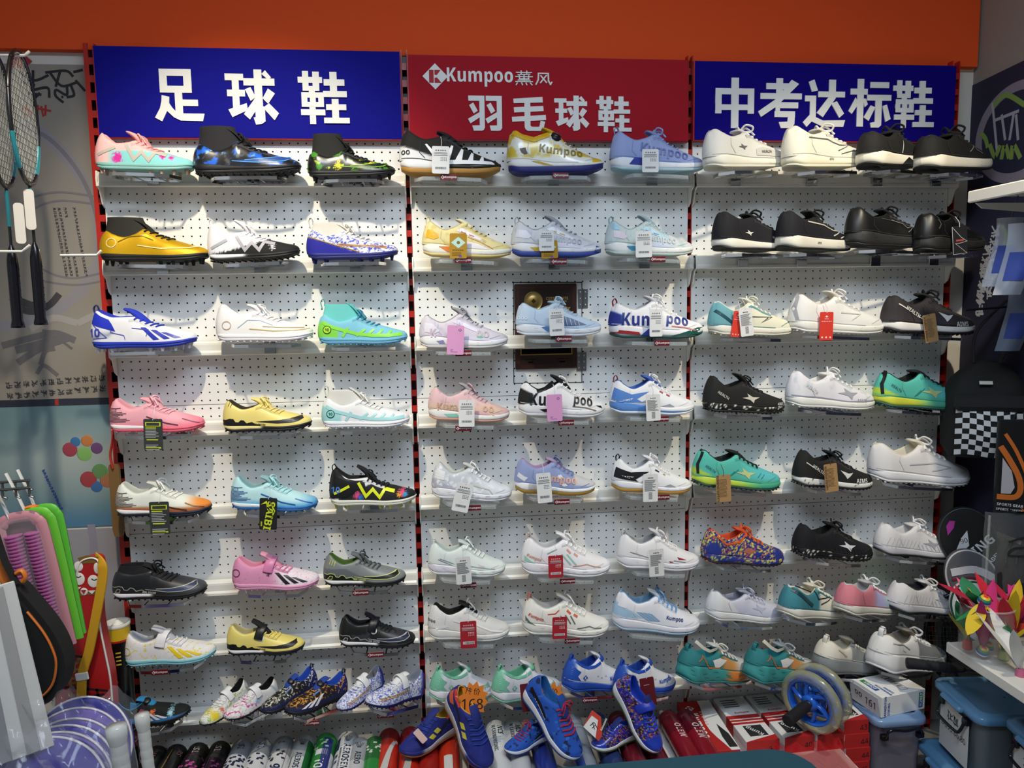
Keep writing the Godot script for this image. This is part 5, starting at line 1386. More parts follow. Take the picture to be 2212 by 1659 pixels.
	sh("badminton_shoe", "mint dial shoe behind the price star", "white and mint green dial shoe partly behind the taller orange price star", V(0.9244, 0.3497, 0.17), V(1.1244, 0.2899, 0.06), "court", dial.call("79bfa2", "62a88e", 0), 7, 1)
	sh("badminton_shoe", "mint dial shoe with maroon tag", "white and mint green dial shoe with a maroon tag hanging over its toe", V(1.1177, 0.3289, 0.17), V(1.3438, 0.2798, 0.06), "court", dial.call("7cc4a6", "66b094", 0), 7, 1)
	sh("badminton_shoe", "blue dial shoe by the mint pair", "white and royal blue dial shoe on the lowest rail, next to the mint pair", V(1.3419, 0.3487, 0.17), V(1.5645, 0.2892, 0.06), "court", dial.call("2450b4", "1c40a0", 1), 7, 1)
	sh("badminton_shoe", "blue dial shoe with maroon tag", "white and royal blue dial shoe with a maroon tag, beside the slotted upright", V(1.5086, 0.3207, 0.17), V(1.7284, 0.2706, 0.06), "court", dial.call("2450b4", "1c40a0", 1), 7, 1)

func build_exam_shoes() -> void:
	var g := "running shoes on the exam bay"
	var W := "ecebe6"
	sh("running_shoe", "white knit runner under the blue sign", "off-white knit runner with small dark star mark, seen from behind its heel", V(1.7859, 1.9428, 0.19), V(2.0783, 1.964, 0.06), "run", {"stud": 0, "ty": 0.33, "grp": g, "hc": 0.348, "dip": 0.278, "tg": 0.357, "mh": 0.11, "up": "e2dfd8", "ms": "ece8da", "os": "e2dcc8", "li": "d8d4d2", "la": "eeece8", "ov": [star("6a6a68", 0.34, 0.19, 0.55), ["side_patch", "cfccc4", 0.5, 0.11, 0.5, 0.17, 0.58, 0.19, 0.75, 0.16, 0.9, 0.12, 0.75, 0.1], ["@HEALTH", "5a5a5a", "small_lettering", 0.62, 0.145, 0.024]]})
	sh("running_shoe", "cream runner with bow", "cream runner with a looped lace bow and a fine dark side line", V(2.0326, 1.9436, 0.19), V(2.3394, 1.9648, 0.06), "run", {"stud": 0, "ty": 0.33, "grp": g, "hc": 0.365, "dip": 0.287, "tg": 0.357, "mh": 0.11, "up": "e9e4d4", "ms": "ede6cf", "os": "e4dcc0", "li": "d9d4c6", "la": "f0ece0", "ov": [["~side_line", "6a6862", 0.008, 0.16, 0.26, 0.4, 0.25, 0.55, 0.2, 0.68, 0.2, 0.52, 0.15], ["~side_line", "6a6862", 0.007, 0.55, 0.12, 0.7, 0.15, 0.85, 0.14], ["@BPN", "4a4a48", "small_lettering", 0.42, 0.075, 0.018]]})
	sh("running_shoe", "black runner with arched white sole", "black runner on an arched white foam sole, third from the slotted upright on its rail", V(2.264, 1.9461, 0.21), V(2.5527, 1.9643, 0.05), "run", {"stud": 0, "ty": 0.33, "grp": g, "hc": 0.31, "dip": 0.26, "tg": 0.33, "mh": 0.13, "mf": 0.10, "up": "121214", "ms": "ebe5d4", "os": "151515", "li": "101012", "la": "161618", "ov": [["sole_arch", "17171a", 0.4, 0.02, 0.5, 0.09, 0.6, 0.03], ["~side_line", "c9c9c4", 0.01, 0.42, 0.13, 0.46, 0.24]]})
	sh("running_shoe", "black runner at the bay's open end", "black runner on a smooth white foam sole overhanging the plaster strip", V(2.4554, 1.939, 0.2), V(2.7692, 1.956, 0.05), "run", {"stud": 0, "ty": 0.33, "grp": g, "hc": 0.295, "dip": 0.25, "tg": 0.32, "mh": 0.12, "mf": 0.10, "up": "101012", "ms": "e8e2d2", "os": "141414", "li": "0e0e10", "la": "1a1a1c", "ov": [["~star_line", "8a8a88", 0.007, 0.52, 0.16, 0.62, 0.22, 0.62, 0.18, 0.7, 0.15]]})
	sh("running_shoe", "black knit runner with white sole", "black knit runner with a thick white sole and small silver star mark", V(1.8185, 1.7067, 0.18), V(2.103, 1.7059, 0.06), "run", {"stud": 0, "ty": 0.33, "grp": g, "hc": 0.365, "dip": 0.296, "tg": 0.365, "mh": 0.11, "up": "151517", "ms": "ece8dc", "os": "1a1a1a", "li": "131315", "la": "18181a", "ov": [star("d9d9d6", 0.32, 0.17, 0.55), ["@HEALTH", "b9b9b6", "small_lettering", 0.66, 0.13, 0.022], ["~toe_line", "c9c9c6", 0.006, 0.74, 0.13, 0.88, 0.13]]}, 1)
	sh("running_shoe", "black runner with silver outline", "black runner with a silver dashed side line and tall white sole", V(2.0178, 1.7057, 0.19), V(2.3006, 1.7019, 0.05), "run", {"stud": 0, "ty": 0.33, "grp": g, "hc": 0.365, "dip": 0.287, "tg": 0.392, "mh": 0.13, "mf": 0.11, "up": "151517", "ms": "ebe6d8", "os": "1a1a1a", "li": "1a1a1c", "la": "18181a", "ov": [["~side_line", "c9c6ba", 0.012, 0.26, 0.27, 0.5, 0.25, 0.62, 0.2, 0.75, 0.2, 0.6, 0.15], ["~side_line", "d8d4c6", 0.01, 0.7, 0.13, 0.8, 0.16, 0.9, 0.15], ["@BPN", "4a4a48", "small_lettering", 0.4, 0.075, 0.018]]}, 1)
	sh("running_shoe", "all black runner with wavy sole", "all black runner with a wavy black sole and grey star outline", V(2.2571, 1.7167, 0.15), V(2.5663, 1.7101, 0.07), "run", {"stud": 0, "ty": 0.33, "grp": g, "hc": 0.374, "dip": 0.278, "tg": 0.374, "mh": 0.14, "mf": 0.10, "wave": 0.03, "um": "plastic", "up": "17171a", "ms": "2c2b2c", "os": "1a191a", "li": "141416", "la": "121214", "ov": [["~star_line", "7a7a7c", 0.008, 0.42, 0.26, 0.56, 0.23, 0.6, 0.19, 0.7, 0.21, 0.6, 0.15], ["~seam", "4a4a4c", 0.007, 0.3, 0.27, 0.45, 0.25]]}, 1)
	sh("running_shoe", "all black runner with black tag", "all black runner with a line-drawn black tag, past the end of the rail", V(2.4704, 1.6935, 0.19), V(2.7614, 1.7039, 0.05), "run", {"stud": 0, "ty": 0.33, "grp": g, "hc": 0.365, "dip": 0.287, "tg": 0.374, "mh": 0.14, "mf": 0.10, "wave": 0.03, "um": "plastic", "up": "131315", "ms": "252526", "os": "18181a", "li": "121214", "la": "101012", "ov": [["~heel_chevron", "5a5a5c", 0.01, 0.1, 0.3, 0.13, 0.26, 0.1, 0.22]]}, 1)
	sh("running_shoe", "teal and cream runner", "runner fading from teal heel to cream toe with paper and red tags", V(1.8245, 1.4524, 0.12), V(2.1089, 1.4407, 0.08), "run", {"grp": g, "hc": 0.350, "dip": 0.259, "tg": 0.403, "up": ["6fa9b4", ["x", "e6e2cc", 0.26, 0.42]], "ms": "ece8da", "os": "e2ddcb", "li": "e2dfd4", "la": "ecebd8", "ov": [["~heel_band", "20505c", 0.03, 0.03, 0.25, 0.22, 0.12], ["~star_line", "3a3a34", 0.01, 0.44, 0.2, 0.68, 0.2, 0.54, 0.14, 0.62, 0.19]]}, 2)
	sh("running_shoe", "white runner with red orange tag", "white runner with a scarlet orange tag and clear heel counter", V(2.0884, 1.4559, 0.12), V(2.4148, 1.4375, 0.08), "run", {"grp": g, "hc": 0.350, "dip": 0.264, "tg": 0.403, "up": "eceae8", "ms": "eeece4", "os": "e6e3dc", "li": "ded8cc", "la": "efede8", "ov": [["~star_line", "d9d6d0", 0.014, 0.46, 0.2, 0.66, 0.19, 0.56, 0.13, 0.62, 0.17], ["~heel_edge", "a9a9b0", 0.02, 0.02, 0.36, 0.01, 0.22, 0.03, 0.12]]}, 2)
	sh("running_shoe", "black runner with kraft tag and white midsole", "black runner with white lettering, white midsole and a kraft tag", V(2.4017, 1.4481, 0.12), V(2.7312, 1.4295, 0.08), "run", {"grp": g, "hc": 0.346, "dip": 0.269, "tg": 0.384, "up": ["2c292b", ["y", "3a3538", 0.12, 0.24]], "ms": "efece8", "os": "222022", "li": "1c1a1c", "la": "1a181a", "ov": [["@HEALTH", "e0dedc", "side_lettering", 0.22, 0.2, 0.034, -0.5], ["@AIMS", "efeeec", "lettering", 0.75, 0.105, 0.042, 0.06], ["star_logo", "e9e8e6", 0.58, 0.12, 0.66, 0.19, 0.6, 0.18, 0.5, 0.21, 0.56, 0.15], ["~heel_line", "dcdad8", 0.01, 0.07, 0.27, 0.16, 0.22], ["~heel_line", "dcdad8", 0.008, 0.28, 0.16, 0.4, 0.11]]}, 2)
	sh("running_shoe", "black runner with speckled sole", "black runner with a silver star and a black and white speckled sole", V(1.8131, 1.2117, 0.11), V(2.0866, 1.1913, 0.08), "run", {"grp": g, "hc": 0.394, "dip": 0.278, "tg": 0.442, "up": "171618", "ms": ["141315", ["n", "e6e4dc", 34.0, 0.25, 0.03, 0.0]], "os": "171617", "li": "131214", "la": "131315", "ov": [star("d2cdbc", 0.5, 0.17, 1.0), ["@HEALTH", "c9c9c4", "side_lettering", 0.17, 0.19, 0.03, -0.5], ["@AIMS", "d0cfc8", "lettering", 0.89, 0.115, 0.028, 0.05]]}, 3)
	sh("running_shoe", "white iridescent runner", "white and silver runner with grey star lines and pale lettering", V(2.0883, 1.2195, 0.11), V(2.3935, 1.1923, 0.08), "run", {"grp": g, "hc": 0.355, "dip": 0.259, "tg": 0.355, "up": ["e9e7ee", ["n", "d6dce4", 7.0, 0.1, 0.2, 0.0]], "ms": "efeee8", "os": "e8e7e2", "li": "e6e4e2", "la": "efeef0", "ov": [star("a9a9b4", 0.6, 0.165, 1.1), ["@HEALTH", "c3c2cc", "side_lettering", 0.2, 0.19, 0.03, -0.5], ["@AIMS", "b4b3bd", "lettering", 0.76, 0.1, 0.036, 0.03], ["~sole_line", "a3a2b4", 0.01, 0.02, 0.115, 0.3, 0.11, 0.6, 0.085, 0.95, 0.11]]}, 3)
	var green := ["55bcae", ["x", "5cc0c8", 0.4, 0.8], ["r", "b9d84c", 0.0, 0.18, 0.3, 0.06, 0.01], ["y", "4fb08e", 0.08, 0.14]]
	var gov := [star("c3cf8e", 0.52, 0.17, 1.05), ["@HEALTH", "3a6a78", "side_lettering", 0.13, 0.19, 0.024, -0.5], ["~side_rib", "3a8e8c", 0.008, 0.4, 0.18, 0.34, 0.12], ["~side_rib", "3a8e8c", 0.008, 0.66, 0.14, 0.7, 0.18], ["~side_rib", "3a8e8c", 0.008, 0.7, 0.13, 0.74, 0.17], ["~side_rib", "3a8e8c", 0.008, 0.44, 0.2, 0.36, 0.13], ["~heel_edge", "16181a", 0.018, 0.03, 0.34, 0.015, 0.22, 0.025, 0.13]]
	sh("running_shoe", "green runner beside the checkered bag", "turquoise and lime runner with black collar, pointing at the checkered backpack", V(2.3901, 1.2102, 0.11), V(2.7126, 1.1823, 0.08), "run", {"grp": g, "hc": 0.326, "dip": 0.254, "tg": 0.370, "up": green, "ms": ["d9dc48", ["x", "4cae94", 0.3, 0.6]], "os": "3a6a5c", "li": "15171a", "la": "1a1c1c", "bow": false, "ov": gov}, 3)
	sh("running_shoe", "green runner with kraft tag", "turquoise and lime runner with black collar, carrying a kraft tag", V(1.7775, 0.9763, 0.11), V(2.0765, 0.9377, 0.08), "run", {"grp": g, "hc": 0.365, "dip": 0.269, "tg": 0.384, "up": green, "ms": ["c9e04e", ["x", "46b08c", 0.4, 0.75]], "os": "24483e", "li": "15171a", "la": "1a1c1c", "bow": false, "ov": gov}, 4)
	sh("running_shoe", "black runner with speckled white sole", "black runner with white lettering and a white sole flecked black, kraft tag", V(2.1167, 0.9604, 0.11), V(2.3967, 0.927, 0.08), "run", {"grp": g, "hc": 0.394, "dip": 0.288, "tg": 0.413, "up": "1b1a1c", "ms": ["eceae6", ["n", "151515", 34.0, 0.35, 0.03, 5.0]], "os": "17171a", "li": "151516", "la": "141416", "ov": [["@HEALTH", "dcdad8", "side_lettering", 0.22, 0.2, 0.034, -0.5], ["@AIMS", "f0efec", "lettering", 0.77, 0.11, 0.045, 0.06], ["star_logo", "dad9d6", 0.58, 0.12, 0.66, 0.19, 0.6, 0.18, 0.5, 0.21, 0.56, 0.15], ["~heel_line", "dcdad8", 0.01, 0.07, 0.27, 0.16, 0.22]]}, 4)
	sh("running_shoe", "white runner with flared heel", "plain white runner with a flared heel collar, overhanging the end bracket", V(2.38, 0.9663, 0.11), V(2.7392, 0.9266, 0.08), "run", {"grp": g, "hc": 0.330, "dip": 0.241, "tg": 0.384, "lean": -0.01, "up": "e6e3e4", "ms": "ecebee", "os": "e2e0e2", "li": "e0d8c6", "la": "e9e7e6", "ov": [["~star_line", "cfcdd0", 0.012, 0.3, 0.17, 0.55, 0.2, 0.7, 0.17, 0.52, 0.13]]}, 4)
	sh("running_shoe", "blue camouflage runner", "blue runner with orange collar and yellow and orange camouflage flecks", V(1.811, 0.7221, 0.11), V(2.0951, 0.6851, 0.08), "run", {"grp": g, "hc": 0.357, "dip": 0.268, "tg": 0.392, "up": ["24348c", ["n", "d8d254", 26.0, 0.12, 0.04, 0.0], ["n", "e0743c", 26.0, 0.2, 0.04, 9.0], ["n", "161a3a", 26.0, 0.32, 0.04, 20.0], ["s", "24348c", 0.08, 0.15, 0.1, 0.1, 1.0], ["s", "24348c", 0.88, 0.13, 0.08, 0.1, 1.0]], "ms": ["2a3a8c", ["n", "cfd04e", 26.0, 0.2, 0.04, 2.0], ["n", "dd743c", 26.0, 0.3, 0.04, 6.0]], "os": "171a30", "sc": "c8642c", "li": "d8512c", "la": "e0602c", "ov": [["star_logo", "b86a58", 0.42, 0.15, 0.48, 0.2, 0.52, 0.19, 0.58, 0.17, 0.5, 0.13], ["~collar_band", "e0602c", 0.02, 0.1, 0.3, 0.22, 0.22, 0.38, 0.25, 0.44, 0.32]]}, 5)
	sh("running_shoe", "black runner with silver star", "black pleated runner with a bright silver star and speckled sole", V(2.121, 0.7257, 0.11), V(2.4057, 0.6842, 0.08), "run", {"grp": g, "hc": 0.348, "dip": 0.259, "tg": 0.392, "up": ["141416"], "ms": ["111113", ["n", "e4e4e4", 34.0, 0.25, 0.03, 3.0]], "os": "131315", "li": "101012", "la": "121214", "ov": pleats("222226") + [star("dfe0e4", 0.58, 0.165, 1.0)]}, 5)
	sh("running_shoe", "white pleated runner with grey star", "white pleated runner with a grey star and loose laces, near the slotted upright", V(2.4088, 0.7167, 0.11), V(2.7029, 0.6747, 0.08), "run", {"stud": 0, "grp": g, "hc": 0.327, "dip": 0.245, "tg": 0.343, "up": ["e4e1e4"], "ms": ["cfcdd4"], "os": "1a1a1c", "sc": "e0dfe2", "li": "dcd9dc", "la": "e8e6e8", "ov": pleats("c6c4ca") + [star("a9a8b0", 0.58, 0.165, 1.0)]}, 5)
	sh("running_shoe", "lavender white runner", "lavender tinted white runner on a white lugged sole", V(1.8234, 0.535, 0.12), V(2.103, 0.4845, 0.07), "run", {"ty": 0.3, "stud": 0, "grp": g, "hc": 0.304, "dip": 0.222, "tg": 0.333, "up": ["d2d2e2", ["y", "c9c9e0", 0.1, 0.2], ["r", "e0e0e4", 0.0, 0.44, 0.14, 0.3, 0.0]], "ms": "e9e8e8", "os": "dcdbdc", "li": "9b9eb0", "la": "c6c6dc", "ov": [star("bcbcd4", 0.58, 0.165, 0.9)]}, 6)
	sh("running_shoe", "teal heel runner seen from behind", "cream runner with teal heel turned towards the room, black outline", V(2.0457, 0.5569, 0.2), V(2.3138, 0.4822, 0.05), "run", {"ty": 0.3, "stud": 0, "grp": g, "hc": 0.304, "dip": 0.237, "tg": 0.325, "up": ["3f8794", ["x", "e4dfd0", 0.4, 0.46]], "ms": "eae6da", "os": "dcd7c8", "li": "e2dccb", "la": "ece8da", "ov": [["~heel_band", "174450", 0.035, 0.03, 0.27, 0.3, 0.14], ["~side_line", "222220", 0.012, 0.36, 0.27, 0.4, 0.2, 0.68, 0.22, 0.45, 0.15], ["~side_line", "222220", 0.012, 0.05, 0.31, 0.3, 0.26]]}, 6)
	sh("running_shoe", "rainbow runner seen from behind", "runner fading from pink heel through lilac to mint toe, white laces", V(2.2369, 0.5557, 0.2), V(2.5063, 0.4835, 0.05), "run", {"ty": 0.3, "stud": 0, "grp": g, "hc": 0.296, "dip": 0.237, "tg": 0.325, "up": ["d9828f", ["x", "b7b2dc", 0.36, 0.5], ["x", "93d9a4", 0.55, 0.75], ["x", "c3d87c", 0.85, 1.0]], "ms": "e6e2d6", "os": "dbd6c6", "li": "c4c2c6", "la": "eeeef0"}, 6)
	sh("running_shoe", "white chevron runner", "white chevron knit runner with dark lining at the end of the seventh rail", V(2.4427, 0.5296, 0.15), V(2.7454, 0.4695, 0.06), "run", {"stud": 0, "ty": 0.290, "grp": g, "hc": 0.303, "dip": 0.242, "tg": 0.326, "up": ["e2dfe0"], "ms": "d0ced2", "os": "1b1b1e", "li": "3a3a3c", "to": "dedbdd", "la": "e9e7e8", "ov": pleats("cbc9ce") + [star("c0bec4", 0.56, 0.165, 0.9)]}, 6)
	for k in 2:
		sh("running_shoe", ["teal and orange chunky runner by the middle bay", "teal and orange chunky runner by the roller"][k], ["chunky runner from teal heel to orange and white, beside the badminton bay", "chunky runner from teal heel to orange and white, behind the exercise roller"][k], [V(1.7073, 0.3683, 0.2), V(1.9298, 0.352, 0.2)][k], [V(1.9923, 0.2874, 0.06), V(2.2243, 0.2706, 0.06)][k], "run", {"stud": 0, "ty": 0.290, "grp": g, "hc": 0.303, "dip": 0.235, "tg": 0.348, "mh": 0.17, "mf": 0.12, "wave": 0.05, "up": ["2b7c82", ["x", "c98a4e", 0.38, 0.5], ["x", "d5d4d4", 0.56, 0.72]], "ms": ["3f9a98", ["x", "d8813a", 0.46, 0.58], ["x", "dcd8d4", 0.7, 0.82]], "os": "2f7c7c", "pull": "2b7c82", "li": "2a8088", "to": "cfd0cc", "la": "d9d8d6", "ov": [["~collar_band", "e6e2d2", 0.03, 0.06, 0.38, 0.16, 0.33, 0.26, 0.3, 0.38, 0.32], ["side_swirl", "e4e2e2", 0.3, 0.22, 0.4, 0.24, 0.5, 0.22, 0.4, 0.16, 0.34, 0.15], ["~orange_line", "d8743c", 0.01, 0.1, 0.22, 0.16, 0.26, 0.24, 0.16, 0.4, 0.15]]}, 7)
	sh("running_shoe", "cream shoe in grey wrapping", "cream dial runner whose front half is still in grey wrapping", V(2.169, 0.3659, 0.2), V(2.4496, 0.2727, 0.05), "run", {"stud": 0, "ty": 0.290, "grp": g, "hc": 0.295, "dip": 0.235, "tg": 0.333, "mh": 0.15, "mf": 0.12, "up": ["e4ded0", ["x", "8d9092", 0.34, 0.37], ["y", "8d9092", 0.08, 0.17]], "ms": "8f9294", "os": "6a6c6e", "li": "c9c2b0", "la": "e0dac8", "pull": "e8e2d4", "dial": "4a4444", "bow": false, "ov": [["~seam", "c2bcae", 0.008, 0.1, 0.24, 0.26, 0.18]]}, 7)
	sh("running_shoe", "white shoe in grey wrapping", "white runner with its heel bare and its toe in grey wrapping, above the string box", V(2.3465, 0.3665, 0.22), V(2.6804, 0.2801, 0.05), "run", {"stud": 0, "ty": 0.290, "grp": g, "hc": 0.303, "dip": 0.242, "tg": 0.341, "mh": 0.16, "mf": 0.12, "up": ["eceae8", ["x", "85888a", 0.44, 0.46]], "ms": ["efedec", ["x", "8b8e90", 0.44, 0.46], ["x", "d9d8d8", 0.75, 0.8]], "os": "e2e0e0", "li": "8f877c", "la": "efedea", "pull": "efedec", "ov": [["~seam", "b9b7b6", 0.008, 0.06, 0.25, 0.2, 0.24, 0.3, 0.2]]}, 7)

func build_tags() -> void:
	var w := 0.05
	tag_card(V(1.0023, 2.0097, 0.165), V(1.0002, 1.9331, 0.165), w, "white", "white care card hanging over the black and white finned court shoe")
	tag_card(V(1.6202, 2.0056, 0.165), V(1.6205, 1.9387, 0.165), w, "white", "white care card on the periwinkle court shoe under the red sign")
	tag_card(V(1.0468, 1.7634, 0.165), V(1.0451, 1.6915, 0.165), 0.05, "gold", "gold tag with a pale diamond on the yellow translucent court shoe")
	tag_card(V(1.3149, 1.7409, 0.158), V(1.3171, 1.6894, 0.158), 0.05, "gold", "gold foil tag peeping out below a white card on the blue-toed shoe")
	tag_card(V(1.3059, 1.77, 0.165), V(1.3066, 1.7107, 0.165), 0.045, "white", "white care card over a gold one on the blue-toed court shoe")
	tag_card(V(1.5998, 1.767, 0.165), V(1.6014, 1.689, 0.165), w, "white", "white care card on the mint and pale blue court shoe")
	tag_card(V(1.0336, 1.4961, 0.165), V(1.0288, 1.4101, 0.165), w, "pink", "pink tag on the lilac translucent court shoe")
	tag_card(V(1.3326, 1.54, 0.165), V(1.336, 1.4599, 0.165), 0.045, "white", "white care card on the pale blue court shoe before the plaque")
	tag_card(V(1.6392, 1.5335, 0.165), V(1.6396, 1.4508, 0.165), 0.04, "white", "white care card across the navy lettering of a white court shoe")
	tag_card(V(1.06, 1.2737, 0.165), V(1.0581, 1.1927, 0.165), 0.047, "white", "white care card on the pink and peach court shoe")
	tag_card(V(1.3243, 1.2827, 0.165), V(1.3263, 1.2007, 0.165), 0.047, "pink", "pink tag with a neon emblem on the black lettered court shoe")
	tag_card(V(1.6302, 1.2738, 0.165), V(1.6334, 1.1919, 0.165), 0.045, "long", "long printed paper tag on the cornflower flame court shoe")
	tag_card(V(1.0512, 1.0216, 0.17), V(1.0297, 0.9355, 0.17), 0.05, "white", "tilted white care card on the pearl white court shoe")
	tag_card(V(1.2868, 1.0432, 0.17), V(1.2928, 0.9507, 0.17), 0.045, "white", "white care card on the periwinkle shoe with gum sole")
	tag_card(V(1.6223, 1.0266, 0.17), V(1.6226, 0.9387, 0.17), 0.047, "long", "long printed paper tag on the black flame court shoe")
	tag_card(V(1.036, 0.7955, 0.175), V(1.0396, 0.7094, 0.175), 0.047, "long", "long printed paper tag on the mint white court shoe")
	tag_card(V(1.3218, 0.7845, 0.175), V(1.3226, 0.7137, 0.175), 0.046, "red", "red care card on the court shoe with aqua and peach trim")
	tag_card(V(1.6395, 0.7884, 0.175), V(1.6428, 0.6999, 0.175), 0.048, "long", "long printed paper tag on the court shoe with red darts")
	tag_card(V(1.0481, 0.5935, 0.18), V(1.049, 0.5075, 0.18), 0.05, "red", "red care card on the court shoe with black lining")
	tag_card(V(1.3321, 0.5888, 0.18), V(1.3314, 0.5184, 0.18), 0.046, "red", "red care card on the court shoe with orange trim")
	tag_card(V(1.2226, 0.4102, 0.235), V(1.2298, 0.3206, 0.235), 0.05, "maroon", "plain maroon tag on the mint dial shoe")
	tag_card(V(1.5918, 0.401, 0.235), V(1.6039, 0.3095, 0.235), 0.045, "maroon", "plain maroon tag on the royal blue dial shoe")
	tag_card(V(0.1639, 1.2466, 0.17), V(0.1607, 1.1569, 0.17), 0.052, "dark", "dark grey and neon tag on the pink turf shoe")
	tag_card(V(0.1649, 1.0047, 0.17), V(0.1639, 0.9085, 0.17), 0.055, "dark", "dark grey and neon tag on the turf shoe with orange toe")
	tag_card(V(0.4728, 1.0018, 0.17), V(0.4668, 0.9073, 0.17), 0.05, "neon", "black tag with large neon letters on the light blue turf shoe")
	tag_card(V(1.9047, 1.5234, 0.155), V(1.8942, 1.4437, 0.155), 0.03, "scarlet", "narrow red tag half hidden by a paper tag on the teal and cream runner")
	tag_card(V(1.9195, 1.5317, 0.165), V(1.93, 1.4463, 0.165), 0.042, "long", "printed paper tag on the teal and cream runner")
	tag_card(V(2.1851, 1.5158, 0.165), V(2.1847, 1.428, 0.165), 0.044, "scarlet", "scarlet orange tag on the white runner of the third rail")
	tag_card(V(2.5246, 1.5027, 0.165), V(2.5413, 1.4146, 0.165), 0.044, "kraft", "kraft tag on the black runner with white midsole")
	tag_card(V(1.8577, 1.0128, 0.165), V(1.862, 0.9265, 0.165), 0.048, "kraft", "kraft tag on the turquoise and lime runner of the fifth rail")
	tag_card(V(2.2105, 1.0343, 0.165), V(2.2211, 0.9435, 0.165), 0.044, "kraft", "kraft tag on the black runner with speckled white sole")
	tag_card(V(2.588, 1.7735, 0.2), V(2.5956, 1.6861, 0.2), 0.05, "black", "black tag with fine white lines on the all black runner")
	# name plates on the racks
	for q in [[V(1.0228, 1.9239, 0.158), "black and white finned court shoe"], [V(1.3515, 1.9299, 0.158), "white and yellow dial shoe"], [V(1.0588, 1.6865, 0.158), "yellow translucent court shoe"], [V(1.3435, 1.6796, 0.158), "blue-toed court shoe"], [V(1.6464, 1.6836, 0.158), "mint and pale blue court shoe"], [V(1.0538, 1.4132, 0.158), "lilac court shoe"], [V(1.3568, 1.4494, 0.158), "pale blue knit court shoe"], [V(1.6607, 1.4303, 0.158), "court shoe with navy lettering"], [V(1.0486, 1.1877, 0.158), "pink and peach court shoe"], [V(1.3617, 1.1941, 0.158), "court shoe with black lettering"], [V(1.6591, 1.1958, 0.158), "cornflower flame court shoe"], [V(1.0725, 0.9416, 0.158), "pearl white court shoe"], [V(1.3466, 0.948, 0.158), "periwinkle shoe with gum sole"], [V(1.6633, 0.9484, 0.158), "black flame court shoe"], [V(1.0529, 0.6991, 0.158), "mint white court shoe"], [V(1.3618, 0.6946, 0.158), "shoe with aqua and peach trim"], [V(1.3749, 0.4992, 0.158), "court shoe with orange trim"], [V(1.4213, 0.3223, 0.2), "blue dial shoe by the mint pair"], [V(0.7263, 0.6949, 0.158), "grey and black turf shoe"], [V(0.1302, 0.4848, 0.158), "white strapped shoe with yellow stripes"], [V(0.7635, 0.4957, 0.158), "black strapped turf shoe"], [V(0.5694, 0.3141, 0.2), "dark striped dial shoe"], [V(0.7896, 0.3217, 0.2), "blue scribble shoe by the upright"]]:
		plate(q[0], q[1])

# ---------------------------------------------------------------- stock around the shoes
func stroke(m: MB, pts: Array, w: float, z := 0.0) -> void:
	# a brush line on a wall sheet: points in x, y
	var p := sm2(P2(pts))
	z += (m.ix.size() % 117) * 0.000004
	for r in ribbon(p, w): m.prism(r, 0, 0, Transform3D(Basis(), V(0, 0, z)))

static func sm2(p: PackedVector2Array) -> PackedVector2Array:
	var q := PackedVector3Array()
	for a in p: q.append(V(a.x, a.y, 0))
	var r := PackedVector2Array()
	for a in sm(q, 5 if p.size() > 2 else 1): r.append(Vector2(a.x, a.y))
	return r

func mock(m: MB, at: Vector2, s: float, sd: int, w := 0.1) -> void:
	# a small square character of straight strokes, s high
	var r := RandomNumberGenerator.new()
	r.seed = sd * 7919 + 13
	var pool := [[10, 15, 90, 15], [50, 2, 50, 98], [15, 40, 85, 40], [10, 70, 90, 70], [20, 25, 20, 90], [80, 25, 80, 90], [50, 45, 12, 95], [50, 45, 92, 95], [25, 4, 8, 34], [58, 22, 95, 22], [60, 48, 94, 48], [62, 20, 62, 82], [5, 95, 40, 84], [34, 5, 40, 20], [70, 60, 95, 78]]
	var ln := []
	for k in 7: ln.append(pool.pop_at(r.randi() % pool.size()))
	var z := 0.0
	for q in strokes(ln, w * 100):
		z += 0.00004
		m.prism(P2(q, s / 100.0, at - Vector2(s, s) / 2.0), z, z)

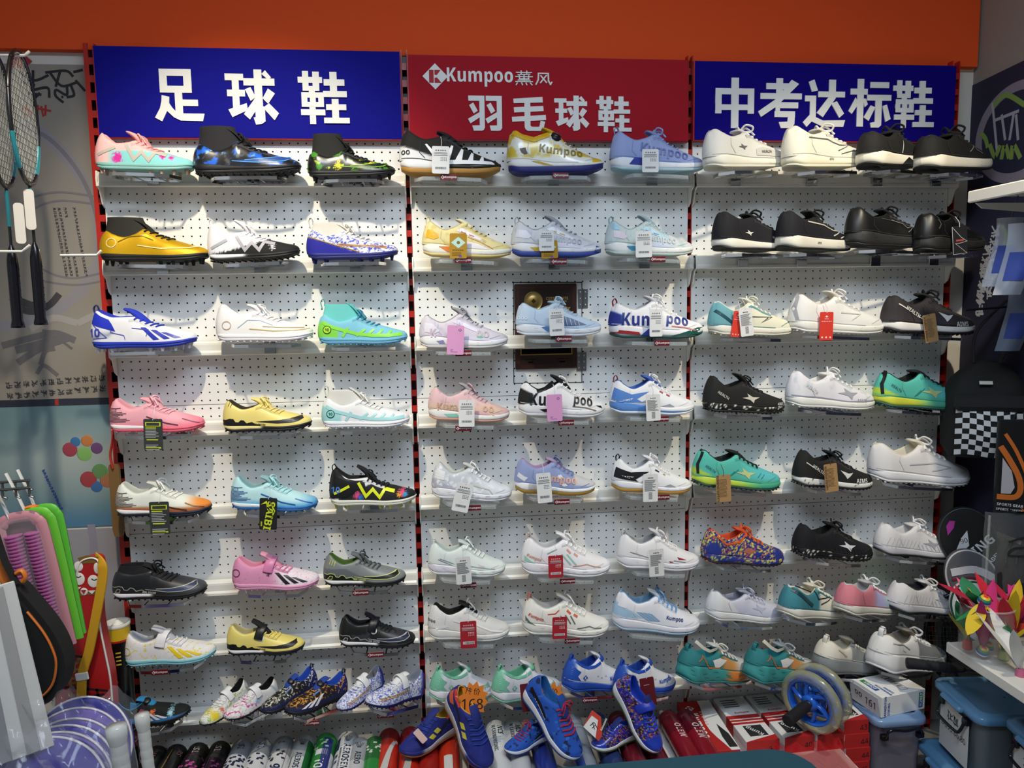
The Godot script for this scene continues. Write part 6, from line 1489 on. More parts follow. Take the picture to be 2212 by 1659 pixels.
func build_posters() -> void:
	# ink poster on the back wall, past the open end of the shelf
	var o := V(-0.19, 1.7976, -0.058)
	var t := thing("wall_poster", "grey ink painting poster with turned brush writing behind the hanging rackets", "poster", V(o.x, o.y, -0.0575))
	var x0 := -0.41 - o.x
	var x1 := -0.005 - o.x
	var yt := 2.285 - o.y
	var yb := 1.287 - o.y
	var m := MB.new().tint("928c84")
	m.box(V((x0 + x1) / 2, (yt + yb) / 2, 0), V(x1 - x0, yt - yb, 0.001))
	part("sheet", m, M.paper, t)
	var px := func(x: float, y: float) -> Array: return [(x - 100.0) / 655.0, (500.0 - y) / 690.0]
	var pl := func(a: Array) -> Array:
		var r := []
		for k in range(0, a.size(), 2): r.append_array(px.call(a[k], a[k + 1]))
		return r
	m = MB.new().tint("8d8a90")
	stroke(m, pl.call([72, 285, 110, 305, 150, 350, 182, 410, 198, 480, 198, 540, 182, 590, 150, 630, 100, 668, 40, 690, -30, 700]), 0.035, 0.0006)
	m.tint("77747c")
	stroke(m, pl.call([74, 286, 120, 312, 160, 362, 186, 420, 199, 490, 196, 545]), 0.012, 0.0008)
	for q in [[66, 436, 100, 424, 140, 420, 205, 430], [70, 462, 100, 444, 140, 437, 207, 446], [80, 573, 110, 590, 150, 597, 215, 583], [84, 602, 120, 609, 160, 611, 217, 600]]: stroke(m, pl.call(q), 0.006, 0.0007)
	m.tint("a19c98")
	stroke(m, pl.call([150, 690, 190, 670, 225, 650]), 0.02, 0.0005)
	stroke(m, pl.call([60, 700, 100, 680, 140, 690]), 0.02, 0.0005)
	part("ink_circle", m, M.paper, t)
	m = MB.new().tint("26242a")
	for q in [[[76, 180, 100, 196, 126, 186], 0.0075], [[100, 178, 96, 232], 0.0075], [[78, 200, 100, 205], 0.0075], [[98, 215, 124, 210, 126, 228], 0.0075], [[88, 222, 110, 224], 0.0075], [[94, 236, 108, 222], 0.0075], [[124, 180, 160, 176, 172, 186], 0.0075], [[132, 182, 150, 206, 176, 200], 0.0075], [[150, 176, 140, 206], 0.0075], [[160, 206, 158, 224, 140, 214, 138, 226, 150, 238], 0.0075], [[168, 206, 172, 224, 160, 228], 0.0075], [[176, 178, 190, 174], 0.0075], [[178, 196, 192, 214], 0.0075]]: stroke(m, pl.call(q[0]), q[1], 0.0009)
	m.box(V(px.call(100, 126)[0], px.call(100, 126)[1], 0.0006), V(0.14, 0.016, 0.001))
	m.ball(V(px.call(150, 228)[0], px.call(150, 228)[1], 0.0006), V(0.004, 0.004, 0.0006), 8)
	part("brush_writing", m, M.paper, t)
	m = MB.new().tint("a03028")
	var a: Array = px.call(80, 158)
	m.prism(P2([-0.028, 0.02, 0.008, 0.02, 0.03, 0, 0.008, -0.022, -0.028, -0.018], 1.0, Vector2(a[0], a[1])), 0, 0.0008)
	for q in [[[76, 252, 90, 256, 88, 268], 0.006], [[82, 246, 80, 270], 0.006], [[98, 250, 126, 256], 0.006], [[104, 246, 100, 268], 0.006], [[110, 248, 112, 266], 0.006], [[118, 246, 116, 264], 0.006]]: stroke(m, pl.call(q[0]), q[1], 0.001)
	a = px.call(94, 859)
	m.box(V(a[0], a[1], 0.0006), V(0.011, 0.02, 0.001))
	for k in 16:
		a = px.call(142 + 0.7 * k, 472 + 7.6 * k)
		mock(m, Vector2(a[0], a[1]), 0.012, k + 3, 0.14)
	part("red_writing", m, M.paper, t)
	m = MB.new().tint("3a3a3c")
	m.v.clear()
	for c in 4:
		for k in 20:
			if c == 1 and (k > 2 and k < 14): continue
			a = px.call([156, 139, 128, 119][c] + 0.7 * k, 454 + 7.2 * k)
			mock(m, Vector2(a[0], a[1]), 0.0085, c * 31 + k, 0.14)
	for c in 2:
		for k in 15:
			a = px.call(6 + 16.2 * k, [817, 840][c] - 1.0 * k + 4)
			mock(m, Vector2(a[0], a[1]), 0.019, c * 17 + k + 50, 0.13)
	for k in m.v.size(): m.v[k].z += 0.001
	part("writing", m, M.paper, t)
	m = MB.new().tint("413e40")
	stroke(m, pl.call([28, 640, 45, 662, 70, 665, 96, 652, 112, 634]), 0.02, 0.0009)
	stroke(m, pl.call([34, 640, 60, 652, 84, 655]), 0.022, 0.001)
	m.tint("6a676a")
	for q in [[[4, 735, 60, 720, 100, 712, 134, 726], 0.02], [[30, 745, 70, 735, 100, 722], 0.024], [[30, 770, 60, 750, 90, 735, 120, 725], 0.02], [[70, 775, 80, 750, 95, 745], 0.014], [[88, 720, 110, 728, 130, 745], 0.008], [[62, 795, 75, 780, 98, 800], 0.012], [[80, 708, 104, 712], 0.012]]: stroke(m, pl.call(q[0]), q[1], 0.0008)
	part("ink_figure", m, M.paper, t)
	# balloon poster below it
	o = V(-0.2217, 1.0415, -0.058)
	t = thing("wall_poster", "pale teal poster with a rope ring, balloons and a hummingbird", "poster", V(o.x, o.y, -0.0572))
	yt = 1.265 - o.y
	yb = 0.878 - o.y
	x0 = -0.41 - o.x
	x1 = -0.005 - o.x
	m = MB.new()
	var p := PackedVector3Array()
	var cl := PackedColorArray()
	for i in 13:
		for j in 13:
			var u := i / 12.0
			var w := j / 12.0
			p.append(V(lerpf(x0, x1, u), lerpf(yt, yb, w), 0.0006))
			var c := Color("6d8a92").lerp(Color("a9b1ae"), clampf(1.0 - absf(w - 0.45) * 2.2 - absf(u - 0.62) * 0.7, 0, 1))
			cl.append(c.lerp(Color("4a7898"), smoothstep(0.75, 1.0, w)).srgb_to_linear())
	m.grid(p, 13, 13, cl)
	m.tint("2a2c3c").box(V((x0 + x1) / 2, yt + 0.006, 0), V(x1 - x0, 0.03, 0.001))
	part("sheet", m, M.paper, t)
	px = func(x: float, y: float) -> Array: return [(x - 120.0) / 665.0, (1030.0 - y) / 660.0]
	m = MB.new().tint("566a44")
	var ringp := []
	for k in 25: ringp.append_array([210 + 90 * cos(TAU * k / 24), 1016 + 75 * sin(TAU * k / 24)])
	for q in [[4, 960, 60, 972, 118, 990], ringp.slice(14, 46)]: stroke(m, pl.call(q), 0.008, 0.0012)
	part("rope_ring", m, M.paper, t)
	m = MB.new()
	for q in [["9c3c4c", 153, 974, 15], ["3a6ea0", 165, 958, 10], ["c07844", 188, 957, 12], ["7fb060", 181, 984, 15], ["6a4474", 206, 973, 12], ["9c3c40", 185, 1038, 17], ["5f8c58", 209, 1022, 16], ["3c6498", 200, 1054, 12], ["a06848", 222, 1042, 15]]:
		m.tint(q[0])
		a = px.call(q[1], q[2])
		m.ball(V(a[0], a[1], 0.0006), V(q[3] / 665.0, q[3] / 650.0, 0.0012), 14)
	part("balloon_print", m, M.paper, t)
	m = MB.new().tint("3c5a54")
	m.prism(P2(pl.call([166, 1078, 174, 1088, 168, 1106, 150, 1118, 132, 1133, 124, 1106, 145, 1106, 158, 1086])), 0, 0.0012)
	m.tint("4a5a8c")
	m.prism(P2(pl.call([165, 1112, 180, 1102, 204, 1110, 190, 1116, 228, 1130, 200, 1130, 172, 1124])), 0, 0.0013)
	m.tint("2c3032")
	m.prism(P2(pl.call([124, 1106, 148, 1112, 132, 1134])), 0, 0.0014)
	stroke(m, pl.call([166, 1080, 162, 1056]), 0.002, 0.0013)
	part("hummingbird_print", m, M.paper, t)
	m = MB.new().tint("d4d6d4")
	m.prism(P2(pl.call([54, 1003, 90, 1012, 102, 1060, 76, 1056])), 0, 0.001)
	m.prism(P2(pl.call([78, 1064, 104, 1070, 118, 1110, 92, 1104])), 0, 0.001)
	m.tint("4a4a4c")
	m.prism(P2(pl.call([55, 1003, 72, 1006, 88, 1050, 84, 1051])), 0, 0.0014)
	m.tint("2c4a90")
	stroke(m, pl.call([74, 1056, 102, 1063]), 0.003, 0.0015)
	stroke(m, pl.call([78, 1064, 92, 1103, 118, 1110]), 0.003, 0.0015)
	for k in 14: 
		a = px.call(98 + 2.2 * k, 1016 + 6.2 * k)
		mock(m, Vector2(a[0], a[1]), 0.009, k + 90, 0.16)
	for k in m.v.size(): m.v[k].z = maxf(m.v[k].z, 0.0015 + (k % 3) * 0.0 + m.v[k].z * 0.1)
	part("panel_print", m, M.paper, t)
	o = V(-0.2065, 0.6953, -0.058)
	t = thing("wall_poster", "pale grey poster with violet bands under the balloon poster", "poster", V(o.x, 0.875, -0.0575))
	x0 = -0.41 - o.x
	x1 = -0.005 - o.x
	part("sheet", MB.new().tint("97949a").box(V((x0 + x1) / 2, -0.22, 0), V(x1 - x0, 0.43, 0.001)), M.paper, t)
	m = MB.new().tint("8d8796")
	stroke(m, [-0.05, -0.02, 0.0, -0.09, 0.02, -0.2], 0.03, 0.0008)
	stroke(m, [0.08, 0.0, 0.07, -0.12, -0.05, -0.22], 0.024, 0.0009)
	part("band_print", m, M.paper, t)
	# navy poster on the side wall: its plane looks towards -x
	o = V(2.8085, 1.6167, 0.0881)
	t = thing("wall_poster", "dark navy graffiti poster with white and lime lettering on the plaster side wall", "poster", V(2.8085, o.y, o.z), Basis(V(0, 0, 1), V(0, 1, 0), V(-1, 0, 0)))
	var on := func(q: Vector3) -> Vector2: return Vector2(q.z - o.z, q.y - o.y)
	var c0: Vector2 = on.call(V(2.8085, 2.2685, -0.062))
	var c1: Vector2 = on.call(V(2.8085, 0.7814, -0.0522))
	m = MB.new().tint("23233c")
	m.prism(PackedVector2Array([c0, c0 + Vector2(1.1, 0.06), Vector2(c1.x + 1.1, c1.y), c1]), 0, 0.001)
	part("sheet", m, M.paper, t)
	m = MB.new().tint("8a7f8c")
	var ce: Vector2 = on.call(V(2.8085, 2.0695, 0.1434))
	var rr := []
	for k in 21: rr.append_array([ce.x + 0.16 * cos(TAU * k / 20), ce.y + 0.14 * sin(TAU * k / 20)])
	stroke(m, rr, 0.03, 0.0014)
	part("ring_print", m, M.paper, t)
	m = MB.new().tint("7f9a4a")
	for q in [[V(2.8085, 2.1788, 0.0486), V(2.8085, 2.1949, 0.0966), V(2.8085, 2.1473, 0.1691)], [V(2.8085, 2.0951, -0.003), V(2.8085, 2.0761, 0.015), V(2.8085, 2.0516, 0.025)], [V(2.8085, 2.049, 0.0375), V(2.8085, 2.0104, 0.0604), V(2.8085, 2.0361, 0.0786)], [V(2.8085, 2.0016, 0.0908), V(2.8085, 2.04, 0.1018), V(2.8085, 1.9988, 0.1201)], [V(2.8085, 1.9936, 0.1319), V(2.8085, 2.0326, 0.1366), V(2.8085, 1.9899, 0.1658)], [V(2.8085, 1.7792, 0.1085), V(2.8085, 1.7479, 0.1283), V(2.8085, 1.712, 0.1172)]]:
		var l := []
		for e in q: 
			var b: Vector2 = on.call(e)
			l.append_array([b.x, b.y])
		stroke(m, l, 0.016, 0.0018)
	part("lime_print", m, M.paper, t)
	m = MB.new().tint("a6a4ac")
	for q in [[V(2.8085, 2.1815, 0.0384), V(2.8085, 2.0203, 0.0697)], [V(2.8085, 2.1342, 0.0815), V(2.8085, 2.0576, 0.1005)], [V(2.8085, 2.0533, 0.12), V(2.8085, 2.1221, 0.1303)], [V(2.8085, 2.1193, 0.1417), V(2.8085, 2.0458, 0.1544)], [V(2.8085, 2.1267, 0.0523), V(2.8085, 2.1317, 0.1482)]]:
		var b: Vector2 = on.call(q[0])
		var d: Vector2 = on.call(q[1])
		stroke(m, [b.x, b.y, d.x, d.y], 0.01, 0.0016)
	m.tint("c2c2c6")
	var zs := MB.new().tint("c2c2c6")
	for k in 6: mock(zs, on.call(V(2.8085, 1.7673, 0.0795)) + Vector2(-0.004 * k, -0.04 * k), 0.038, 200 + k, 0.15)
	for k in 6: mock(zs, on.call(V(2.8085, 1.7099, 0.0467)) + Vector2(-0.004 * k, -0.04 * k), 0.038, 220 + k, 0.15)
	zs.text("KH-46", 0.035, Transform3D(Basis(V(0, 0, 1), PI / 2 - 0.1), V(on.call(V(2.8085, 1.6034, 0.0311)).x, on.call(V(2.8085, 1.6034, 0.0311)).y, 0)))
	for k in zs.v.size(): zs.v[k].z += 0.0018
	m.add(zs)
	part("white_print", m, M.paper, t)

func racket(at: Vector3, face: Basis, frame: String, trim: String, grip: String, label: String, group: String, gut := "c9c8bc") -> Node3D:
	# hangs by the top of its head at the origin; the head lies in the local xy plane
	var t := thing("badminton_racket", label, "racket", at, face, group)
	var m := MB.new()
	var path := PackedVector3Array()
	var sg := 40
	for k in sg + 1:
		var a := TAU * k / sg + PI / 2
		path.append(V(0.098 * cos(a), -0.16 + 0.16 * sin(a), 0))
	for k in range(0, sg, 4):
		m.tint(trim if k == 12 or k == 24 else frame)
		m.tube(path.slice(k, k + 5), 0.0055, 8, 0.007)
	part("frame", m, M.patent, t)
	m = MB.new().tint(gut)
	for k in 17:
		var x := (k - 8) * 0.0108
		var h := 0.157 * sqrt(maxf(0.0, 1.0 - pow(x / 0.096, 2)))
		m.box(V(x, -0.16, 0), V(0.0009, h * 2, 0.0009))
	for k in 19:
		var y := (k - 9) * 0.016
		var h := 0.096 * sqrt(maxf(0.0, 1.0 - pow(y / 0.157, 2)))
		m.box(V(0, -0.16 + y, 0.0004), V(h * 2, 0.0009, 0.0009))
	part("strings", m, M.plastic, t).set_meta("kind", "stuff")
	m = MB.new().tint(frame)
	m.tube(PackedVector3Array([V(0, -0.318, 0), V(0, -0.48, 0)]), 0.0038, 8)
	m.tint(trim)
	m.tube(PackedVector3Array([V(0, -0.33, 0), V(0, -0.42, 0)]), 0.0048, 8)
	part("shaft", m, M.patent, t)
	m = MB.new().tint(grip)
	m.lathe(P2([0.004, -0.465, 0.009, -0.48, 0.0125, -0.5, 0.0135, -0.52, 0.013, -0.655, 0.016, -0.668, 0.016, -0.674, 0.0, -0.675]), 12)
	for k in 7: m.tube(PackedVector3Array([V(0.0135, -0.53 - 0.018 * k, 0), V(0, -0.525 - 0.018 * k, 0.0138), V(-0.0135, -0.52 - 0.018 * k, 0)]), 0.001, 5)
	part("grip", m, M.gloss, t)
	return t

func peg(a: Vector3, b: Vector3, tip: Vector3, label: String) -> void:
	single("display_hook", MB.new().tint("e6e3dc").tube(PackedVector3Array([a, a.lerp(b, 0.5), b, b.lerp(tip, 0.5), tip]), 0.0035, 8), M.plastic, label, "hook", "white display hooks")

func build_racket_corner() -> void:
	var g := "rackets on white hooks"
	var at := V(-0.0297, 2.1919, 0.33)
	var dir := Basis(Vector3.UP, 1.74)
	peg(V(-0.2, 2.186, 0.33), V(-0.022, 2.188, 0.33), V(-0.01, 2.198, 0.33), "white wire hook through the head of the hanging teal and black rackets")
	racket(V(-0.036, 2.196, 0.33), dir, "16181a", "2a7f8c", "141517", "black and teal racket with glossy black grip, whole length in view", g)
	racket(V(-0.092, 2.19, 0.33), dir, "15171a", "26727e", "131416", "black and teal racket cut by the picture edge, beside its twin", g)
	peg(V(-0.2, 1.708, 0.36), V(-0.052, 1.706, 0.36), V(-0.032, 1.722, 0.36), "white wire hook at the level of the racket grips, cut by the picture edge")
	peg(V(0.01, 1.7, 0.3), V(0.1, 1.7, 0.3), V(0.112, 1.712, 0.3), "short white wire hook with price strip standing free before the poster")
	single("price_strip", MB.new().tint("d9d7d2").box(V(0, -0.03, 0), V(0.016, 0.075, 0.001)), M.paper, "narrow white price strip hanging from the short hook", "price strip", "", V(-0.0473, 1.7086, 0.3))
	single("rail_hanger", MB.new().tint("d9d7d4").box(V(0, 0, 0), V(0.3, 0.012, 0.02), Basis(), 0.002), M.steel, "white steel wall rail that carries the hooks and the rackets", "rail", "", V(-0.29, 2.17, 0.33))
	single("rail_hanger", MB.new().tint("d9d7d4").box(V(0, 0, 0), V(0.3, 0.012, 0.02), Basis(), 0.002), M.steel, "white steel wall rail at racket grip level", "rail", "", V(-0.29, 1.69, 0.36))
	for q in [[V(-0.0326, 1.7914, 0.345), "pale sleeve hanging between the two racket shafts"], [V(-0.0519, 1.7557, 0.36), "pale sleeve hanging beyond the first racket shaft"]]:
		var b := MB.new().tint("cfc9c2")
		card(0.022, 0.1, 0.008, b)
		single("paper_sleeve", b, M.paper, q[1], "sleeve", "pale paper sleeves", q[0] + V(0, 0.02, 0), Basis(Vector3.UP, 0.5))

func pouch(label: String, at: Vector3, w: float, h: float, edge: String, grips: String, bs: Basis) -> void:
	# a see-through zip pouch with ribbed foam handles inside
	var t := thing("rope_pouch", label, "pouch", at, bs, "hanging zip pouches")
	var pts := PackedVector3Array()
	for q in [[-1, -1], [-1, 0.7], [-0.8, 0.92], [-0.5, 1], [0.5, 1], [0.8, 0.92], [1, 0.7], [1, -1]]: pts.append(V(q[0] * w / 2, -h / 2 + q[1] * h / 2, 0))
	part("piping", MB.new().tint(edge).tube(sm(pts, 3), 0.006, 6, 0.015), M.plastic, t)
	var m := MB.new().tint("e9e9ee")
	var c := PackedVector2Array()
	for q in pts: c.append(Vector2(q.x, q.y))
	m.prism(c, 0.012, 0.0128)
	part("window", m, M.film, t)
	part("back_sheet", MB.new().tint(Color(edge).darkened(0.35)).prism(c, -0.014, -0.012), M.plastic, t)
	for k in 2:
		m = MB.new().tint(grips)
		var pr := PackedVector2Array([Vector2(0, 0)])
		for i in 26: pr.append_array([Vector2(w * 0.2, -i * 0.009), Vector2(w * 0.2, -i * 0.009 - 0.005), Vector2(w * 0.16, -i * 0.009 - 0.007)])
		m.lathe(pr, 12, Transform3D(Basis(), V((k - 0.5) * w * 0.46, -h * 0.12, -0.002)))
		part("foam_handle", m, M.cloth, t)
	part("strap", MB.new().tint("e4e2de").tube(sm(PackedVector3Array([V(-0.02, 0, 0), V(-0.03, 0.05, 0), V(-0.045, 0.11, 0)]), 4), 0.007, 6, 0.002), M.cloth, t)

func head_cover(t: Node3D, w: float, h: float, d: float, col: String, pipe: String) -> void:
	# a padded racket head cover, its head up, in the local xy plane with its middle at the origin
	var pts := PackedVector2Array()
	for k in 33:
		var a := PI * k / 32.0
		pts.append(Vector2(w / 2 * cos(a), h * 0.1 + h * 0.4 * sin(a)))
	pts.append_array(P2([-w * 0.42, -h * 0.2, -w * 0.22, -h * 0.42, -w * 0.14, -h * 0.5, w * 0.14, -h * 0.5, w * 0.22, -h * 0.42, w * 0.42, -h * 0.2]))
	var m := MB.new().tint(col)
	var rows := [[0.9, -0.5], [1.0, -0.3], [1.0, 0.3], [0.93, 0.47], [0.6, 0.56], [0.02, 0.6]]
	var p := PackedVector3Array()
	for r in rows:
		for k in pts.size() + 1:
			var q := pts[k % pts.size()]
			p.append(V(q.x * r[0], q.y * r[0], d * r[1]))
	m.grid(p, rows.size(), pts.size() + 1)
	part("shell", m, M.cloth, t)
	var pp := PackedVector3Array()
	for k in pts.size() + 1:
		var q := pts[k % pts.size()]
		pp.append(V(q.x * 0.985, q.y * 0.985, d * 0.36))
	part("piping", MB.new().tint(pipe).tube(pp, 0.0032, 6), M.plastic, t)

func build_left_stock() -> void:
	for q in [[V(-0.119, 1.1362, 0.42), 0], [V(-0.076, 1.1354, 0.5), 1]]:
		var b := MB.new().tint("6f6e70")
		b.tube(PackedVector3Array([q[0] + V(-0.18, -0.01, 0), q[0] + V(0.07, 0, 0)]), 0.0035, 8)
		for k in 3: b.tube(PackedVector3Array([q[0] + V(0.065 - 0.03 * k, 0, 0), q[0] + V(0.065 - 0.03 * k, -0.02, 0), q[0] + V(0.075 - 0.03 * k, -0.024, 0)]), 0.003, 6)
		single("hanging_rod", b, M.steel, ["grey steel rod behind the zip pouches", "grey steel rod in front, carrying the mauve zip pouch"][q[1]], "rod", "grey hanging rods")
	pouch("mauve pouch with ribbed pink foam handles and a pink edge", V(-0.0509, 1.0579, 0.48), 0.1, 0.34, "c98a94", "a8528c", Basis(V(0, 0, 1), 0.14))
	pouch("lime green edged pouch with ribbed green foam handles", V(-0.0338, 1.0574, 0.44), 0.07, 0.34, "6cc23c", "9ec832", Basis(V(0, 0, 1), 0.13))
	pouch("orange and green edged pouch nearest to the balloon poster", V(-0.0305, 1.0556, 0.4), 0.06, 0.34, "5cb83c", "a8c83a", Basis(V(0, 0, 1), 0.1))
	single("bag_strap", MB.new().tint("e07a2c").tube(sm(PackedVector3Array([V(-0.0608, 1.0677, 0.43), V(-0.0387, 1.0714, 0.43), V(-0.0272, 1.0519, 0.43), V(-0.0278, 1.0161, 0.43)]), 5), 0.012, 8, 0.004), M.cloth, "bright orange strap curling over the green pouches", "strap")
	# dark racket bag with orange piping
	var o := V(0.0121, 0.8167, 0.56)
	var t := thing("racket_bag", "black padded racket bag with orange piping and shoulder strap", "racket bag", o, Basis(), "racket bags beside the shelf")
	var out := [V(-0.0621, 0.9144, 0.56), V(-0.0418, 0.9132, 0.56), V(-0.0189, 0.9186, 0.56), V(0.0072, 0.8854, 0.56), V(0.0486, 0.8201, 0.56), V(0.0706, 0.7669, 0.56), V(0.0775, 0.7201, 0.56), V(0.0627, 0.6629, 0.56), V(0.0265, 0.6281, 0.56), V(0.0026, 0.644, 0.56), V(-0.0126, 0.7148, 0.56), V(-0.0308, 0.7966, 0.56), V(-0.0517, 0.8549, 0.56)]
	var pts := PackedVector2Array()
	for q in out: pts.append(Vector2(q.x - o.x, q.y - o.y))
	pts = sm2(pts)
	part("shell", MB.new().tint("18181a").prism(pts, -0.03, 0.02), M.cloth, t)
	var inner := PackedVector2Array()
	for q in pts: inner.append(q * 0.86 - Vector2(0.006, 0.004))
	part("front_panel", MB.new().tint("101012").prism(inner, 0.0, 0.03), M.cloth, t)
	var pp := PackedVector3Array()
	for q in inner.slice(int(inner.size() * 0.2), int(inner.size() * 0.75)): pp.append(V(q.x, q.y, 0.03))
	part("piping", MB.new().tint("d8742c").tube(pp, 0.003, 6), M.plastic, t)
	part("shoulder_strap", MB.new().tint("1a1a1c").tube(PackedVector3Array([V(-0.0498, 1.0518, 0.58) - o, V(-0.0338, 0.9793, 0.58) - o, V(-0.014, 0.926, 0.58) - o]), 0.014, 8, 0.003), M.cloth, t)
	part("handle", MB.new().tint("dd7a2e").tube(sm(PackedVector3Array([V(-0.0168, 0.9488, 0.575) - o, V(-0.004, 0.9559, 0.575) - o, V(0.0029, 0.941, 0.575) - o, V(-0.0043, 0.928, 0.575) - o]), 4), 0.006, 6), M.plastic, t)
	part("orange_panel", MB.new().tint("dd7a2e").box(V(-0.0427, 0.9525, 0.575) - o, V(0.03, 0.07, 0.012), Basis(V(0, 0, 1), 0.35), 0.004), M.cloth, t)
	# white covers leaning in a row
	for k in 5:
		var a := V(-0.0235, 0.9276, 0.6) + V(-0.016 * k, -0.006 * k, 0.016 * k)
		var b := V(0.0407, 0.5715, 0.62) + V(-0.022 * k, -0.02, 0.016 * k)
		var m := MB.new().tint(["d8d5d1", "a9a6a4", "dddbd7", "9a979a", "d2cfcb"][k])
		var up := (a - b).normalized()
		m.box(V(0, 0, 0), V(0.03, a.distance_to(b) + 0.02, 0.006), Basis(), 0.002)
		single("paper_cover", m, M.paper, ["innermost white racket cover of the leaning row", "second white racket cover of the leaning row", "middle white racket cover of the leaning row", "fourth white racket cover of the leaning row", "outermost white racket cover of the leaning row"][k], "racket cover", "white covers leaning by the racket bag", (a + b) / 2, Basis(up.cross(Vector3.BACK).normalized(), up, up.cross(Vector3.BACK).normalized().cross(up)) * Basis(Vector3.UP, 0.5))
	# long red bag with a painted face
	o = V(-0.0181, 0.6183, 0.26)
	t = thing("racket_bag", "tall red racket bag with a painted opera face and yellow strap", "racket bag", o, Basis(), "racket bags beside the shelf")
	pts = PackedVector2Array()
	for q in [V(-0.0236, 0.8435, 0.26), V(-0.0144, 0.8694, 0.26), V(0.0033, 0.879, 0.26), V(0.0227, 0.8792, 0.26), V(0.0328, 0.8668, 0.26), V(0.0326, 0.8297, 0.26), V(0.0233, 0.7503, 0.26), V(0.0234, 0.6831, 0.26), V(0.0324, 0.6013, 0.26), V(0.0403, 0.5188, 0.26), V(0.0366, 0.3949, 0.26), V(0.0182, 0.2567, 0.26), V(-0.1182, 0.2687, 0.26), V(-0.1175, 0.4073, 0.26), V(-0.1056, 0.5295, 0.26), V(-0.0832, 0.6631, 0.26), V(-0.0588, 0.7286, 0.26), V(-0.0433, 0.7743, 0.26)]: pts.append(Vector2(q.x - o.x, q.y - o.y))
	pts = sm2(pts)
	part("shell", MB.new().tint("b3201f").prism(pts, -0.03, 0.012), M.plastic, t)
	pp = PackedVector3Array()
	for q in pts: pp.append(V(q.x, q.y, 0.012))
	pp.append(pp[0])
	part("piping", MB.new().tint("e6dfda").tube(pp, 0.003, 6), M.plastic, t)
	var at := func(q: Vector3) -> Vector3: return V(q.x - o.x, q.y - o.y, 0.0125)
	var m := MB.new().tint("7d5a24")
	m.prism(P2([-0.05, 0.05, 0.0, 0.062, 0.05, 0.05, 0.03, 0.02, -0.03, 0.02], 0.55, Vector2(at.call(V(0.0064, 0.855, 0.26)).x, at.call(V(0.0064, 0.855, 0.26)).y)), 0.0122, 0.0128)
	m.prism(P2([-0.06, 0.0, 0.06, 0.012, 0.05, -0.01, 0.0, -0.006, -0.05, -0.02], 0.6, Vector2(at.call(V(-0.0062, 0.7814, 0.26)).x, at.call(V(-0.0062, 0.7814, 0.26)).y)), 0.0122, 0.0128)
	m.tint("ebe4de")
	for q in [V(-0.0214, 0.8235, 0.26), V(0.0157, 0.8147, 0.26)]: m.ball(at.call(q), V(0.0155, 0.018, 0.0015), 14)
	m.ball(at.call(V(-0.0107, 0.787, 0.26)), V(0.01, 0.011, 0.0015), 12)
	m.prism(P2([-0.012, 0, 0.0, -0.012, 0.012, 0], 0.8, Vector2(at.call(V(-0.0268, 0.7999, 0.26)).x, at.call(V(-0.0268, 0.7999, 0.26)).y)), 0.0125, 0.014)
	m.prism(P2([-0.012, 0, 0.0, -0.012, 0.012, 0], 0.8, Vector2(at.call(V(0.0101, 0.7884, 0.26)).x, at.call(V(0.0101, 0.7884, 0.26)).y)), 0.0125, 0.014)
	m.ball(at.call(V(-0.02, 0.8591, 0.26)), V(0.012, 0.014, 0.0015), 12)
	m.ball(at.call(V(0.0268, 0.8512, 0.26)), V(0.008, 0.016, 0.0015), 12)
	m.tint("1c1412")
	for q in [V(-0.022, 0.8315, 0.26), V(0.0186, 0.8212, 0.26)]:
		var e: Vector3 = at.call(q)
		for r in ribbon(sm2(P2([e.x - 0.006, e.y + 0.001, e.x, e.y - 0.003, e.x + 0.007, e.y])), 0.002): m.prism(r, 0.014, 0.0146)
	m.tint("a3272a")
	var e: Vector3 = at.call(V(-0.0107, 0.787, 0.26))
	m.prism(P2([-0.007, 0.005, 0.007, 0.005, 0, -0.007], 1.0, Vector2(e.x, e.y)), 0.014, 0.0146)
	part("painted_face", m, M.paper, t)
	m = MB.new().tint("221410")
	for q in [[V(-0.0674, 0.6149, 0.26), V(-0.0215, 0.605, 0.26)], [V(-0.0602, 0.6131, 0.26), V(-0.0675, 0.5811, 0.26)], [V(-0.0215, 0.605, 0.26), V(-0.0201, 0.5914, 0.26)], [V(-0.0768, 0.522, 0.26), V(0.0354, 0.5027, 0.26)], [V(-0.0108, 0.5499, 0.26), V(-0.0206, 0.4822, 0.26)], [V(-0.0126, 0.4898, 0.26), V(0.0247, 0.4925, 0.26)], [V(0.0084, 0.5075, 0.26), V(0.0133, 0.4714, 0.26)]]:
		var a: Vector3 = at.call(q[0])
		var b: Vector3 = at.call(q[1])
		for r in ribbon(PackedVector2Array([Vector2(a.x, a.y), Vector2(b.x, b.y)]), 0.007): m.prism(r, 0.0122, 0.013)
	m.tint("9a7440")
	for k in 3: mock(m, Vector2(at.call(V(-0.0516, 0.58, 0.26)).x, at.call(V(-0.0516, 0.58, 0.26)).y - 0.05 * k), 0.045, 300 + k, 0.16)
	for k in m.v.size(): m.v[k].z = maxf(m.v[k].z, 0.0132 + m.v[k].z)
	part("print", m, M.paper, t)
	m = MB.new().tint("d09a1c")
	m.tube(sm(PackedVector3Array([V(at.call(V(0.0166, 0.8782, 0.26)).x, at.call(V(0.0166, 0.8782, 0.26)).y, -0.01), at.call(V(0.0433, 0.8697, 0.27)) + V(0, 0, 0.01), at.call(V(0.0479, 0.8325, 0.27)) + V(0, 0, 0.015), at.call(V(0.0259, 0.7275, 0.27)) + V(0, 0, 0.02), at.call(V(-0.0013, 0.622, 0.27)) + V(0, 0, 0.02), at.call(V(-0.0232, 0.5559, 0.27)) + V(0, 0, 0.02), at.call(V(-0.0336, 0.4476, 0.27)) + V(0, 0, 0.02)]), 5), 0.013, 8, 0.0025, 1.0, V(0, 0, 1))
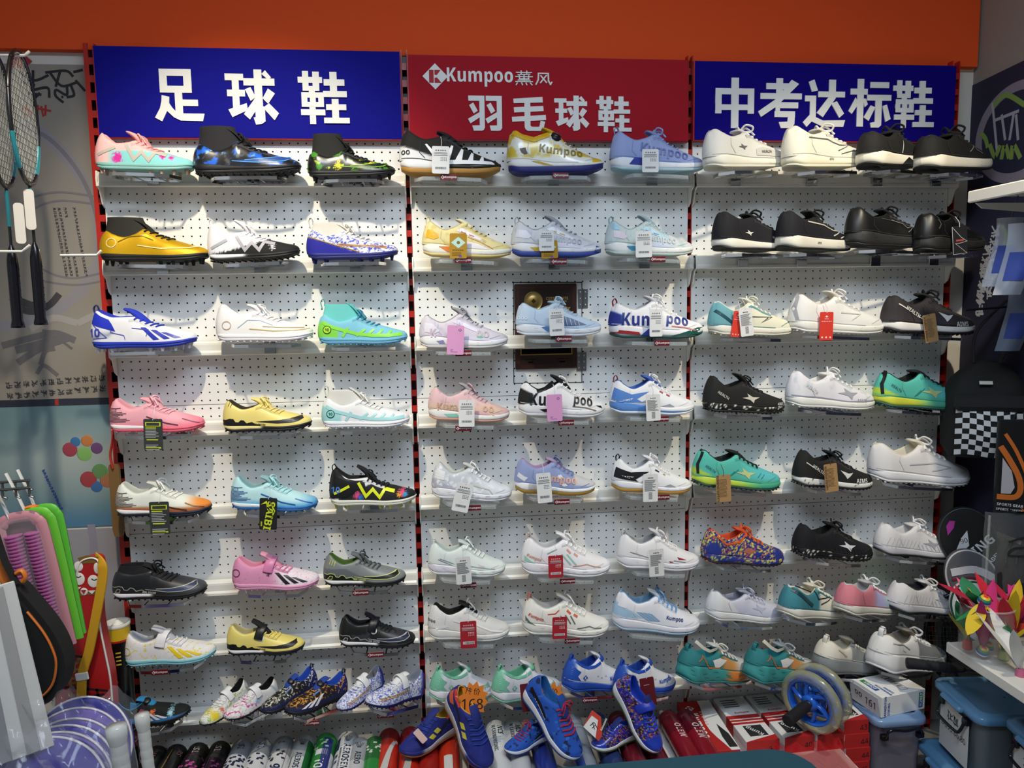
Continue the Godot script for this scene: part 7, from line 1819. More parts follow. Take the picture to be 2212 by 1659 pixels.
	m.tint("e6e2da").box(at.call(V(-0.0234, 0.5532, 0.27)) + V(0, 0, 0.022), V(0.034, 0.022, 0.006), Basis(V(0, 0, 1), 0.1), 0.002)
	part("shoulder_strap", m, M.cloth, t)
	# tube of shuttlecocks standing by the post, brown paddle, red cord
	t = thing("shuttlecock_tube", "upright black shuttlecock tube with yellow band and open white top by the slotted upright", "tube", V(-0.004, 0.14, 0.1), Basis(), "shuttlecock tubes")
	m = MB.new()
	for q in [["121213", 0.0, 0.09], ["9a1a20", 0.09, 0.105], ["e2dfdc", 0.105, 0.109], ["9a1a20", 0.109, 0.135], ["141415", 0.135, 0.43], ["b8252a", 0.43, 0.436], ["d9b32a", 0.436, 0.475]]:
		m.tint(q[0]).lathe(P2([0.034, q[1], 0.034, q[2]]), 28)
	part("barrel", m, M.gloss, t)
	m = MB.new().tint("e9e6de")
	m.lathe(P2([0.0345, 0.473, 0.036, 0.476, 0.036, 0.484, 0.031, 0.484, 0.031, 0.465]), 28)
	part("rim", m, M.plastic, t)
	part("feather_top", MB.new().tint("efece6").lathe(P2([0.03, 0.46, 0.018, 0.474, 0.004, 0.49, 0, 0.49]), 16), M.paper, t)
	m = MB.new().tint("d9b32a")
	for q in [["RIZAH", 0.19, 0.016], ["RIZAH", 0.06, 0.014]]:
		var w := MB.new().tint("c9a52a").text(q[0], q[2], Transform3D())
		for k in w.v.size():
			var an: float = w.v[k].x / 0.0345 - 0.1
			w.v[k] = V(0.0347 * sin(an), q[1] + w.v[k].y, 0.0347 * cos(an))
		m.add(w)
	for k in 4: m.box(V(0.0345 * sin(0.3), 0.4 - 0.012 * k, 0.0345 * cos(0.3)), V(0.014, 0.004, 0.0006), Basis(Vector3.UP, 0.3))
	m.tint("8a2a2c").ball(V(0.034 * sin(-0.2), 0.31, 0.034 * cos(-0.2)), V(0.013, 0.009, 0.002), 12, Basis(Vector3.UP, -0.2))
	part("print", m, M.paper, t)
	m = MB.new().tint("7a5a34")
	pts = P2([-0.012, 0.0, 0.012, 0.0, 0.015, -0.01, 0.0155, -0.2, 0.011, -0.222, -0.011, -0.222, -0.0155, -0.2, -0.015, -0.01])
	t = thing("wooden_paddle", "long varnished brown wooden handle hanging by a red cord beside the post", "paddle", V(-0.0005, 1.0957, 0.05))
	part("blade", m.prism(pts, -0.006, 0.006), M.wood, t)
	part("cord", MB.new().tint("b0281e").tube(sm(PackedVector3Array([V(0, -0.012, 0.008), V(-0.006, 0.03, 0.006), V(0.002, 0.08, 0.0), V(-0.002, 0.15, -0.02)]), 5), 0.006, 8, 0.003), M.cloth, t)
	# violet racket covers stacked under film
	var cs := ["2a2a90", "6a58b4", "5a48ac", "34289a", "7a66bc", "3a3098"]
	for k in 6:
		o = [V(0.0052, 0.3784, 0.42), V(0.0105, 0.3751, 0.47), V(0.0169, 0.3735, 0.52), V(0.025, 0.3902, 0.58), V(0.0343, 0.4013, 0.63), V(0.04, 0.4185, 0.68)][k]
		t = thing("racket_cover", ["dark blue violet racket cover, hindmost of the bagged stack", "lilac racket cover, second from the back of the bagged stack", "violet racket cover in the middle of the bagged stack", "deep violet racket cover over the middle of the bagged stack", "pale lilac racket cover near the front of the bagged stack", "dark violet racket cover, front of the bagged stack"][k], "racket cover", o - V(0, 0.02, 0), Basis(V(0, 0, 1), 0.05) * Basis(Vector3.RIGHT, -0.5), "violet racket covers")
		head_cover(t, 0.28 + 0.006 * k, 0.36, 0.024, cs[k], "dcd9e2")
		part("zip_end", MB.new().tint("e6e4ea").box(V(0.105, -0.02, 0.018), V(0.02, 0.05, 0.006), Basis(V(0, 0, 1), -0.25), 0.002), M.plastic, t)
	for k in 2:
		m = MB.new().tint("e4e6f0")
		var p := PackedVector3Array()
		for i in 25:
			for j in 17:
				var u := i / 24.0
				var w := j / 16.0
				var q: Vector3 = [V(-0.0222, 0.6448, 0.62), V(0.017, 0.6604, 0.78)][k] + V(0.27 * u, 0.03 * sin(u * PI) - 0.16 * w, 0.1 * w)
				q.y += 0.012 * sin(u * 17.0 + w * 9.0) + 0.008 * sin(u * 41.0 - w * 23.0)
				q.z += 0.015 * sin(u * 13.0 - w * 15.0)
				p.append(q)
		m.grid(p, 25, 17)
		single("plastic_film", m, M.film, ["crumpled clear plastic bag over the violet racket covers", "crumpled clear plastic bag over the lowest corner of the violet stack"][k], "plastic bag", "clear plastic bags")
	for k in 2:
		var top: Vector3 = [V(0.2768, 0.6842, 0.8), V(0.2819, 0.6417, 0.68)][k]
		t = thing("wrapped_racket", ["racket standing on its head, white grip wrapped in clear film", "racket standing on its head, slim white taped grip with aqua sticker"][k], "racket", top, Basis(V(0, 0, 1), [0.06, 0.05][k]), "upturned rackets with white grips")
		var r: float = [0.017, 0.013][k]
		m = MB.new().tint("dfddd6")
		var pr := PackedVector2Array([Vector2(0, 0.0), Vector2(r * 1.2, -0.001), Vector2(r * 1.25, -0.02), Vector2(r, -0.04)])
		for i in 7: pr.append_array([Vector2(r, -0.04 - i * 0.022), Vector2(r * 1.04, -0.05 - i * 0.022), Vector2(r * 0.98, -0.061 - i * 0.022)])
		m.lathe(pr, 14)
		part("grip", m, M.gloss, t)
		m = MB.new().tint("3a3c48")
		m.tube(PackedVector3Array([V(0, -0.19, 0), V(0, -0.4, 0)]), 0.004, 8)
		var ring := PackedVector3Array()
		for i in 25: ring.append(V(0.095 * sin(TAU * i / 24), -0.5 + 0.11 * cos(TAU * i / 24), 0))
		m.tube(ring, 0.0055, 8)
		part("frame", m, M.patent, t)
		if k == 0:
			part("film", MB.new().tint("eceef4").lathe(P2([0.03, 0.0, 0.029, -0.05, 0.031, -0.1, 0.028, -0.17], 1.0), 12), M.film, t)
		else: part("sticker", MB.new().tint("8fc4c0").box(V(0.006, -0.16, 0.0125), V(0.014, 0.026, 0.001), Basis(Vector3.UP, 0.4)), M.paper, t)

func tube_print(m: MB, r: float, ang: float, z0: float, s: String, h: float, col) -> void:
	# lettering that runs along a lying tube, wrapped round it
	var w := MB.new().tint(col).text(s, h, Transform3D())
	for k in w.v.size():
		var an: float = ang + w.v[k].y / r
		w.v[k] = V(r * sin(an), r * cos(an), z0 + w.v[k].x)
		w.n[k] = V(sin(an), cos(an), 0)
	m.add(w)

func lying_tube(label: String, at: Vector3, bands: Array, words: Array, length := 0.36) -> void:
	# bands: colour, from, to along the tube and optionally the angles it spans; the far end is closed by a cap
	var t := thing("shuttlecock_tube", label, "tube", at, Basis(), "shuttlecock tubes")
	var r := 0.033
	var m := MB.new()
	for q in bands:
		m.tint(q[0])
		var a0: float = q[3] if q.size() > 3 else -PI
		var a1: float = q[4] if q.size() > 4 else PI
		var rr: float = r + (0.0003 if q.size() > 3 else 0.0)
		var p := PackedVector3Array()
		for i in 21:
			var an := lerpf(a0, a1, i / 20.0)
			for z in [q[1], q[2]]: p.append(V(rr * sin(an), rr * cos(an), z * length))
		m.grid(p, 21, 2)
	part("barrel", m, M.gloss, t)
	m = MB.new().tint(bands[0][0])
	m.lathe(P2([0.0, -0.012, r * 0.7, -0.012, r * 0.98, -0.006, r * 1.03, 0.0, r * 1.03, 0.02, r, 0.021]), 28, Transform3D(Basis(V(1, 0, 0), V(0, 0, 1), V(0, -1, 0)), Vector3.ZERO))
	part("cap", m, M.plastic, t)
	m = MB.new()
	for q in words:
		if q[0] == "cock":
			m.tint(q[3])
			for k in 6:
				var an: float = q[1] + (k - 2.5) * 0.16
				m.tube(PackedVector3Array([V((r + 0.0004) * sin(an), (r + 0.0004) * cos(an), q[2]), V((r + 0.0004) * sin(lerpf(q[1], an, 0.3)), (r + 0.0004) * cos(lerpf(q[1], an, 0.3)), q[2] + 0.03)]), 0.0008, 4)
		elif q[0] == "leaf":
			m.tint(q[3])
			for k in 9:
				var an: float = q[1] + sin(k * 2.3) * 0.7
				m.box(V((r + 0.0004) * sin(an), (r + 0.0004) * cos(an), q[2] + 0.006 * k), V(0.011, 0.0006, 0.007), Basis(V(0, 0, 1), -an) * Basis(Vector3.UP, k * 1.1))
		elif q[0] == "sweep":
			m.tint(q[3])
			for k in 20:
				var u := k / 20.0
				var an: float = q[1] + 0.7 - 1.1 * pow(u, 0.5)
				m.box(V((r + 0.0004) * sin(an), (r + 0.0004) * cos(an), q[2] + 0.17 * u), V(0.008 + 0.016 * u, 0.0006, 0.012), Basis(V(0, 0, 1), -an))
		else: tube_print(m, r + 0.0006, q[1], q[2], q[0], q[4], q[3])
	if m.v.size() > 0: part("print", m, M.paper, t)

func build_deck() -> void:
	var m := MB.new().tint("dedcd8").box(V(1.098, 0.07, 0.28), V(2.236, 0.14, 0.5), Basis(), 0.004)
	single("base_deck", m, M.enamel, "white base deck below the pegboard carrying tubes and boxes", "shelf")
	var y := 0.174
	var blk := "1a181b"
	var row := [
		[V(0.0762, 0.2132, 0.08), "black shuttlecock tube with a faint red and white crest", [[blk, 0, 1]], [["RW", 0.1, 0.03, "8a5a5c", 0.02], ["leaf", 0.2, 0.12, "b0408a"]]],
		[V(0.1343, 0.2144, 0.08), "black shuttlecock tube with a thin gold line", [[blk, 0, 1], ["a8862c", 0, 1, -0.12, -0.06]], [["RS", 0.7, 0.035, "8a5a5c", 0.016], ["leaf", 0.5, 0.15, "c24a9a"]]],
		[V(0.1996, 0.2151, 0.08), "black shuttlecock tube with a magenta ring and pink flowers", [[blk, 0, 1], ["c04a94", 0.15, 0.165]], [["RSL", 0.15, 0.03, "b9a9ac", 0.018], ["leaf", -0.1, 0.09, "d050a4"], ["leaf", 0.3, 0.1, "a03a80"]]],
		[V(0.2654, 0.2173, 0.08), "black shuttlecock tube with a bright crest and plum flowers", [[blk, 0, 1], ["4a1c40", 0.16, 0.17], ["3a1836", 0.22, 1]], [["RSL", 0.15, 0.03, "e0c4be", 0.018], ["leaf", 0.2, 0.1, "6a2c60"]]],
		[V(0.3328, 0.2164, 0.08), "grey and white shuttlecock tube with scattered blue leaves", [["85888e", 0, 0.2], ["d9d9dc", 0.2, 1]], [["RSL", 0.2, 0.03, "26283c", 0.018], ["leaf", 0.0, 0.09, "262a4a"], ["leaf", 0.4, 0.08, "262a4a"], ["A9", 0.1, 0.19, "20244a", 0.03]]],
		[V(0.3951, 0.219, 0.08), "grey and white shuttlecock tube marked A9, beside the leafy one", [["85888e", 0, 0.2], ["dcdcde", 0.2, 1]], [["RSL", 0.2, 0.03, "26283c", 0.018], ["leaf", 0.15, 0.08, "262a4a"], ["A9", 0.1, 0.17, "20244a", 0.03]]],
		[V(0.4606, 0.2198, 0.08), "grey and white shuttlecock tube with a brown line and single crest", [["888b90", 0, 0.22], ["dadadc", 0.22, 1], ["8a5a2c", 0, 1, 0.75, 0.8]], [["L", 0.0, 0.03, "26283c", 0.018], ["leaf", -0.1, 0.07, "262a3a"], ["9", 0.1, 0.15, "20244a", 0.03]]],
		[V(0.5234, 0.2162, 0.08), "silver shuttlecock tube with dark lettering and a green side", [["a3a6aa", 0, 0.3], ["d6d7d9", 0.3, 1], ["1f6a34", 0, 1, 0.6, 1.6]], [["cock", 0.1, 0.02, "2a2c34"], ["AEROSENSA", 0.05, 0.16, "1c2440", 0.018], ["BADMINTON FEATHER SHUTTLECOCK", -0.6, 0.18, "5a5c64", 0.006]]],
		[V(0.5925, 0.2184, 0.08), "green, white and blue shuttlecock tube with white lettering", [["2c8a3a", 0, 1], ["27357c", 0, 1, 0.0, 0.9], ["d5d8dc", 0.25, 1, 0.9, 1.7], ["dfe2e4", 0.22, 0.3, -0.6, 0.6]], [["YONEX", -0.05, 0.19, "eef0f0", 0.026], ["leaf", -0.3, 0.03, "9fc49a"]]],
		[V(0.6609, 0.2284, 0.08), "tall white shuttlecock tube with bold navy lettering", [["cfcfd2", 0, 0.2], ["e6e6e8", 0.2, 1], ["24305c", 0, 0.24, -1.4, -0.6], ["2a3668", 0.3, 0.34, -1.4, -0.6], ["2a3668", 0.38, 0.42, -1.4, -0.6]], [["cock", 0.15, 0.02, "20242c"], ["AEROSENSA", 0.2, 0.145, "1c2440", 0.021], ["BADMINTON FEATHER SHUTTLECOCK", -0.35, 0.16, "4a4c58", 0.0065]]],
		[V(0.7011, 0.1918, 0.12), "small silver shuttlecock tube half hidden between white and red tubes", [["a5a8ac", 0, 0.3], ["c9cacc", 0.3, 1]], [["cock", 0.1, 0.02, "3a3c44"], ["AERO", 0.1, 0.1, "20283c", 0.018]]],
		[V(0.7486, 0.1941, 0.12), "dark green shuttlecock tube pressed against a red tube", [["2a6a34", 0, 0.3], ["2f8a3e", 0.3, 1]], [["leaf", 0.1, 0.03, "cfd6cc"]]],
		[V(0.7908, 0.2258, 0.08), "red shuttlecock tube with a grey and white sweep, first of two", [["8a1c20", 0, 0.14], ["c9301f", 0.14, 1]], [["sweep", 0.2, 0.06, "c9c6c2"]]],
		[V(0.8586, 0.2267, 0.08), "red shuttlecock tube with a grey sweep, behind the navy shoe", [["8a1c20", 0, 0.24], ["c12c1f", 0.24, 1]], [["sweep", 0.2, 0.06, "b4b1ae"]]],
		[V(0.9159, 0.2072, 0.1), "plain red shuttlecock tube under the navy and orange shoes", [["a3241f", 0, 1]], []],
		[V(0.9793, 0.202, 0.1), "orange red shuttlecock tube under the navy and orange shoes", [["c43420", 0, 1], ["d9d6d2", 0.4, 0.7, -0.5, 0.3]], []],
		[V(1.0692, 0.231, 0.1), "navy striped white shuttlecock tube beside the propped navy shoe", [["d6d7da", 0, 1], ["24306c", 0, 1, -1.6, -0.4]], [["VICTOR", 0.3, 0.1, "27346e", 0.02]]],
		[V(1.1336, 0.2239, 0.08), "white shuttlecock tube with black letters beside the propped navy shoe", [["cfd1d4", 0, 0.2], ["dedfe2", 0.2, 1]], [["NCS", 0.35, 0.05, "22242c", 0.018], ["NEW CARBONSONIC", -0.3, 0.08, "3a3c46", 0.012]]],
		[V(1.1913, 0.2257, 0.08), "silver shuttlecock tube with black letters behind the camouflage shoe", [["b4b7ba", 0, 0.2], ["cccdd0", 0.2, 1]], [["NCS", 0.35, 0.05, "22242c", 0.018], ["NEW CARBONSONIC", -0.3, 0.08, "3a3c46", 0.012]]],
		[V(1.2676, 0.2026, 0.1), "white and blue shuttlecock tube under the camouflage shoes", [["c9ccd2", 0, 0.3], ["2a3a8c", 0.3, 1]], []],
		[V(1.3876, 0.2054, 0.08), "silver blue shuttlecock tube behind the propped camouflage shoe", [["8f98a6", 0, 1], ["2c4a9c", 0.2, 1, -1.5, -0.3]], []],
		[V(1.4683, 0.191, 0.08), "dark blue shuttlecock tube under the diamond shaped tag", [["2c3c6c", 0, 1]], [["K1", 0.1, 0.12, "a9b0c0", 0.03]]],
		[V(1.5419, 0.1965, 0.08), "maroon shuttlecock tube behind the patterned blue shoes", [["5a1a26", 0, 0.3], ["7a1f2c", 0.3, 1]], []],
		[V(1.6072, 0.1754, 0.1), "dark maroon shuttlecock tube under the patterned blue shoes", [["6a1a28", 0, 1]], []],
		[V(1.708, 0.1738, 0.1), "wine red shuttlecock tube with white block letters beside the propped blue shoe", [["6a1626", 0, 0.3], ["8c1a28", 0.3, 1]], [["OLEW", 0.1, 0.11, "d6c9cc", 0.02]]],
		[V(1.7651, 0.1758, 0.1), "wine red shuttlecock tube with white block letters beside the red box", [["5c1424", 0, 0.3], ["8c1a28", 0.3, 1]], [["OLEW", 0.1, 0.12, "d6c9cc", 0.022], ["RSL", -0.6, 0.02, "a04a58", 0.01]]]]
	for q in row:
		var p: Vector3 = q[0]
		lying_tube(q[1], V(p.x, y, p.z), q[2], q[3])

func shoe_box(label: String, a: Vector3, sz: Vector3, kind: int, num: String, yaw := 0.0) -> void:
	# a box lying on the deck: a is its far lower corner, sz its width, height and depth towards the room
	var t := thing("shoe_box", label, "box", a, Basis(Vector3.UP, yaw), "red and white shoe boxes")
	var red := "b51f1e"
	var m := MB.new().tint("e2e0de" if kind > 0 else red)
	m.box(V(sz.x / 2, sz.y / 2 - 0.006, sz.z / 2), V(sz.x - 0.003, sz.y - 0.012, sz.z - 0.003), Basis(), 0.001)
	part("body", m, M.paper, t)
	m = MB.new().tint("e6e4e2" if kind > 0 else red)
	m.box(V(sz.x / 2, sz.y - 0.011, sz.z / 2), V(sz.x, 0.022, sz.z), Basis(), 0.0012)
	part("lid", m, M.paper, t)
	m = MB.new().tint(red)
	var y := sz.y + 0.0004
	var flat := func(x: float, z: float, w: float, d: float, lift: float): m.box(V(x, y + lift, z), V(w, 0.0003, d))
	if kind == 1:
		flat.call(sz.x / 2, sz.z * 0.53, sz.x, sz.z * 0.2, 0.0)
		m.box(V(sz.x / 2, sz.y / 2, sz.z + 0.0006), V(sz.x, sz.y, 0.0006))
		m.prism(P2([0, sz.z, sz.x, sz.z, sz.x, sz.z - 0.03, 0, sz.z - 0.002]), 0, 0.0003, Transform3D(Basis(V(1, 0, 0), V(0, 0, 1), V(0, -1, 0)), V(0, y + 0.0002, 0)))
		m.box(V(-0.0005, sz.y / 2, sz.z * 0.53), V(0.0006, sz.y, sz.z * 0.2))
		m.tint("eceae8")
		for k in 2: flat.call(sz.x / 2, sz.z * (0.52 + 0.06 * k), sz.x, sz.z * 0.018, 0.0004)
		m.tint("2a2a2c")
		flat.call(sz.x * 0.52, sz.z * 0.78, sz.x * 0.56, sz.z * 0.22, 0.0004)
		m.tint("d6d6d6").text("Kump", 0.016, Transform3D(Basis(Vector3.UP, 2.2) * Basis(Vector3.RIGHT, -PI / 2), V(sz.x * 0.5, y + 0.001, sz.z * 0.78)))
		m.tint("3a3a3e")
		for k in 4: flat.call(sz.x * 0.4, sz.z * (0.08 + 0.05 * k), sz.x * 0.5, 0.004, 0.0004)
		m.tint(red).text("Kumpoo", 0.009, Transform3D(Basis(Vector3.RIGHT, -PI / 2), V(sz.x * 0.55, y + 0.001, sz.z * 0.38)))
	elif kind == 0:
		m.tint("e9e7e5")
		var curve := PackedVector2Array()
		for k in 9: curve.append(Vector2(sz.x * (0.62 + 0.12 * cos(k * 0.7) + 0.02 * k - 0.12), sz.z * k / 8.0))
		var poly := curve.duplicate()
		poly.append_array(P2([sz.x, sz.z, sz.x, 0]))
		m.prism(poly, 0, 0.0003, Transform3D(Basis(V(1, 0, 0), V(0, 0, 1), V(0, -1, 0)), V(0, y, 0)))
		m.tint("232325")
		m.prism(P2([0.78, 0.5, 0.72, 0.75, 0.75, 0.95, 0.98, 0.95, 0.95, 0.7]), 0, 0.0003, Transform3D(Basis(V(sz.x, 0, 0), V(0, 0, sz.z), V(0, -1, 0)), V(0, y + 0.0004, 0)))
		m.tint("efe9e6").text("Kumpoo", 0.026, Transform3D(Basis(V(0, 0, 1), V(1, 0, 0), V(0, 1, 0)), V(sz.x * 0.26, y + 0.001, sz.z * 0.52)))
		var dd := diamond(Vector3.ZERO, 0.017, "efe9e6", red)
		m.add(dd, Transform3D(Basis(V(0, 0, 1), V(1, 0, 0), V(0, 1, 0)), V(sz.x * 0.25, y + 0.001, sz.z * 0.17)))
		m.tint("e0b0ac")
		for k in 6: flat.call(sz.x * 0.52, sz.z * (0.25 + 0.05 * k), sz.x * 0.08, 0.005, 0.0006)
	else:
		m.box(V(sz.x / 2, sz.y / 2, sz.z + 0.0006), V(sz.x, sz.y, 0.0006))
		flat.call(sz.x / 2, sz.z * 0.9, sz.x, sz.z * 0.2, 0.0)
	if num != "":
		m.tint("2a1416").text(num, 0.017, Transform3D(Basis(V(0, 0, 1), 0.1), V(sz.x * 0.8, sz.y * 0.45, sz.z + 0.0016)), false)
	part("print", m, M.paper, t)

func build_boxes() -> void:
	shoe_box("red shoe box with white lettering and a white curved side", V(1.763, 0.14, 0.022), V(0.112, 0.05, 0.285), 0, "", -0.03)
	shoe_box("white and red shoe box numbered 39 beside the red one", V(1.892, 0.14, 0.018), V(0.108, 0.05, 0.262), 1, "39", 0.03)
	shoe_box("white and red shoe box numbered 40 under the roller handle", V(2.012, 0.14, 0.014), V(0.1, 0.05, 0.262), 1, "40", 0.05)
	shoe_box("white and red shoe box numbered 41 under the roller wheels", V(2.122, 0.14, 0.014), V(0.094, 0.05, 0.262), 1, "41", 0.04)
	var nth := [["43", "topmost of the stack of five"], ["44", "second in the stack of five"], ["44", "in the middle of the stack of five"], ["45", "second lowest in the stack of five"], ["45", "lowest in the stack of five"]]
	for k in 5: shoe_box("red ended shoe box numbered %s, %s" % nth[k], V(2.222 + 0.002 * (k % 3), 0.186 - 0.0445 * k, 0.02), V(0.082, 0.044, 0.252 + 0.004 * k), 1 if k == 0 else 2, nth[k][0])
	# exercise roller lying on the boxes
	var c := V(2.1114, 0.3022, 0.27)
	var ax := V(-0.84, -0.1, 0.53).normalized()
	var bs := Basis(ax.cross(Vector3.UP).normalized(), ax, ax.cross(Vector3.UP).normalized().cross(ax))
	var t := thing("exercise_roller", "double wheeled exercise roller with blue spokes and clear yellowish rims on the boxes", "exercise roller", c, bs)
	for k in 2:
		var off := -0.058 * k
		var m := MB.new().tint("c9c79a")
		m.lathe(P2([0.074, -0.013, 0.088, -0.014, 0.098, -0.009, 0.1, 0.0, 0.098, 0.009, 0.088, 0.014, 0.074, 0.013, 0.074, -0.013]), 48, Transform3D(Basis(), V(0, off, 0)))
		part("tyre", m, M.tyre, t)
		m = MB.new().tint("2a68d0")
		m.lathe(P2([0.066, -0.013, 0.077, -0.012, 0.077, 0.012, 0.066, 0.013, 0.066, -0.013]), 40, Transform3D(Basis(), V(0, off, 0)))
		for i in 12:
			var a := TAU * i / 12
			m.box(V(0.081 * cos(a), off, 0.081 * sin(a)), V(0.012, 0.016, 0.02), Basis(Vector3.UP, -a), 0.002)
		part("rim", m, M.gloss, t)
		m = MB.new().tint("2a68d0")
		m.lathe(P2([0.012, -0.016, 0.026, -0.014, 0.026, 0.014, 0.012, 0.016]), 24, Transform3D(Basis(), V(0, off, 0)))
		part("hub", m, M.gloss, t)
		for i in 6:
			var a := TAU * i / 6
			var p := PackedVector3Array()
			for q in 6:
				var u := q / 5.0
				p.append(V((0.022 + 0.046 * u) * cos(a + 0.5 * u), off + 0.004, (0.022 + 0.046 * u) * sin(a + 0.5 * u)))
			part("spoke", MB.new().tint("2a68d0").tube(p, 0.0075, 8, 0.009, 0.8, Vector3.UP), M.gloss, t)
	part("axle", MB.new().tint("8a8c8e").lathe(P2([0.0, 0.045, 0.0105, 0.045, 0.0105, -0.105, 0.0, -0.105]), 16), M.steel, t)
	for k in 2:
		var m := MB.new().tint("141416")
		var y0: float = [0.028, -0.185][k]
		m.lathe(P2([0.0, y0, 0.0165, y0, 0.0175, y0 + 0.006, 0.0172, y0 + 0.05, 0.0178, y0 + 0.095, 0.0192, y0 + 0.1, 0.0192, y0 + 0.104, 0.015, y0 + 0.106, 0.0, y0 + 0.106] if k == 0 else [0.0, y0, 0.0192, y0 + 0.002, 0.0178, y0 + 0.01, 0.0172, y0 + 0.06, 0.0175, y0 + 0.1, 0.0, y0 + 0.105]), 20)
		part("handle", m, M.cloth, t)
	# carton on the see-through bin
	var ux := V(0.168, 0, -0.033).normalized()
	t = thing("string_box", "white carton of badminton string with its flap ajar, on the see-through bin", "box", V(2.328, 0.2485, 0.3), Basis(ux, Vector3.UP, ux.cross(Vector3.UP)))
	var w := 0.171
	var d := 0.122
	var h := 0.066
	var m := MB.new().tint("ebeaea")
	m.box(V(w / 2, h / 2, -d / 2), V(w, h, d), Basis(), 0.0008)
	part("carton", m, M.paper, t)
	m = MB.new().tint("e4e3e3")
	m.box(V(-0.009, h * 0.52, -d / 2), V(0.001, h * 1.0, d), Basis(V(0, 0, 1), 0.2))
	part("flap", m, M.paper, t)
	m = MB.new().tint("1d4f9c")
	var up := Transform3D(Basis(V(0, 0, -1), V(-1, 0, 0), V(0, 1, 0)), V(0.02, h + 0.0008, -d * 0.5))
	m.box(V(0.022, h + 0.0003, -d * 0.62), V(0.018, 0.0003, 0.07))
	m.tint("2c8a4a").box(V(0.022, h + 0.0005, -d * 0.78), V(0.018, 0.0003, 0.03))
	m.tint("eef0f4").text("YONEX", 0.011, Transform3D(Basis(V(0, 0, 1), V(-1, 0, 0), V(0, 1, 0)).rotated(Vector3.UP, PI), V(0.022, h + 0.001, -d * 0.6)))
	m.tint("2a50a8")
	m.text("BADMINTON", 0.008, Transform3D(Basis(V(0, 0, 1), V(-1, 0, 0), V(0, 1, 0)).rotated(Vector3.UP, PI), V(0.04, h + 0.001, -d * 0.3)))
	m.text("STRING", 0.008, Transform3D(Basis(V(0, 0, 1), V(-1, 0, 0), V(0, 1, 0)).rotated(Vector3.UP, PI), V(0.054, h + 0.001, -d * 0.24)))
	m.text("BADMINTON", 0.0085, Transform3D(Basis(V(0, 0, 1), PI / 2), V(0.014, h * 0.48, 0.0006)))
	m.text("STRING", 0.0085, Transform3D(Basis(V(0, 0, 1), PI / 2), V(0.028, h * 0.36, 0.0006)))
	m.tint("1d4f9c").box(V(w * 0.9, h * 0.5, 0.0004), V(0.016, h * 0.76, 0.0004))
	m.tint("2c8a4a").box(V(w * 0.9, h * 0.66, 0.0006), V(0.016, h * 0.4, 0.0004))
	m.tint("eef0f4").text("YONEX", 0.01, Transform3D(Basis(V(0, 0, 1), PI / 2), V(w * 0.9, h * 0.52, 0.0012)))
	m.tint("4a3a6a")
	for q in [[0.075, 0.0018, 0.135], [0.101, 0.0018, 0.135]]: m.box(V(q[0] + 0.02, h + 0.0004, -d * 0.5), V(0.0012, 0.0003, 0.085))
	for q in [-0.85, -0.15]: m.box(V(0.108, h + 0.0004, d * q), V(0.027, 0.0003, 0.0012))
	m.tint("4a4a4e")
	for k in 15: m.box(V(0.108, h + 0.0004, -d * (0.3 + 0.033 * k)), V(0.02, 0.0003, 0.0008 + 0.0012 * (k % 3)))
	m.tint("1c1a1e")
	for q in [["66", -0.085, 0.045, 0.022], ["161", -0.035, 0.034, 0.022]]: m.text(q[0], q[3], Transform3D(Basis(V(0, 0, 1), V(0, 1, 0), V(-1, 0, 0)) * Basis(V(0, 0, 1), -0.05), V(-0.0125 + 0.01 * (q[2] - 0.034), q[2], q[1])), false)
	part("print", m, M.paper, t)

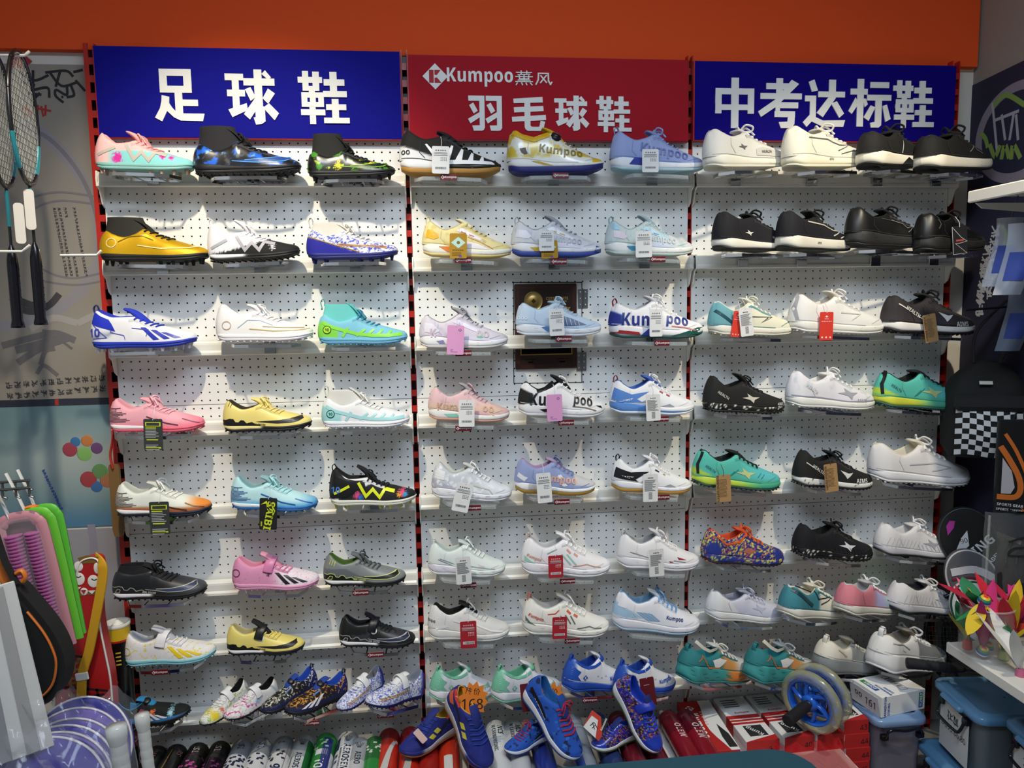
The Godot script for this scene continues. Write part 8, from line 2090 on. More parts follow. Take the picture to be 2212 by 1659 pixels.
func bin(label: String, at: Vector3, sz: Vector3, body: String, lid: String, yaw: float, note: Array, clearish: bool, side := -1) -> void:
	# a lidded storage bin; at is the middle of its floor. side -1: the short end with the handle looks to -x, 0: handle looks to +z
	var t := thing("storage_bin", label, "storage bin", at, Basis(Vector3.UP, yaw), "lidded plastic storage bins")
	var m := MB.new().tint(body)
	var rows := [[0.86, 0.0], [0.9, 0.012], [0.95, sz.y - 0.035], [0.98, sz.y - 0.03], [0.98, sz.y - 0.02]]
	var ring := func(k: float, y: float, out: PackedVector3Array):
		for c in 4:
			for i in 6:
				var a := PI / 2 * (c + i / 5.0)
				var sx := [1, -1, -1, 1][c] as float
				var sz2 := [1, 1, -1, -1][c] as float
				out.append(V(sx * (sz.x / 2 - 0.03) * k + 0.03 * k * cos(a), y, sz2 * (sz.z / 2 - 0.03) * k + 0.03 * k * sin(a)))
		out.append(out[out.size() - 24])
	var p := PackedVector3Array()
	for r in rows: ring.call(r[0], r[1], p)
	m.grid(p, rows.size(), 25)
	part("body", m, M.milky if clearish else M.plastic, t)
	m = MB.new().tint(lid)
	p = PackedVector3Array()
	for r in [[1.0, sz.y - 0.03], [1.05, sz.y - 0.026], [1.05, sz.y - 0.012], [1.02, sz.y - 0.006], [0.98, sz.y - 0.006], [0.94, sz.y], [0.84, sz.y + 0.001], [0.8, sz.y - 0.008], [0.02, sz.y - 0.008]]: ring.call(r[0], r[1], p)
	m.grid(p, 9, 25)
	var lw := -sz.x / 2 * 1.05
	if side == -1: m.box(V(lw - 0.004, sz.y - 0.022, 0), V(0.022, 0.018, sz.z * 0.42), Basis(V(0, 0, 1), -0.2), 0.006)
	part("lid", m, M.gloss, t)
	m = MB.new().tint("121316")
	if side == -1:
		var x := -sz.x / 2 * 0.98
		var hw := sz.z * 0.26
		for s in [-1.0, 1.0]: m.box(V(x - 0.006, sz.y - 0.048, hw * s), V(0.018, 0.02, 0.024), Basis(), 0.003)
		m.tube(sm(PackedVector3Array([V(x - 0.012, sz.y - 0.05, -hw), V(x - 0.022, sz.y - 0.075, -hw * 0.98), V(x - 0.026, sz.y - 0.088, -hw * 0.7), V(x - 0.026, sz.y - 0.088, hw * 0.7), V(x - 0.022, sz.y - 0.075, hw * 0.98), V(x - 0.012, sz.y - 0.05, hw)]), 4), 0.0048, 8)
	else:
		var z := sz.z / 2 * 0.98
		for s in [-0.35, 0.35]: m.box(V(sz.x * s, sz.y - 0.06, z + 0.004), V(0.024, 0.02, 0.016), Basis(), 0.003)
		m.tube(sm(PackedVector3Array([V(-sz.x * 0.35, sz.y - 0.06, z + 0.01), V(-sz.x * 0.34, sz.y - 0.036, z + 0.02), V(-sz.x * 0.25, sz.y - 0.028, z + 0.022), V(-0.0, sz.y - 0.032, z + 0.024), V(sz.x * 0.25, sz.y - 0.028, z + 0.022), V(sz.x * 0.35, sz.y - 0.05, z + 0.012)]), 4), 0.0045, 8)
	part("handle", m, M.gloss, t)
	if note.size() > 0:
		m = MB.new().tint("e0ded8")
		var tf := Transform3D(Basis(V(0, 0, 1), V(0, 1, 0), V(-1, 0, 0)), V(-sz.x / 2 * 0.985 - 0.004, sz.y * 0.42, 0.0))
		m.box(tf.origin, V(0.0008, sz.y * 0.72, sz.z * 0.62))
		m.tint("1a1a1c")
		var n: Array = note
		for k in n.size(): m.text(n[k], sz.y * 0.085, tf.translated_local(V(0.0, sz.y * (0.02 - 0.2 * k), 0.0012)), false)
		var zs := MB.new().tint("1a1a1c")
		for k in 2: mock(zs, Vector2(-0.02 + 0.03 * k, sz.y * 0.2), 0.028, 410 + k, 0.1)
		m.add(zs, tf.translated_local(V(0, 0, 0.0012)))
		part("paper_label", m, M.paper, t)

func build_bins() -> void:
	bin("see-through storage bin with pale blue lid carrying the string carton", V(2.396, 0.0, 0.17), V(0.17, 0.248, 0.27), "8a8494", "7f9cc4", 0.0, [], true, 0)
	bin("grey storage bin with steel blue lid and a numbered paper label", V(2.648, 0.156, 0.41), V(0.29, 0.205, 0.235), "666e72", "6494bc", -0.12, ["BG95.66.80"], false)
	bin("storage bin with steel blue lid underneath the numbered one", V(2.615, 0.0, 0.42), V(0.31, 0.155, 0.27), "6c6560", "5685ad", -0.1, ["66"], false)
	bin("storage bin with steel blue lid and handwritten label, standing closest to the white side shelf", V(2.66, 0.156, 0.68), V(0.27, 0.222, 0.25), "595f63", "5c8bb3", -0.15, ["No 5"], false)
	bin("storage bin supporting the handwritten one beside the numbered stack", V(2.64, 0.0, 0.735), V(0.29, 0.155, 0.25), "6a655f", "5685ad", -0.15, [], false)
	# racket grip sticking out over the bin
	var t := thing("badminton_racket", "racket lying over the blue lid with black wrapped grip towards the white shoe", "racket", V(2.4045, 0.4241, 0.3), aim(V(0.93, -0.02, 0.36)), "loose rackets among the bins")
	var m := MB.new().tint("1b1b1d")
	var rot := Transform3D(Basis(V(0, -1, 0), V(1, 0, 0), V(0, 0, 1)), Vector3.ZERO)
	m.lathe(P2([0.0, 0.0, 0.015, 0.0, 0.017, 0.003, 0.0165, 0.03, 0.015, 0.05, 0.0145, 0.13, 0.008, 0.16, 0.004, 0.165]), 14, rot)
	for k in 8: m.lathe(P2([0.0152, 0.03 + 0.014 * k, 0.0164, 0.034 + 0.014 * k, 0.0152, 0.037 + 0.014 * k]), 14, rot)
	part("grip", m, M.cloth, t)
	part("shaft", MB.new().tint("222428").tube(PackedVector3Array([V(0.16, 0, 0), V(0.27, 0, 0)]), 0.004, 8), M.patent, t)
	# white side shelves
	for k in 2:
		var y: float = [1.842, 0.538][k]
		t = thing("wall_shelf", ["white shelf board high on the side wall before the graffiti poster", "white shelf board on the side wall carrying the feather jars"][k], "shelf", V(2.63, y, 0.72), Basis(), "white side shelves")
		part("board", MB.new().tint("ebe7dc").box(V(0.0, -0.004, 0), V(0.352, 0.012, 0.62), Basis(), 0.002), M.enamel, t)
		part("front_edge", MB.new().tint("efeade").box(V(-0.174, -0.012, 0), V(0.012, 0.032, 0.62), Basis(), 0.003), M.enamel, t)
		part("bracket", MB.new().tint("dcd8ce").prism(P2([-0.17, -0.03, 0.17, -0.03, 0.17, -0.11, 0.05, -0.06, -0.15, -0.045]), -0.002, 0.002, Transform3D(Basis(), V(0, 0, -0.29))), M.enamel, t)

func feather(m: MB, a: Vector3, b: Vector3, w: float, bend: Vector3, turn: Vector3) -> void:
	var p := PackedVector3Array()
	for i in 9:
		var u := i / 8.0
		var q := a.lerp(b, u) + bend * sin(u * PI * 0.5) * u
		var k := w * pow(sin(clampf(u * 0.93 + 0.07, 0, 1) * PI), 0.7)
		for j in 5:
			var s := (j - 2) / 2.0
			p.append(q + turn * k * s + Vector3(0, 0.12 * w * s * s, 0))
	m.grid(p, 9, 5)

func jianzi(label: String, base: Vector3, top: Vector3, cols2: Array, kind: String, sd: int) -> void:
	var t := thing("feather_shuttle", label, "feather shuttle", base, Basis(), "feather kicking shuttles in the jars")
	var r := RandomNumberGenerator.new()
	r.seed = sd
	var m := MB.new()
	if kind == "ball":
		var bd := ["d8402c", "e8b83c", "3a8a4a", "2c4a9c", "e6e2da", "2c4a9c", "e8b83c", "d8402c"]
		for k in 8:
			var pr := PackedVector2Array()
			for i in 4:
				var a := PI * (k + i / 3.0) / 8
				pr.append(Vector2(0.017 * sin(a), 0.017 * cos(a)))
			m.tint(bd[k]).lathe(pr, 16, Transform3D(Basis(Vector3.RIGHT, 0.4), Vector3.ZERO))
	else: m.tint(kind).lathe(P2([0, -0.012, 0.012, -0.012, 0.013, -0.008, 0.011, 0.012, 0.008, 0.014, 0, 0.014]), 14)
	part("base", m, M.plastic, t)
	var up := top - base
	for k in cols2.size():
		m = MB.new().tint(cols2[k])
		var a := TAU * k / cols2.size() + r.randf()
		var o := V(cos(a), 0, sin(a))
		feather(m, up.normalized() * 0.012, up * (1.0 + 0.25 * r.randf()) + o * up.length() * 0.38, 0.016 + 0.006 * r.randf(), o * 0.025 + V(0, -0.01, 0), V(-sin(a), 0.2, cos(a)))
		part("feather", m, M.cloth, t)

func build_side_stock() -> void:
	# jars on the side shelf
	for k in 2:
		var c: Vector3 = [V(2.502, 0.5405, 0.5), V(2.56, 0.5405, 0.66)][k]
		var rr: float = [0.066, 0.055][k]
		var hh: float = [0.15, 0.13][k]
		var t := thing("clear_jar", ["round clear plastic jar holding striped balls and bright feathers", "clear plastic jar with rolled rings, cut by the picture edge"][k], "jar", c, Basis(), "clear jars on the side shelf")
		var m := MB.new().tint("eef2f2")
		m.lathe(P2([0.0, 0.002, rr, 0.002, rr * 1.02, 0.01, rr * 1.02, hh, rr * 1.05, hh + 0.003, rr * 0.98, hh + 0.003, rr * 0.98, 0.01]), 36)
		part("wall", m, M.film, t)
		m = MB.new().tint("f4f6f6").lathe(P2([rr * 1.0, hh - 0.001, rr * 1.06, hh, rr * 1.06, hh + 0.004, rr, hh + 0.004]), 36)
		part("rim", m, M.clear, t)
	jianzi("striped ball with magenta feathers standing in the round jar", V(2.478, 0.563, 0.52), V(2.49, 0.72, 0.5), ["a01c5a", "b02464", "8a1850", "c02c70"], "ball", 1)
	jianzi("striped ball with red feathers behind the first one in the round jar", V(2.512, 0.563, 0.495), V(2.50, 0.71, 0.49), ["a81c3c", "7a1830", "b8243c"], "ball", 2)
	jianzi("pale green plug with yellow and green feathers in the round jar", V(2.53, 0.556, 0.535), V(2.545, 0.65, 0.53), ["c9b21c", "2c7a4a", "d4c424"], "c9d88a", 3)
	jianzi("feather shuttle with long green feathers fanned over the jar rim", V(2.4843, 0.6786, 0.5), V(2.437, 0.7454, 0.48), ["2a8a5a", "2c9a64", "b01c3c", "2a7a52"], "b01c3c", 4)
	jianzi("orange striped ball shuttle with yellow feathers across the jar mouth", V(2.4668, 0.7149, 0.53), V(2.4371, 0.6583, 0.54), ["e0c82c", "d8b82c", "2c8a4a", "e8a03c"], "ball", 5)
	jianzi("green feather shuttle leaning low inside the round jar", V(2.455, 0.57, 0.49), V(2.46, 0.66, 0.47), ["2a7044", "b8a82c", "2c8050"], "c43a2c", 6)
	jianzi("red and yellow feather shuttle fanned tall over the second jar", V(2.5578, 0.592, 0.53), V(2.5373, 0.7391, 0.5), ["c81c34", "e8c41c", "d02038", "f0cc2c", "c01c30", "e0b828"], "c43a2c", 7)
	jianzi("magenta and green feather shuttle at the picture edge", V(2.6102, 0.6159, 0.5), V(2.6122, 0.7215, 0.48), ["1c7a44", "c8246c", "b82040", "d02c7c"], "c43a2c", 8)
	jianzi("white feather shuttle spread over the second jar", V(2.5092, 0.5463, 0.62), V(2.4909, 0.6812, 0.6), ["e4e0da", "eae6e0", "dcd8d4", "e8e4e0"], "cf6a8a", 9)
	jianzi("red feather shuttle with pink plume rising behind the round jar", V(2.5817, 0.5697, 0.44), V(2.5584, 0.697, 0.42), ["d84a8c", "c8285c", "e070a0"], "c43a2c", 10)
	# black backpack with checked pocket
	var o := V(2.7171, 1.2033, 0.19)
	var t := thing("backpack", "black backpack with a black and white checkered front pocket hanging by the side wall", "backpack", o, Basis(Vector3.UP, -0.42))
	var m := MB.new().tint("1a191a")
	var p := PackedVector3Array()
	var prof := [[-0.165, 0.0, 0.02], [-0.16, 0.1, 0.05], [-0.13, 0.118, 0.075], [-0.03, 0.12, 0.085], [0.05, 0.116, 0.078], [0.09, 0.098, 0.06], [0.12, 0.07, 0.045], [0.14, 0.05, 0.035], [0.15, 0.0, 0.01]]
	for r in prof:
		for j in 25:
			var a := TAU * j / 24
			p.append(V(r[1] * signf(cos(a)) * pow(absf(cos(a)), 0.6), r[0], r[2] * signf(sin(a)) * pow(absf(sin(a)), 0.6) - 0.02 + 0.004 * sin(j * 3.0 + r[0] * 50)))
	m.grid(p, prof.size(), 25)
	part("body", m, M.cloth, t)
	m = MB.new()
	for i in 11:
		for j in 9:
			m.tint("e4e2e0" if (i + j) % 2 == 0 else "151415")
			var q := []
			for e in [[0, 0], [1, 0], [1, 1], [0, 1]]:
				var u: float = (i + e[0]) / 11.0
				var w: float = (j + e[1]) / 9.0
				q.append(V((u - 0.5) * 0.2, -0.145 + 0.15 * w + 0.004 * sin(u * 9.0), 0.065 + 0.03 * sin(u * PI) * (0.35 + 0.65 * sin(w * PI))))
			m.quad(q[3], q[2], q[1], q[0])
	part("checkered_pocket", m, M.cloth, t)
	m = MB.new().tint("1f1d1d")
	m.box(V(0, 0.022, 0.07), V(0.215, 0.05, 0.03), Basis(Vector3.RIGHT, -0.2), 0.012)
	part("flap", m, M.cloth, t)
	part("tag", MB.new().tint("d4cfc4").box(V(-0.02, 0.085, 0.062), V(0.036, 0.011, 0.003), Basis(Vector3.RIGHT, -0.5)), M.paper, t, "pale sewn-on name strip")
	m = MB.new().tint("201f1e")
	m.tube(sm(PackedVector3Array([V(0.03, 0.14, 0), V(0.055, 0.22, -0.01), V(0.06, 0.33, -0.02)]), 4), 0.016, 8, 0.004)
	m.tube(sm(PackedVector3Array([V(-0.04, 0.14, -0.01), V(-0.03, 0.24, -0.03), V(0.05, 0.34, -0.03)]), 4), 0.014, 8, 0.004)
	part("shoulder_strap", m, M.cloth, t)
	m = MB.new().tint("0f0f10").tube(PackedVector3Array([V(0.055, 0.0, 0.1), V(0.045, -0.03, 0.104)]), 0.0025, 6)
	part("zip_pull", m, M.plastic, t)
	single("bag_hook", MB.new().tint("55565a").tube(PackedVector3Array([V(0, 0, 0), V(0.2, 0.01, 0)]), 0.004, 8), M.steel, "grey wall hook that the checkered backpack hangs from", "hook", "", V(2.62, 1.515, 0.2))
	# milky sleeves under the upper shelf
	for k in 3:
		var q: Vector3 = [V(2.5768, 1.6776, 0.42), V(2.5465, 1.6537, 0.5), V(2.7248, 1.4854, 0.3)][k]
		m = MB.new().tint(["c9ccd6", "c2c6d2", "8a9ab4"][k])
		p = PackedVector3Array()
		for i in 9:
			for j in 7:
				var u := i / 8.0
				var w := j / 6.0
				p.append(V((w - 0.5) * 0.07 - 0.03 * u * u, 0.095 - 0.19 * u, 0.012 * sin(w * PI) + 0.006 * sin(u * 7.0 + w * 4.0)))
		m.grid(p, 9, 7)
		t = thing("plastic_sleeve", ["milky sleeve with blue print curling below the upper white shelf", "milky sleeve cut by the picture edge below the upper white shelf", "clear sleeve of blue fabric hanging behind the backpack straps"][k], "sleeve", q, Basis(Vector3.UP, -0.4), "sleeves hanging by the side wall")
		part("sheet", m, M.milky, t)
		m = MB.new().tint("3c50a4")
		p = PackedVector3Array()
		for i in 6:
			for j in 5:
				var u := 0.4 + i * 0.08
				var w := 0.15 + j * 0.17
				p.append(V((w - 0.5) * 0.07 - 0.03 * u * u, 0.095 - 0.19 * u, 0.0015 + 0.012 * sin(w * PI) + 0.006 * sin(u * 7.0 + w * 4.0)))
		m.grid(p, 6, 5)
		part("print", m, M.paper, t)
		part("hook_strip", MB.new().tint("5a5c60").tube(PackedVector3Array([V(0, 0.09, 0), V(0.02, 0.2, 0.01)]), 0.002, 6), M.steel, t)
	# black and orange packet
	o = V(2.7347, 1.0396, 0.34)
	t = thing("glove_packet", "black packet with orange teardrop frame and white lettering at the picture edge", "packet", o, Basis(Vector3.UP, -0.35))
	part("card", MB.new().tint("1b1a1a").box(Vector3.ZERO, V(0.16, 0.29, 0.02), Basis(), 0.004), M.plastic, t)
	m = MB.new().tint("e0742a")
	var tear := P2([-0.07, 0.06, -0.045, 0.02, -0.02, -0.03, -0.015, -0.07, -0.03, -0.09, -0.07, -0.09])
	for r in ribbon(sm2(tear), 0.016): m.prism(r, 0.011, 0.0125)
	for r in ribbon(sm2(P2([-0.06, 0.1, -0.03, 0.05, 0.0, -0.02, 0.01, -0.06])), 0.01): m.prism(r, 0.011, 0.0125)
	m.prism(P2([-0.012, -0.12, 0.0, -0.13, -0.012, -0.14, -0.006, -0.13]), 0.011, 0.0125)
	m.tint("c9bfbf").prism(P2([-0.066, 0.03, -0.04, -0.01, -0.03, -0.06, -0.04, -0.08, -0.066, -0.08]), 0.011, 0.0118)
	m.tint("e4e2e0").text("SPORTS GEAR", 0.008, Transform3D(Basis(V(0, 0, 1), -0.08), V(-0.04, -0.115, 0.0125)))
	m.text("SPORTS SAFETY", 0.007, Transform3D(Basis(V(0, 0, 1), -0.08), V(-0.042, -0.13, 0.0125)))
	part("print", m, M.paper, t)
	part("hook_strip", MB.new().tint("5a5c60").tube(PackedVector3Array([V(0, 0.14, 0), V(0.01, 0.24, 0)]), 0.003, 6), M.steel, t)
	# racket covers and a racket in the corner
	o = V(2.7093, 0.7366, 0.16)
	t = thing("racket_cover", "black racket head cover with white lettering and a pink splash", "racket cover", o, Basis(Vector3.UP, -0.35) * Basis(V(0, 0, 1), 0.35), "racket head covers in the corner")
	head_cover(t, 0.17, 0.27, 0.03, "17161a", "3a3a3e")
	m = MB.new().tint("e6e4e6").text("NING", 0.03, Transform3D(Basis(V(0, 0, 1), 0.45), V(0.02, -0.005, 0.0186)))
	m.text("BLADEX", 0.013, Transform3D(Basis(V(0, 0, 1), 0.6), V(0.045, -0.055, 0.018)))
	m.prism(P2([-0.05, 0.0, -0.02, 0.04, 0.005, 0.06, -0.005, 0.01, -0.03, -0.005]), 0.017, 0.0182)
	m.tint("17161a").text("90", 0.015, Transform3D(Basis(), V(-0.015, 0.03, 0.0186)), false)
	m.tint("b83aa0").prism(P2([-0.05, 0.09, -0.035, 0.105, -0.02, 0.1, -0.03, 0.08, -0.055, 0.06]), 0.015, 0.018)
	part("print", m, M.paper, t)
	for k in 2:
		o = [V(2.7022, 0.6225, 0.2), V(2.7032, 0.5284, 0.23)][k]
		t = thing("racket_cover", ["grey and white racket head cover under the lettered one", "white and green edged racket head cover, lowest in the corner"][k], "racket cover", o, Basis(Vector3.UP, -0.3) * Basis(V(0, 0, 1), 0.5), "racket head covers in the corner")
		head_cover(t, 0.15, 0.25, 0.026, ["5a5a60", "d2cfd2"][k], ["c9c6c9", "1c4a3c"][k])
		m = MB.new().tint(["d4d0d4", "e9e7ea"][k])
		for r in ribbon(sm2(P2([-0.04, 0.07, 0.02, 0.05, 0.06, -0.01, 0.06, -0.08])), 0.024): m.prism(r, 0.012, 0.0166)
		m.tint(["7a2030", "1c3c34"][k])
		for r in ribbon(sm2(P2([-0.055, 0.05, 0.0, 0.03, 0.04, -0.02, 0.045, -0.08])), 0.006): m.prism(r, 0.012, 0.017)
		part("print", m, M.paper, t)
	racket(V(2.6788, 0.5639, 0.14), Basis(Vector3.UP, -0.5) * Basis(V(0, 0, 1), 0.12), "1a1c20", "30343a", "141416", "black racket standing in the corner beside the slotted upright", "rackets in the corner", "3a3b3e")
	racket(V(2.7622, 0.5183, 0.1), Basis(Vector3.UP, -0.5) * Basis(V(0, 0, 1), 0.2), "16181c", "2a2e34", "141416", "second black racket in the corner, under the white covers", "rackets in the corner", "3a3b3e")
	# clear bag of black gloves
	o = V(2.6434, 0.8047, 0.42)
	t = thing("zip_bag", "clear zip bag of black ribbed gloves at the picture edge", "bag", o, Basis(Vector3.UP, -0.4))
	m = MB.new().tint("e9eced")
	p = PackedVector3Array()
	for i in 13:
		for j in 9:
			var u := i / 12.0
			var w := j / 8.0
			p.append(V((w - 0.5) * 0.16, 0.12 - 0.25 * u, 0.022 * sin(w * PI) * sin(0.2 + u * 2.6) + 0.003 * sin(u * 19.0 + w * 11.0)))
	m.grid(p, 13, 9)
	part("film", m, M.film, t)
	m = MB.new().tint("18191a")
	for k in 4: m.tube(sm(PackedVector3Array([V(-0.03 + 0.026 * k, -0.12, 0.0), V(-0.034 + 0.027 * k, -0.02, 0.003), V(-0.02 + 0.026 * k, 0.04 - 0.01 * (k % 2), 0.0)]), 4), 0.013, 8)
	m.box(V(0.01, -0.08, -0.004), V(0.1, 0.09, 0.022), Basis(), 0.008)
	part("glove", m, M.cloth, t)
	part("zip", MB.new().tint("d4d8d8").tube(PackedVector3Array([V(-0.068, 0.11, 0.004), V(-0.07, -0.11, 0.004)]), 0.004, 6), M.clear, t)
	m = MB.new().tint("16171a")
	for r in ribbon(sm2(P2([-0.02, 0.04, 0.02, 0.055, 0.03, 0.03, -0.01, 0.02, -0.02, 0.0, 0.02, 0.0])), 0.006): m.prism(r, 0.024, 0.0245)
	part("print", m, M.paper, t)
	part("hook_strip", MB.new().tint("1a1a1c").tube(sm(PackedVector3Array([V(-0.02, 0.13, 0), V(0.0, 0.125, 0.01), V(0.06, 0.128, 0.0), V(0.12, 0.13, -0.01)]), 4), 0.003, 6), M.steel, t)

func build_front_shoes() -> void:
	var g := "loose shoes on the shuttlecock tubes"
	var navy := {"grp": g, "up": ["1f2a7c", ["n", "27338c", 6.0, 0.2, 0.2, 0.0]], "ms": ["b9b6bc", ["x", "1f2a7c", 0.72, 0.8]], "os": "9c6a34", "li": "d8b23a", "to": "22307c", "la": "1f3a94", "bow": false, "ln": 6, "hc": 0.38, "dip": 0.3, "ov": [["yellow_panel", "d6d04a", 0.40, 0.2, 0.46, 0.26, 0.54, 0.24, 0.48, 0.18], ["yellow_panel", "d6d04a", 0.50, 0.16, 0.56, 0.22, 0.64, 0.2, 0.58, 0.15], ["orange_heel", "d8643c", 0.04, 0.34, 0.03, 0.24, 0.14, 0.2, 0.2, 0.24, 0.12, 0.3], ["~collar_line", "c83a3a", 0.03, 0.06, 0.36, 0.16, 0.32, 0.26, 0.3], ["~side_line", "17171c", 0.03, 0.2, 0.26, 0.34, 0.24, 0.42, 0.17]]}
	var a := navy.duplicate()
	a["sd"] = -1.0
	shoe("badminton_shoe", "navy, orange and yellow court shoe lying with its toe out over the red tubes", V(1.0057, 0.215, 0.1174), V(0.8386, 0.215, 0.2613), "court", a)
	shoe("badminton_shoe", "navy, orange and yellow court shoe propped heel up on its twin", V(0.985, 0.36, 0.19), V(1.08, 0.215, 0.35), "court", navy)
	var camo := {"grp": g, "up": ["2358bc", ["n", "16254c", 8.0, 0.25, 0.04, 1.0], ["n", "3a7ad4", 7.0, 0.3, 0.04, 8.0]], "ms": ["e4e4ea"], "os": "1c3c84", "li": "2c6cb4", "to": "1c4a9c", "la": "b02440", "ln": 6, "hc": 0.38, "dip": 0.3, "ov": [["~side_line", "16181e", 0.05, 0.1, 0.24, 0.3, 0.2, 0.42, 0.16], ["~side_line", "d8d8dc", 0.008, 0.2, 0.2, 0.45, 0.14]]}
	a = camo.duplicate()
	a["sd"] = -1.0
	shoe("badminton_shoe", "blue camouflage court shoe with red laces, lying flat", V(1.291, 0.215, 0.2025), V(1.1465, 0.215, 0.2842), "court", a)
	shoe("badminton_shoe", "blue camouflage court shoe with red laces, propped heel up on its twin", V(1.215, 0.375, 0.2), V(1.345, 0.215, 0.34), "court", camo)
	var pat := {"grp": g, "up": ["2238b0", ["n", "141a3c", 10.0, 0.1, 0.06, 2.0], ["l", "d8a83c", 12.0, 0.05, 3.0], ["l", "c8485c", 11.0, 0.04, 7.0], ["s", "2440b8", 0.9, 0.14, 0.12, 0.1, 1.0]], "ms": "e6e6e8", "os": "4a5a2c", "um": "patent", "li": "1c44c0", "to": "1c2a6c", "la": "2446c8", "ln": 6, "bow": false, "hc": 0.39, "dip": 0.3, "strap": "2238b4"}
	a = pat.duplicate()
	a["sd"] = -1.0
	a.erase("strap")
	shoe("badminton_shoe", "royal blue patterned court shoe lying flat beside the diamond tag", V(1.563, 0.215, 0.2343), V(1.4076, 0.215, 0.3007), "court", a)
	shoe("badminton_shoe", "royal blue patterned court shoe with strap, propped heel up on its twin", V(1.5, 0.37, 0.2), V(1.59, 0.21, 0.33), "court", pat)
	# price stars
	for k in 2:
		var o: Vector3 = [V(1.0546, 0.3835, 0.26), V(1.2923, 0.3543, 0.24)][k]
		var t := thing("price_star", ["tall orange starburst price card with handwritten 168", "orange starburst price card half behind the camouflage shoe"][k], "price card", o, Basis(Vector3.RIGHT, -0.2) * Basis(V(0, 0, 1), -0.25), "orange price stars")
		var pts := PackedVector2Array()
		for i in 24:
			var q := TAU * i / 24
			var rr := 1.0 if i % 2 == 0 else 0.76
			pts.append(Vector2(0.046 * cos(q), 0.056 * sin(q)) * rr)
		part("card", MB.new().tint("e8822a").prism(pts, -0.0006, 0.0006), M.paper, t)
		var m := MB.new().tint("1a1614")
		m.text("168", 0.03, Transform3D(Basis(V(0, 0, 1), 0.2), V(0.0, -0.012, 0.0012)), false)
		var zs := MB.new().tint("1a1614")
		for q in strokes([[10, 10, 40, 40], [25, 5, 20, 95], [50, 20, 95, 20], [70, 5, 70, 45], [45, 50, 98, 50], [80, 50, 80, 95]], 8): zs.prism(P2([q[0], -q[1], q[2], -q[3], q[4], -q[5], q[6], -q[7]], 0.0002, Vector2(-0.03, 0.034)), 0, 0)
		for q in strokes([[25, 5, 5, 45], [18, 30, 18, 95], [60, 5, 35, 45], [60, 5, 95, 45], [52, 45, 45, 95], [76, 45, 76, 95]], 8): zs.prism(P2([q[0], -q[1], q[2], -q[3], q[4], -q[5], q[6], -q[7]], 0.0002, Vector2(-0.004, 0.036)), 0, 0)
		m.add(zs, Transform3D(Basis(), V(0, 0, 0.0012)))
		part("handwriting", m, M.paper, t)
	var o := V(1.4152, 0.3007, 0.3)
	var t := thing("hang_tag", "square red, white and black tag standing on its corner over the blue tubes", "tag", o, Basis(Vector3.RIGHT, -0.5) * Basis(V(0, 0, 1), 0.1), "hang tags on the shoes")
	part("card", MB.new().tint("e6e3e0").prism(P2([-0.036, 0.0, 0.0, 0.04, 0.04, -0.002, 0.002, -0.046]), -0.0006, 0.0006), M.paper, t)
	var m := MB.new().tint("c8382a").prism(P2([-0.036, 0.0, 0.0, 0.04, 0.022, 0.018, 0.012, 0.01, -0.004, 0.026]), 0, 0.0012)
	m.prism(P2([0.012, 0.01, 0.022, 0.018, 0.016, -0.03, 0.002, -0.046, -0.006, -0.036]), 0, 0.0014)
	m.tint("18181a").prism(P2([0.022, 0.018, 0.04, -0.002, 0.016, -0.03]), 0, 0.0012)
	m.tint("e9e7e4").text("Kawasaki", 0.006, Transform3D(Basis(V(0, 0, 1), 0.9), V(0.026, -0.004, 0.002)))
	m.tint("2a2624")
	for q in [[-0.014, 0.0, -0.002, 0.006], [-0.01, -0.008, 0.0, -0.002], [-0.006, 0.006, -0.004, -0.012], [0.0, 0.004, 0.006, -0.014]]: m.prism(ribbon(P2(q), 0.002)[0], 0, 0.0016)
	part("print", m, M.paper, t)
	m = MB.new()
	m.tint("c9a8a0")
	card(0.02, 0.045, 0.003, m)
	single("hang_tag", m, M.paper, "folded pale paper tag between the red tube and the lying navy shoe", "tag", "hang tags on the shoes", V(0.8953, 0.2825, 0.26), Basis(Vector3.RIGHT, -0.9) * Basis(V(0, 0, 1), 0.7))
	# teal table and a pink film
	var pts := PackedVector2Array()
	for q in [V(1.5738, 0.75, 1.1523), V(1.0355, 0.75, 1.1458)]: pts.append(Vector2(q.x, q.z))
	var x1: float = pts[0].x + 0.035
	var z0: float = pts[0].y
	var plan := PackedVector2Array([Vector2(pts[1].x - 0.5, z0 + 0.012)])
	for i in 7:
		var an := PI / 2 * i / 6.0
		plan.append(Vector2(x1 - 0.07 + 0.07 * sin(an), z0 + 0.07 - 0.07 * cos(an)))
	plan.append_array([Vector2(x1 + 0.03, z0 + 0.7), Vector2(pts[1].x - 0.5, z0 + 0.7)])
	t = thing("padded_table", "teal vinyl padded table top with a rounded corner at the lower picture edge", "table", V(0, 0.75, 0))
	m = MB.new().tint("1d4a56")
	var sc := Vector2(x1 - 0.4, z0 + 0.35)
	var rows := [[0.98, -0.045], [1.0, -0.04], [1.0, -0.008], [0.985, 0.0], [0.02, 0.0]]
	var p := PackedVector3Array()
	for r in rows:
		for i in plan.size() + 1:
			var q := plan[i % plan.size()]
			q = sc + (q - sc) * r[0]
			p.append(V(q.x, r[1], q.y))
	m.grid(p, rows.size(), plan.size() + 1)
	part("top", m, M.plastic, t)
	for q in [[x1 - 0.12, z0 + 0.12], [x1 - 0.12, z0 + 0.6], [pts[1].x - 0.4, z0 + 0.12], [pts[1].x - 0.4, z0 + 0.6]]:
		part("leg", MB.new().tint("2a2c2e").tube(PackedVector3Array([V(q[0], -0.045, q[1]), V(q[0], -0.749, q[1])]), 0.015, 10), M.steel, t)
	m = MB.new().tint("b8242c")
	p = PackedVector3Array()
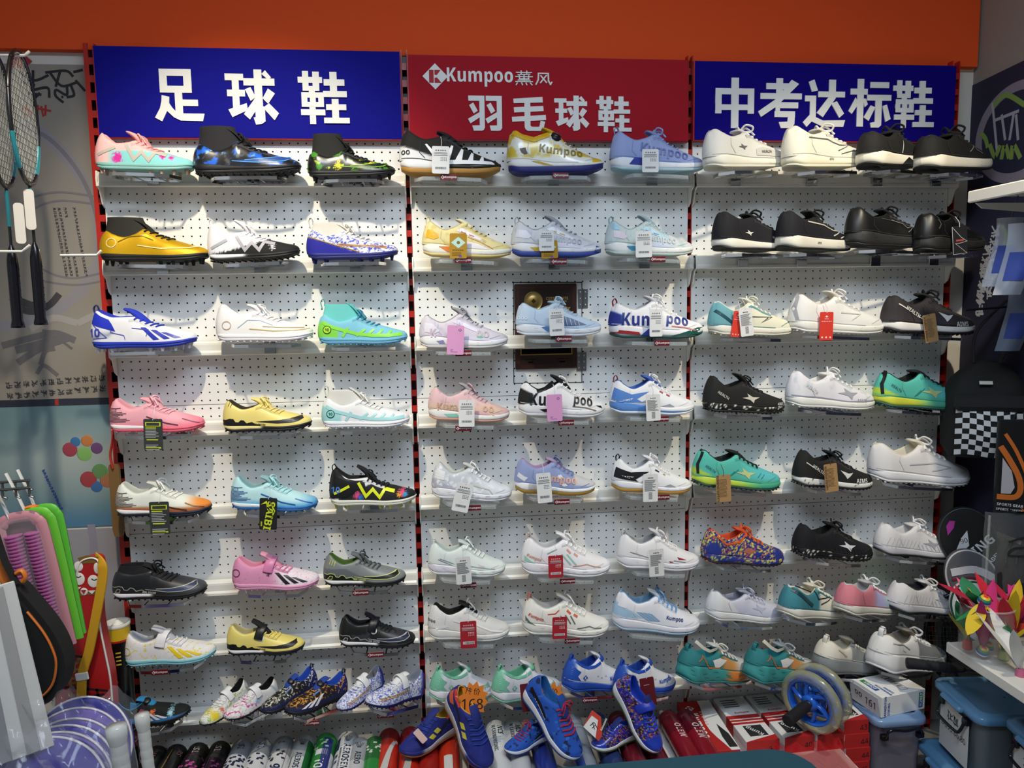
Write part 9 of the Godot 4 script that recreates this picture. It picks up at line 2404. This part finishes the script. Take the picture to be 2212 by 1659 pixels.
	for i in 17:
		for j in 9:
			var u := i / 16.0
			var w := j / 8.0
			p.append(V(1.97 + 0.22 * u, 0.185 - 0.04 * w + 0.01 * sin(u * 21.0 + w * 8.0) + 0.006 * sin(u * 9.0 - w * 17.0), 0.3 + 0.16 * w))
	m.grid(p, 17, 9)
	single("plastic_film", m, mat("red_film", 0.12, 0.0, {"transparency": BaseMaterial3D.TRANSPARENCY_ALPHA, "albedo_color": Color(1, 0.75, 0.75, 0.55)}), "crumpled see-through red plastic bag before the numbered boxes", "plastic bag", "clear plastic bags")

func build_plaque() -> void:
	var a := V(1.2254, 1.6188, 0.002)
	var b := V(1.4265, 1.3467, 0.002)
	var w := b.x - a.x
	var h := a.y - b.y
	var t := thing("certificate_plaque", "dark brown wooden certificate plaque with gold seal behind the pale blue court shoe", "plaque", V((a.x + b.x) / 2, (a.y + b.y) / 2, 0.001))
	part("board", MB.new().tint("3a1a12").box(V(0, 0, 0.006), V(w, h, 0.01), Basis(), 0.003), M.wood, t)
	var m := MB.new().tint("2a120c").box(V(0, 0, 0.0105), V(w - 0.03, h - 0.03, 0.002), Basis(), 0.0008)
	part("panel", m, M.wood, t)
	m = MB.new().tint("14141c").box(V(0, -h * 0.22, 0.0118), V(w * 0.8, h * 0.2, 0.001))
	m.tint("b8943c")
	for q in [[0, -0.325, 0.84, 0.012], [0, -0.115, 0.84, 0.012]]: m.box(V(q[0], h * q[1], 0.0122), V(w * q[2], h * q[3], 0.0016))
	for s in [-1.0, 1.0]: m.box(V(s * w * 0.41, -h * 0.22, 0.0122), V(w * 0.015, h * 0.21, 0.0016))
	part("nameplate", m, M.steel, t)
	m = MB.new().tint("b0945a")
	m.lathe(P2([0.0, 0.004, 0.016, 0.004, 0.0175, 0.0015, 0.027, 0.001, 0.0285, 0.003, 0.03, 0.003, 0.0305, 0.0]), 32, Transform3D(Basis(V(1, 0, 0), V(0, 0, 1), V(0, -1, 0)), V(-w * 0.2, h * 0.3, 0.0115)))
	m.tint("5a4418").prism(P2([0, 0.008, 0.008, 0, 0, -0.008, -0.008, 0], 1.0, Vector2(-w * 0.2, h * 0.3)), 0.015, 0.0162)
	part("gold_seal", m, M.steel, t)
	m = MB.new().tint("a98a4a")
	m.text("CERTIFICATE", 0.0085, Transform3D(Basis(), V(w * 0.18, h * 0.33, 0.0122)))
	m.text("OF AUTHORIZATION", 0.0045, Transform3D(Basis(), V(w * 0.18, h * 0.295, 0.0122)))
	m.text("* * * * *", 0.008, Transform3D(Basis(), V(w * 0.18, h * 0.255, 0.0122)))
	for k in 3: mock(m, Vector2(w * (0.02 + 0.16 * k), h * 0.2), 0.02, 510 + k, 0.14)
	for k in 2:
		m.box(V(w * (-0.26 + 0.52 * k), -h * 0.38, 0.0118), V(w * 0.17, 0.0012, 0.0006))
		m.box(V(w * (-0.26 + 0.52 * k), -h * 0.415, 0.0118), V(w * 0.08, 0.004, 0.0006))
	for k in m.v.size(): m.v[k].z = maxf(m.v[k].z, 0.0122 + (m.v[k].z if m.v[k].z < 0.005 else 0.0))
	part("gold_lettering", m, M.paper, t)
	for k in 2:
		var c: Vector3 = [V(1.4478, 1.5702, 0.002), V(1.4419, 1.3674, 0.002)][k]
		t = thing("door_hinge", ["grey steel hinge beside the upper corner of the plaque", "grey steel hinge beside the lower corner of the plaque"][k], "hinge", c, Basis(), "steel hinges by the plaque")
		part("leaf", MB.new().tint("8c8e90").box(V(-0.0085, 0, 0.001), V(0.015, 0.06, 0.002), Basis(), 0.0005), M.steel, t)
		part("leaf", MB.new().tint("8c8e90").box(V(0.0085, 0, 0.001), V(0.015, 0.06, 0.002), Basis(), 0.0005), M.steel, t)
		part("pin", MB.new().tint("7c7e80").tube(PackedVector3Array([V(0, -0.03, 0.002), V(0, 0.03, 0.002)]), 0.0025, 8), M.steel, t)
		for s in [-1.0, 1.0]:
			for y in [-0.02, 0.0, 0.02]: part("screw", MB.new().tint("d4d5d6").ball(V(0.0085 * s, y, 0.002), V(0.0028, 0.0028, 0.001), 8), M.chrome, t)
	var m2 := MB.new().tint("1c1c1e")
	var c0 := V(1.2241, 1.6247, 0.001)
	var c1 := V(1.4453, 1.6219, 0.001)
	var c2 := V(1.4432, 1.2993, 0.001)
	var c3 := V(1.2204, 1.3024, 0.001)
	for q in [[c0, c1], [c1, c2], [c2, c3], [c3, c0]]: m2.tube(PackedVector3Array([q[0], q[1]]), 0.0012, 4)
	single("cut_line", m2, M.paper, "thin dark outline of the hatch cut round the wooden plaque", "hatch outline")
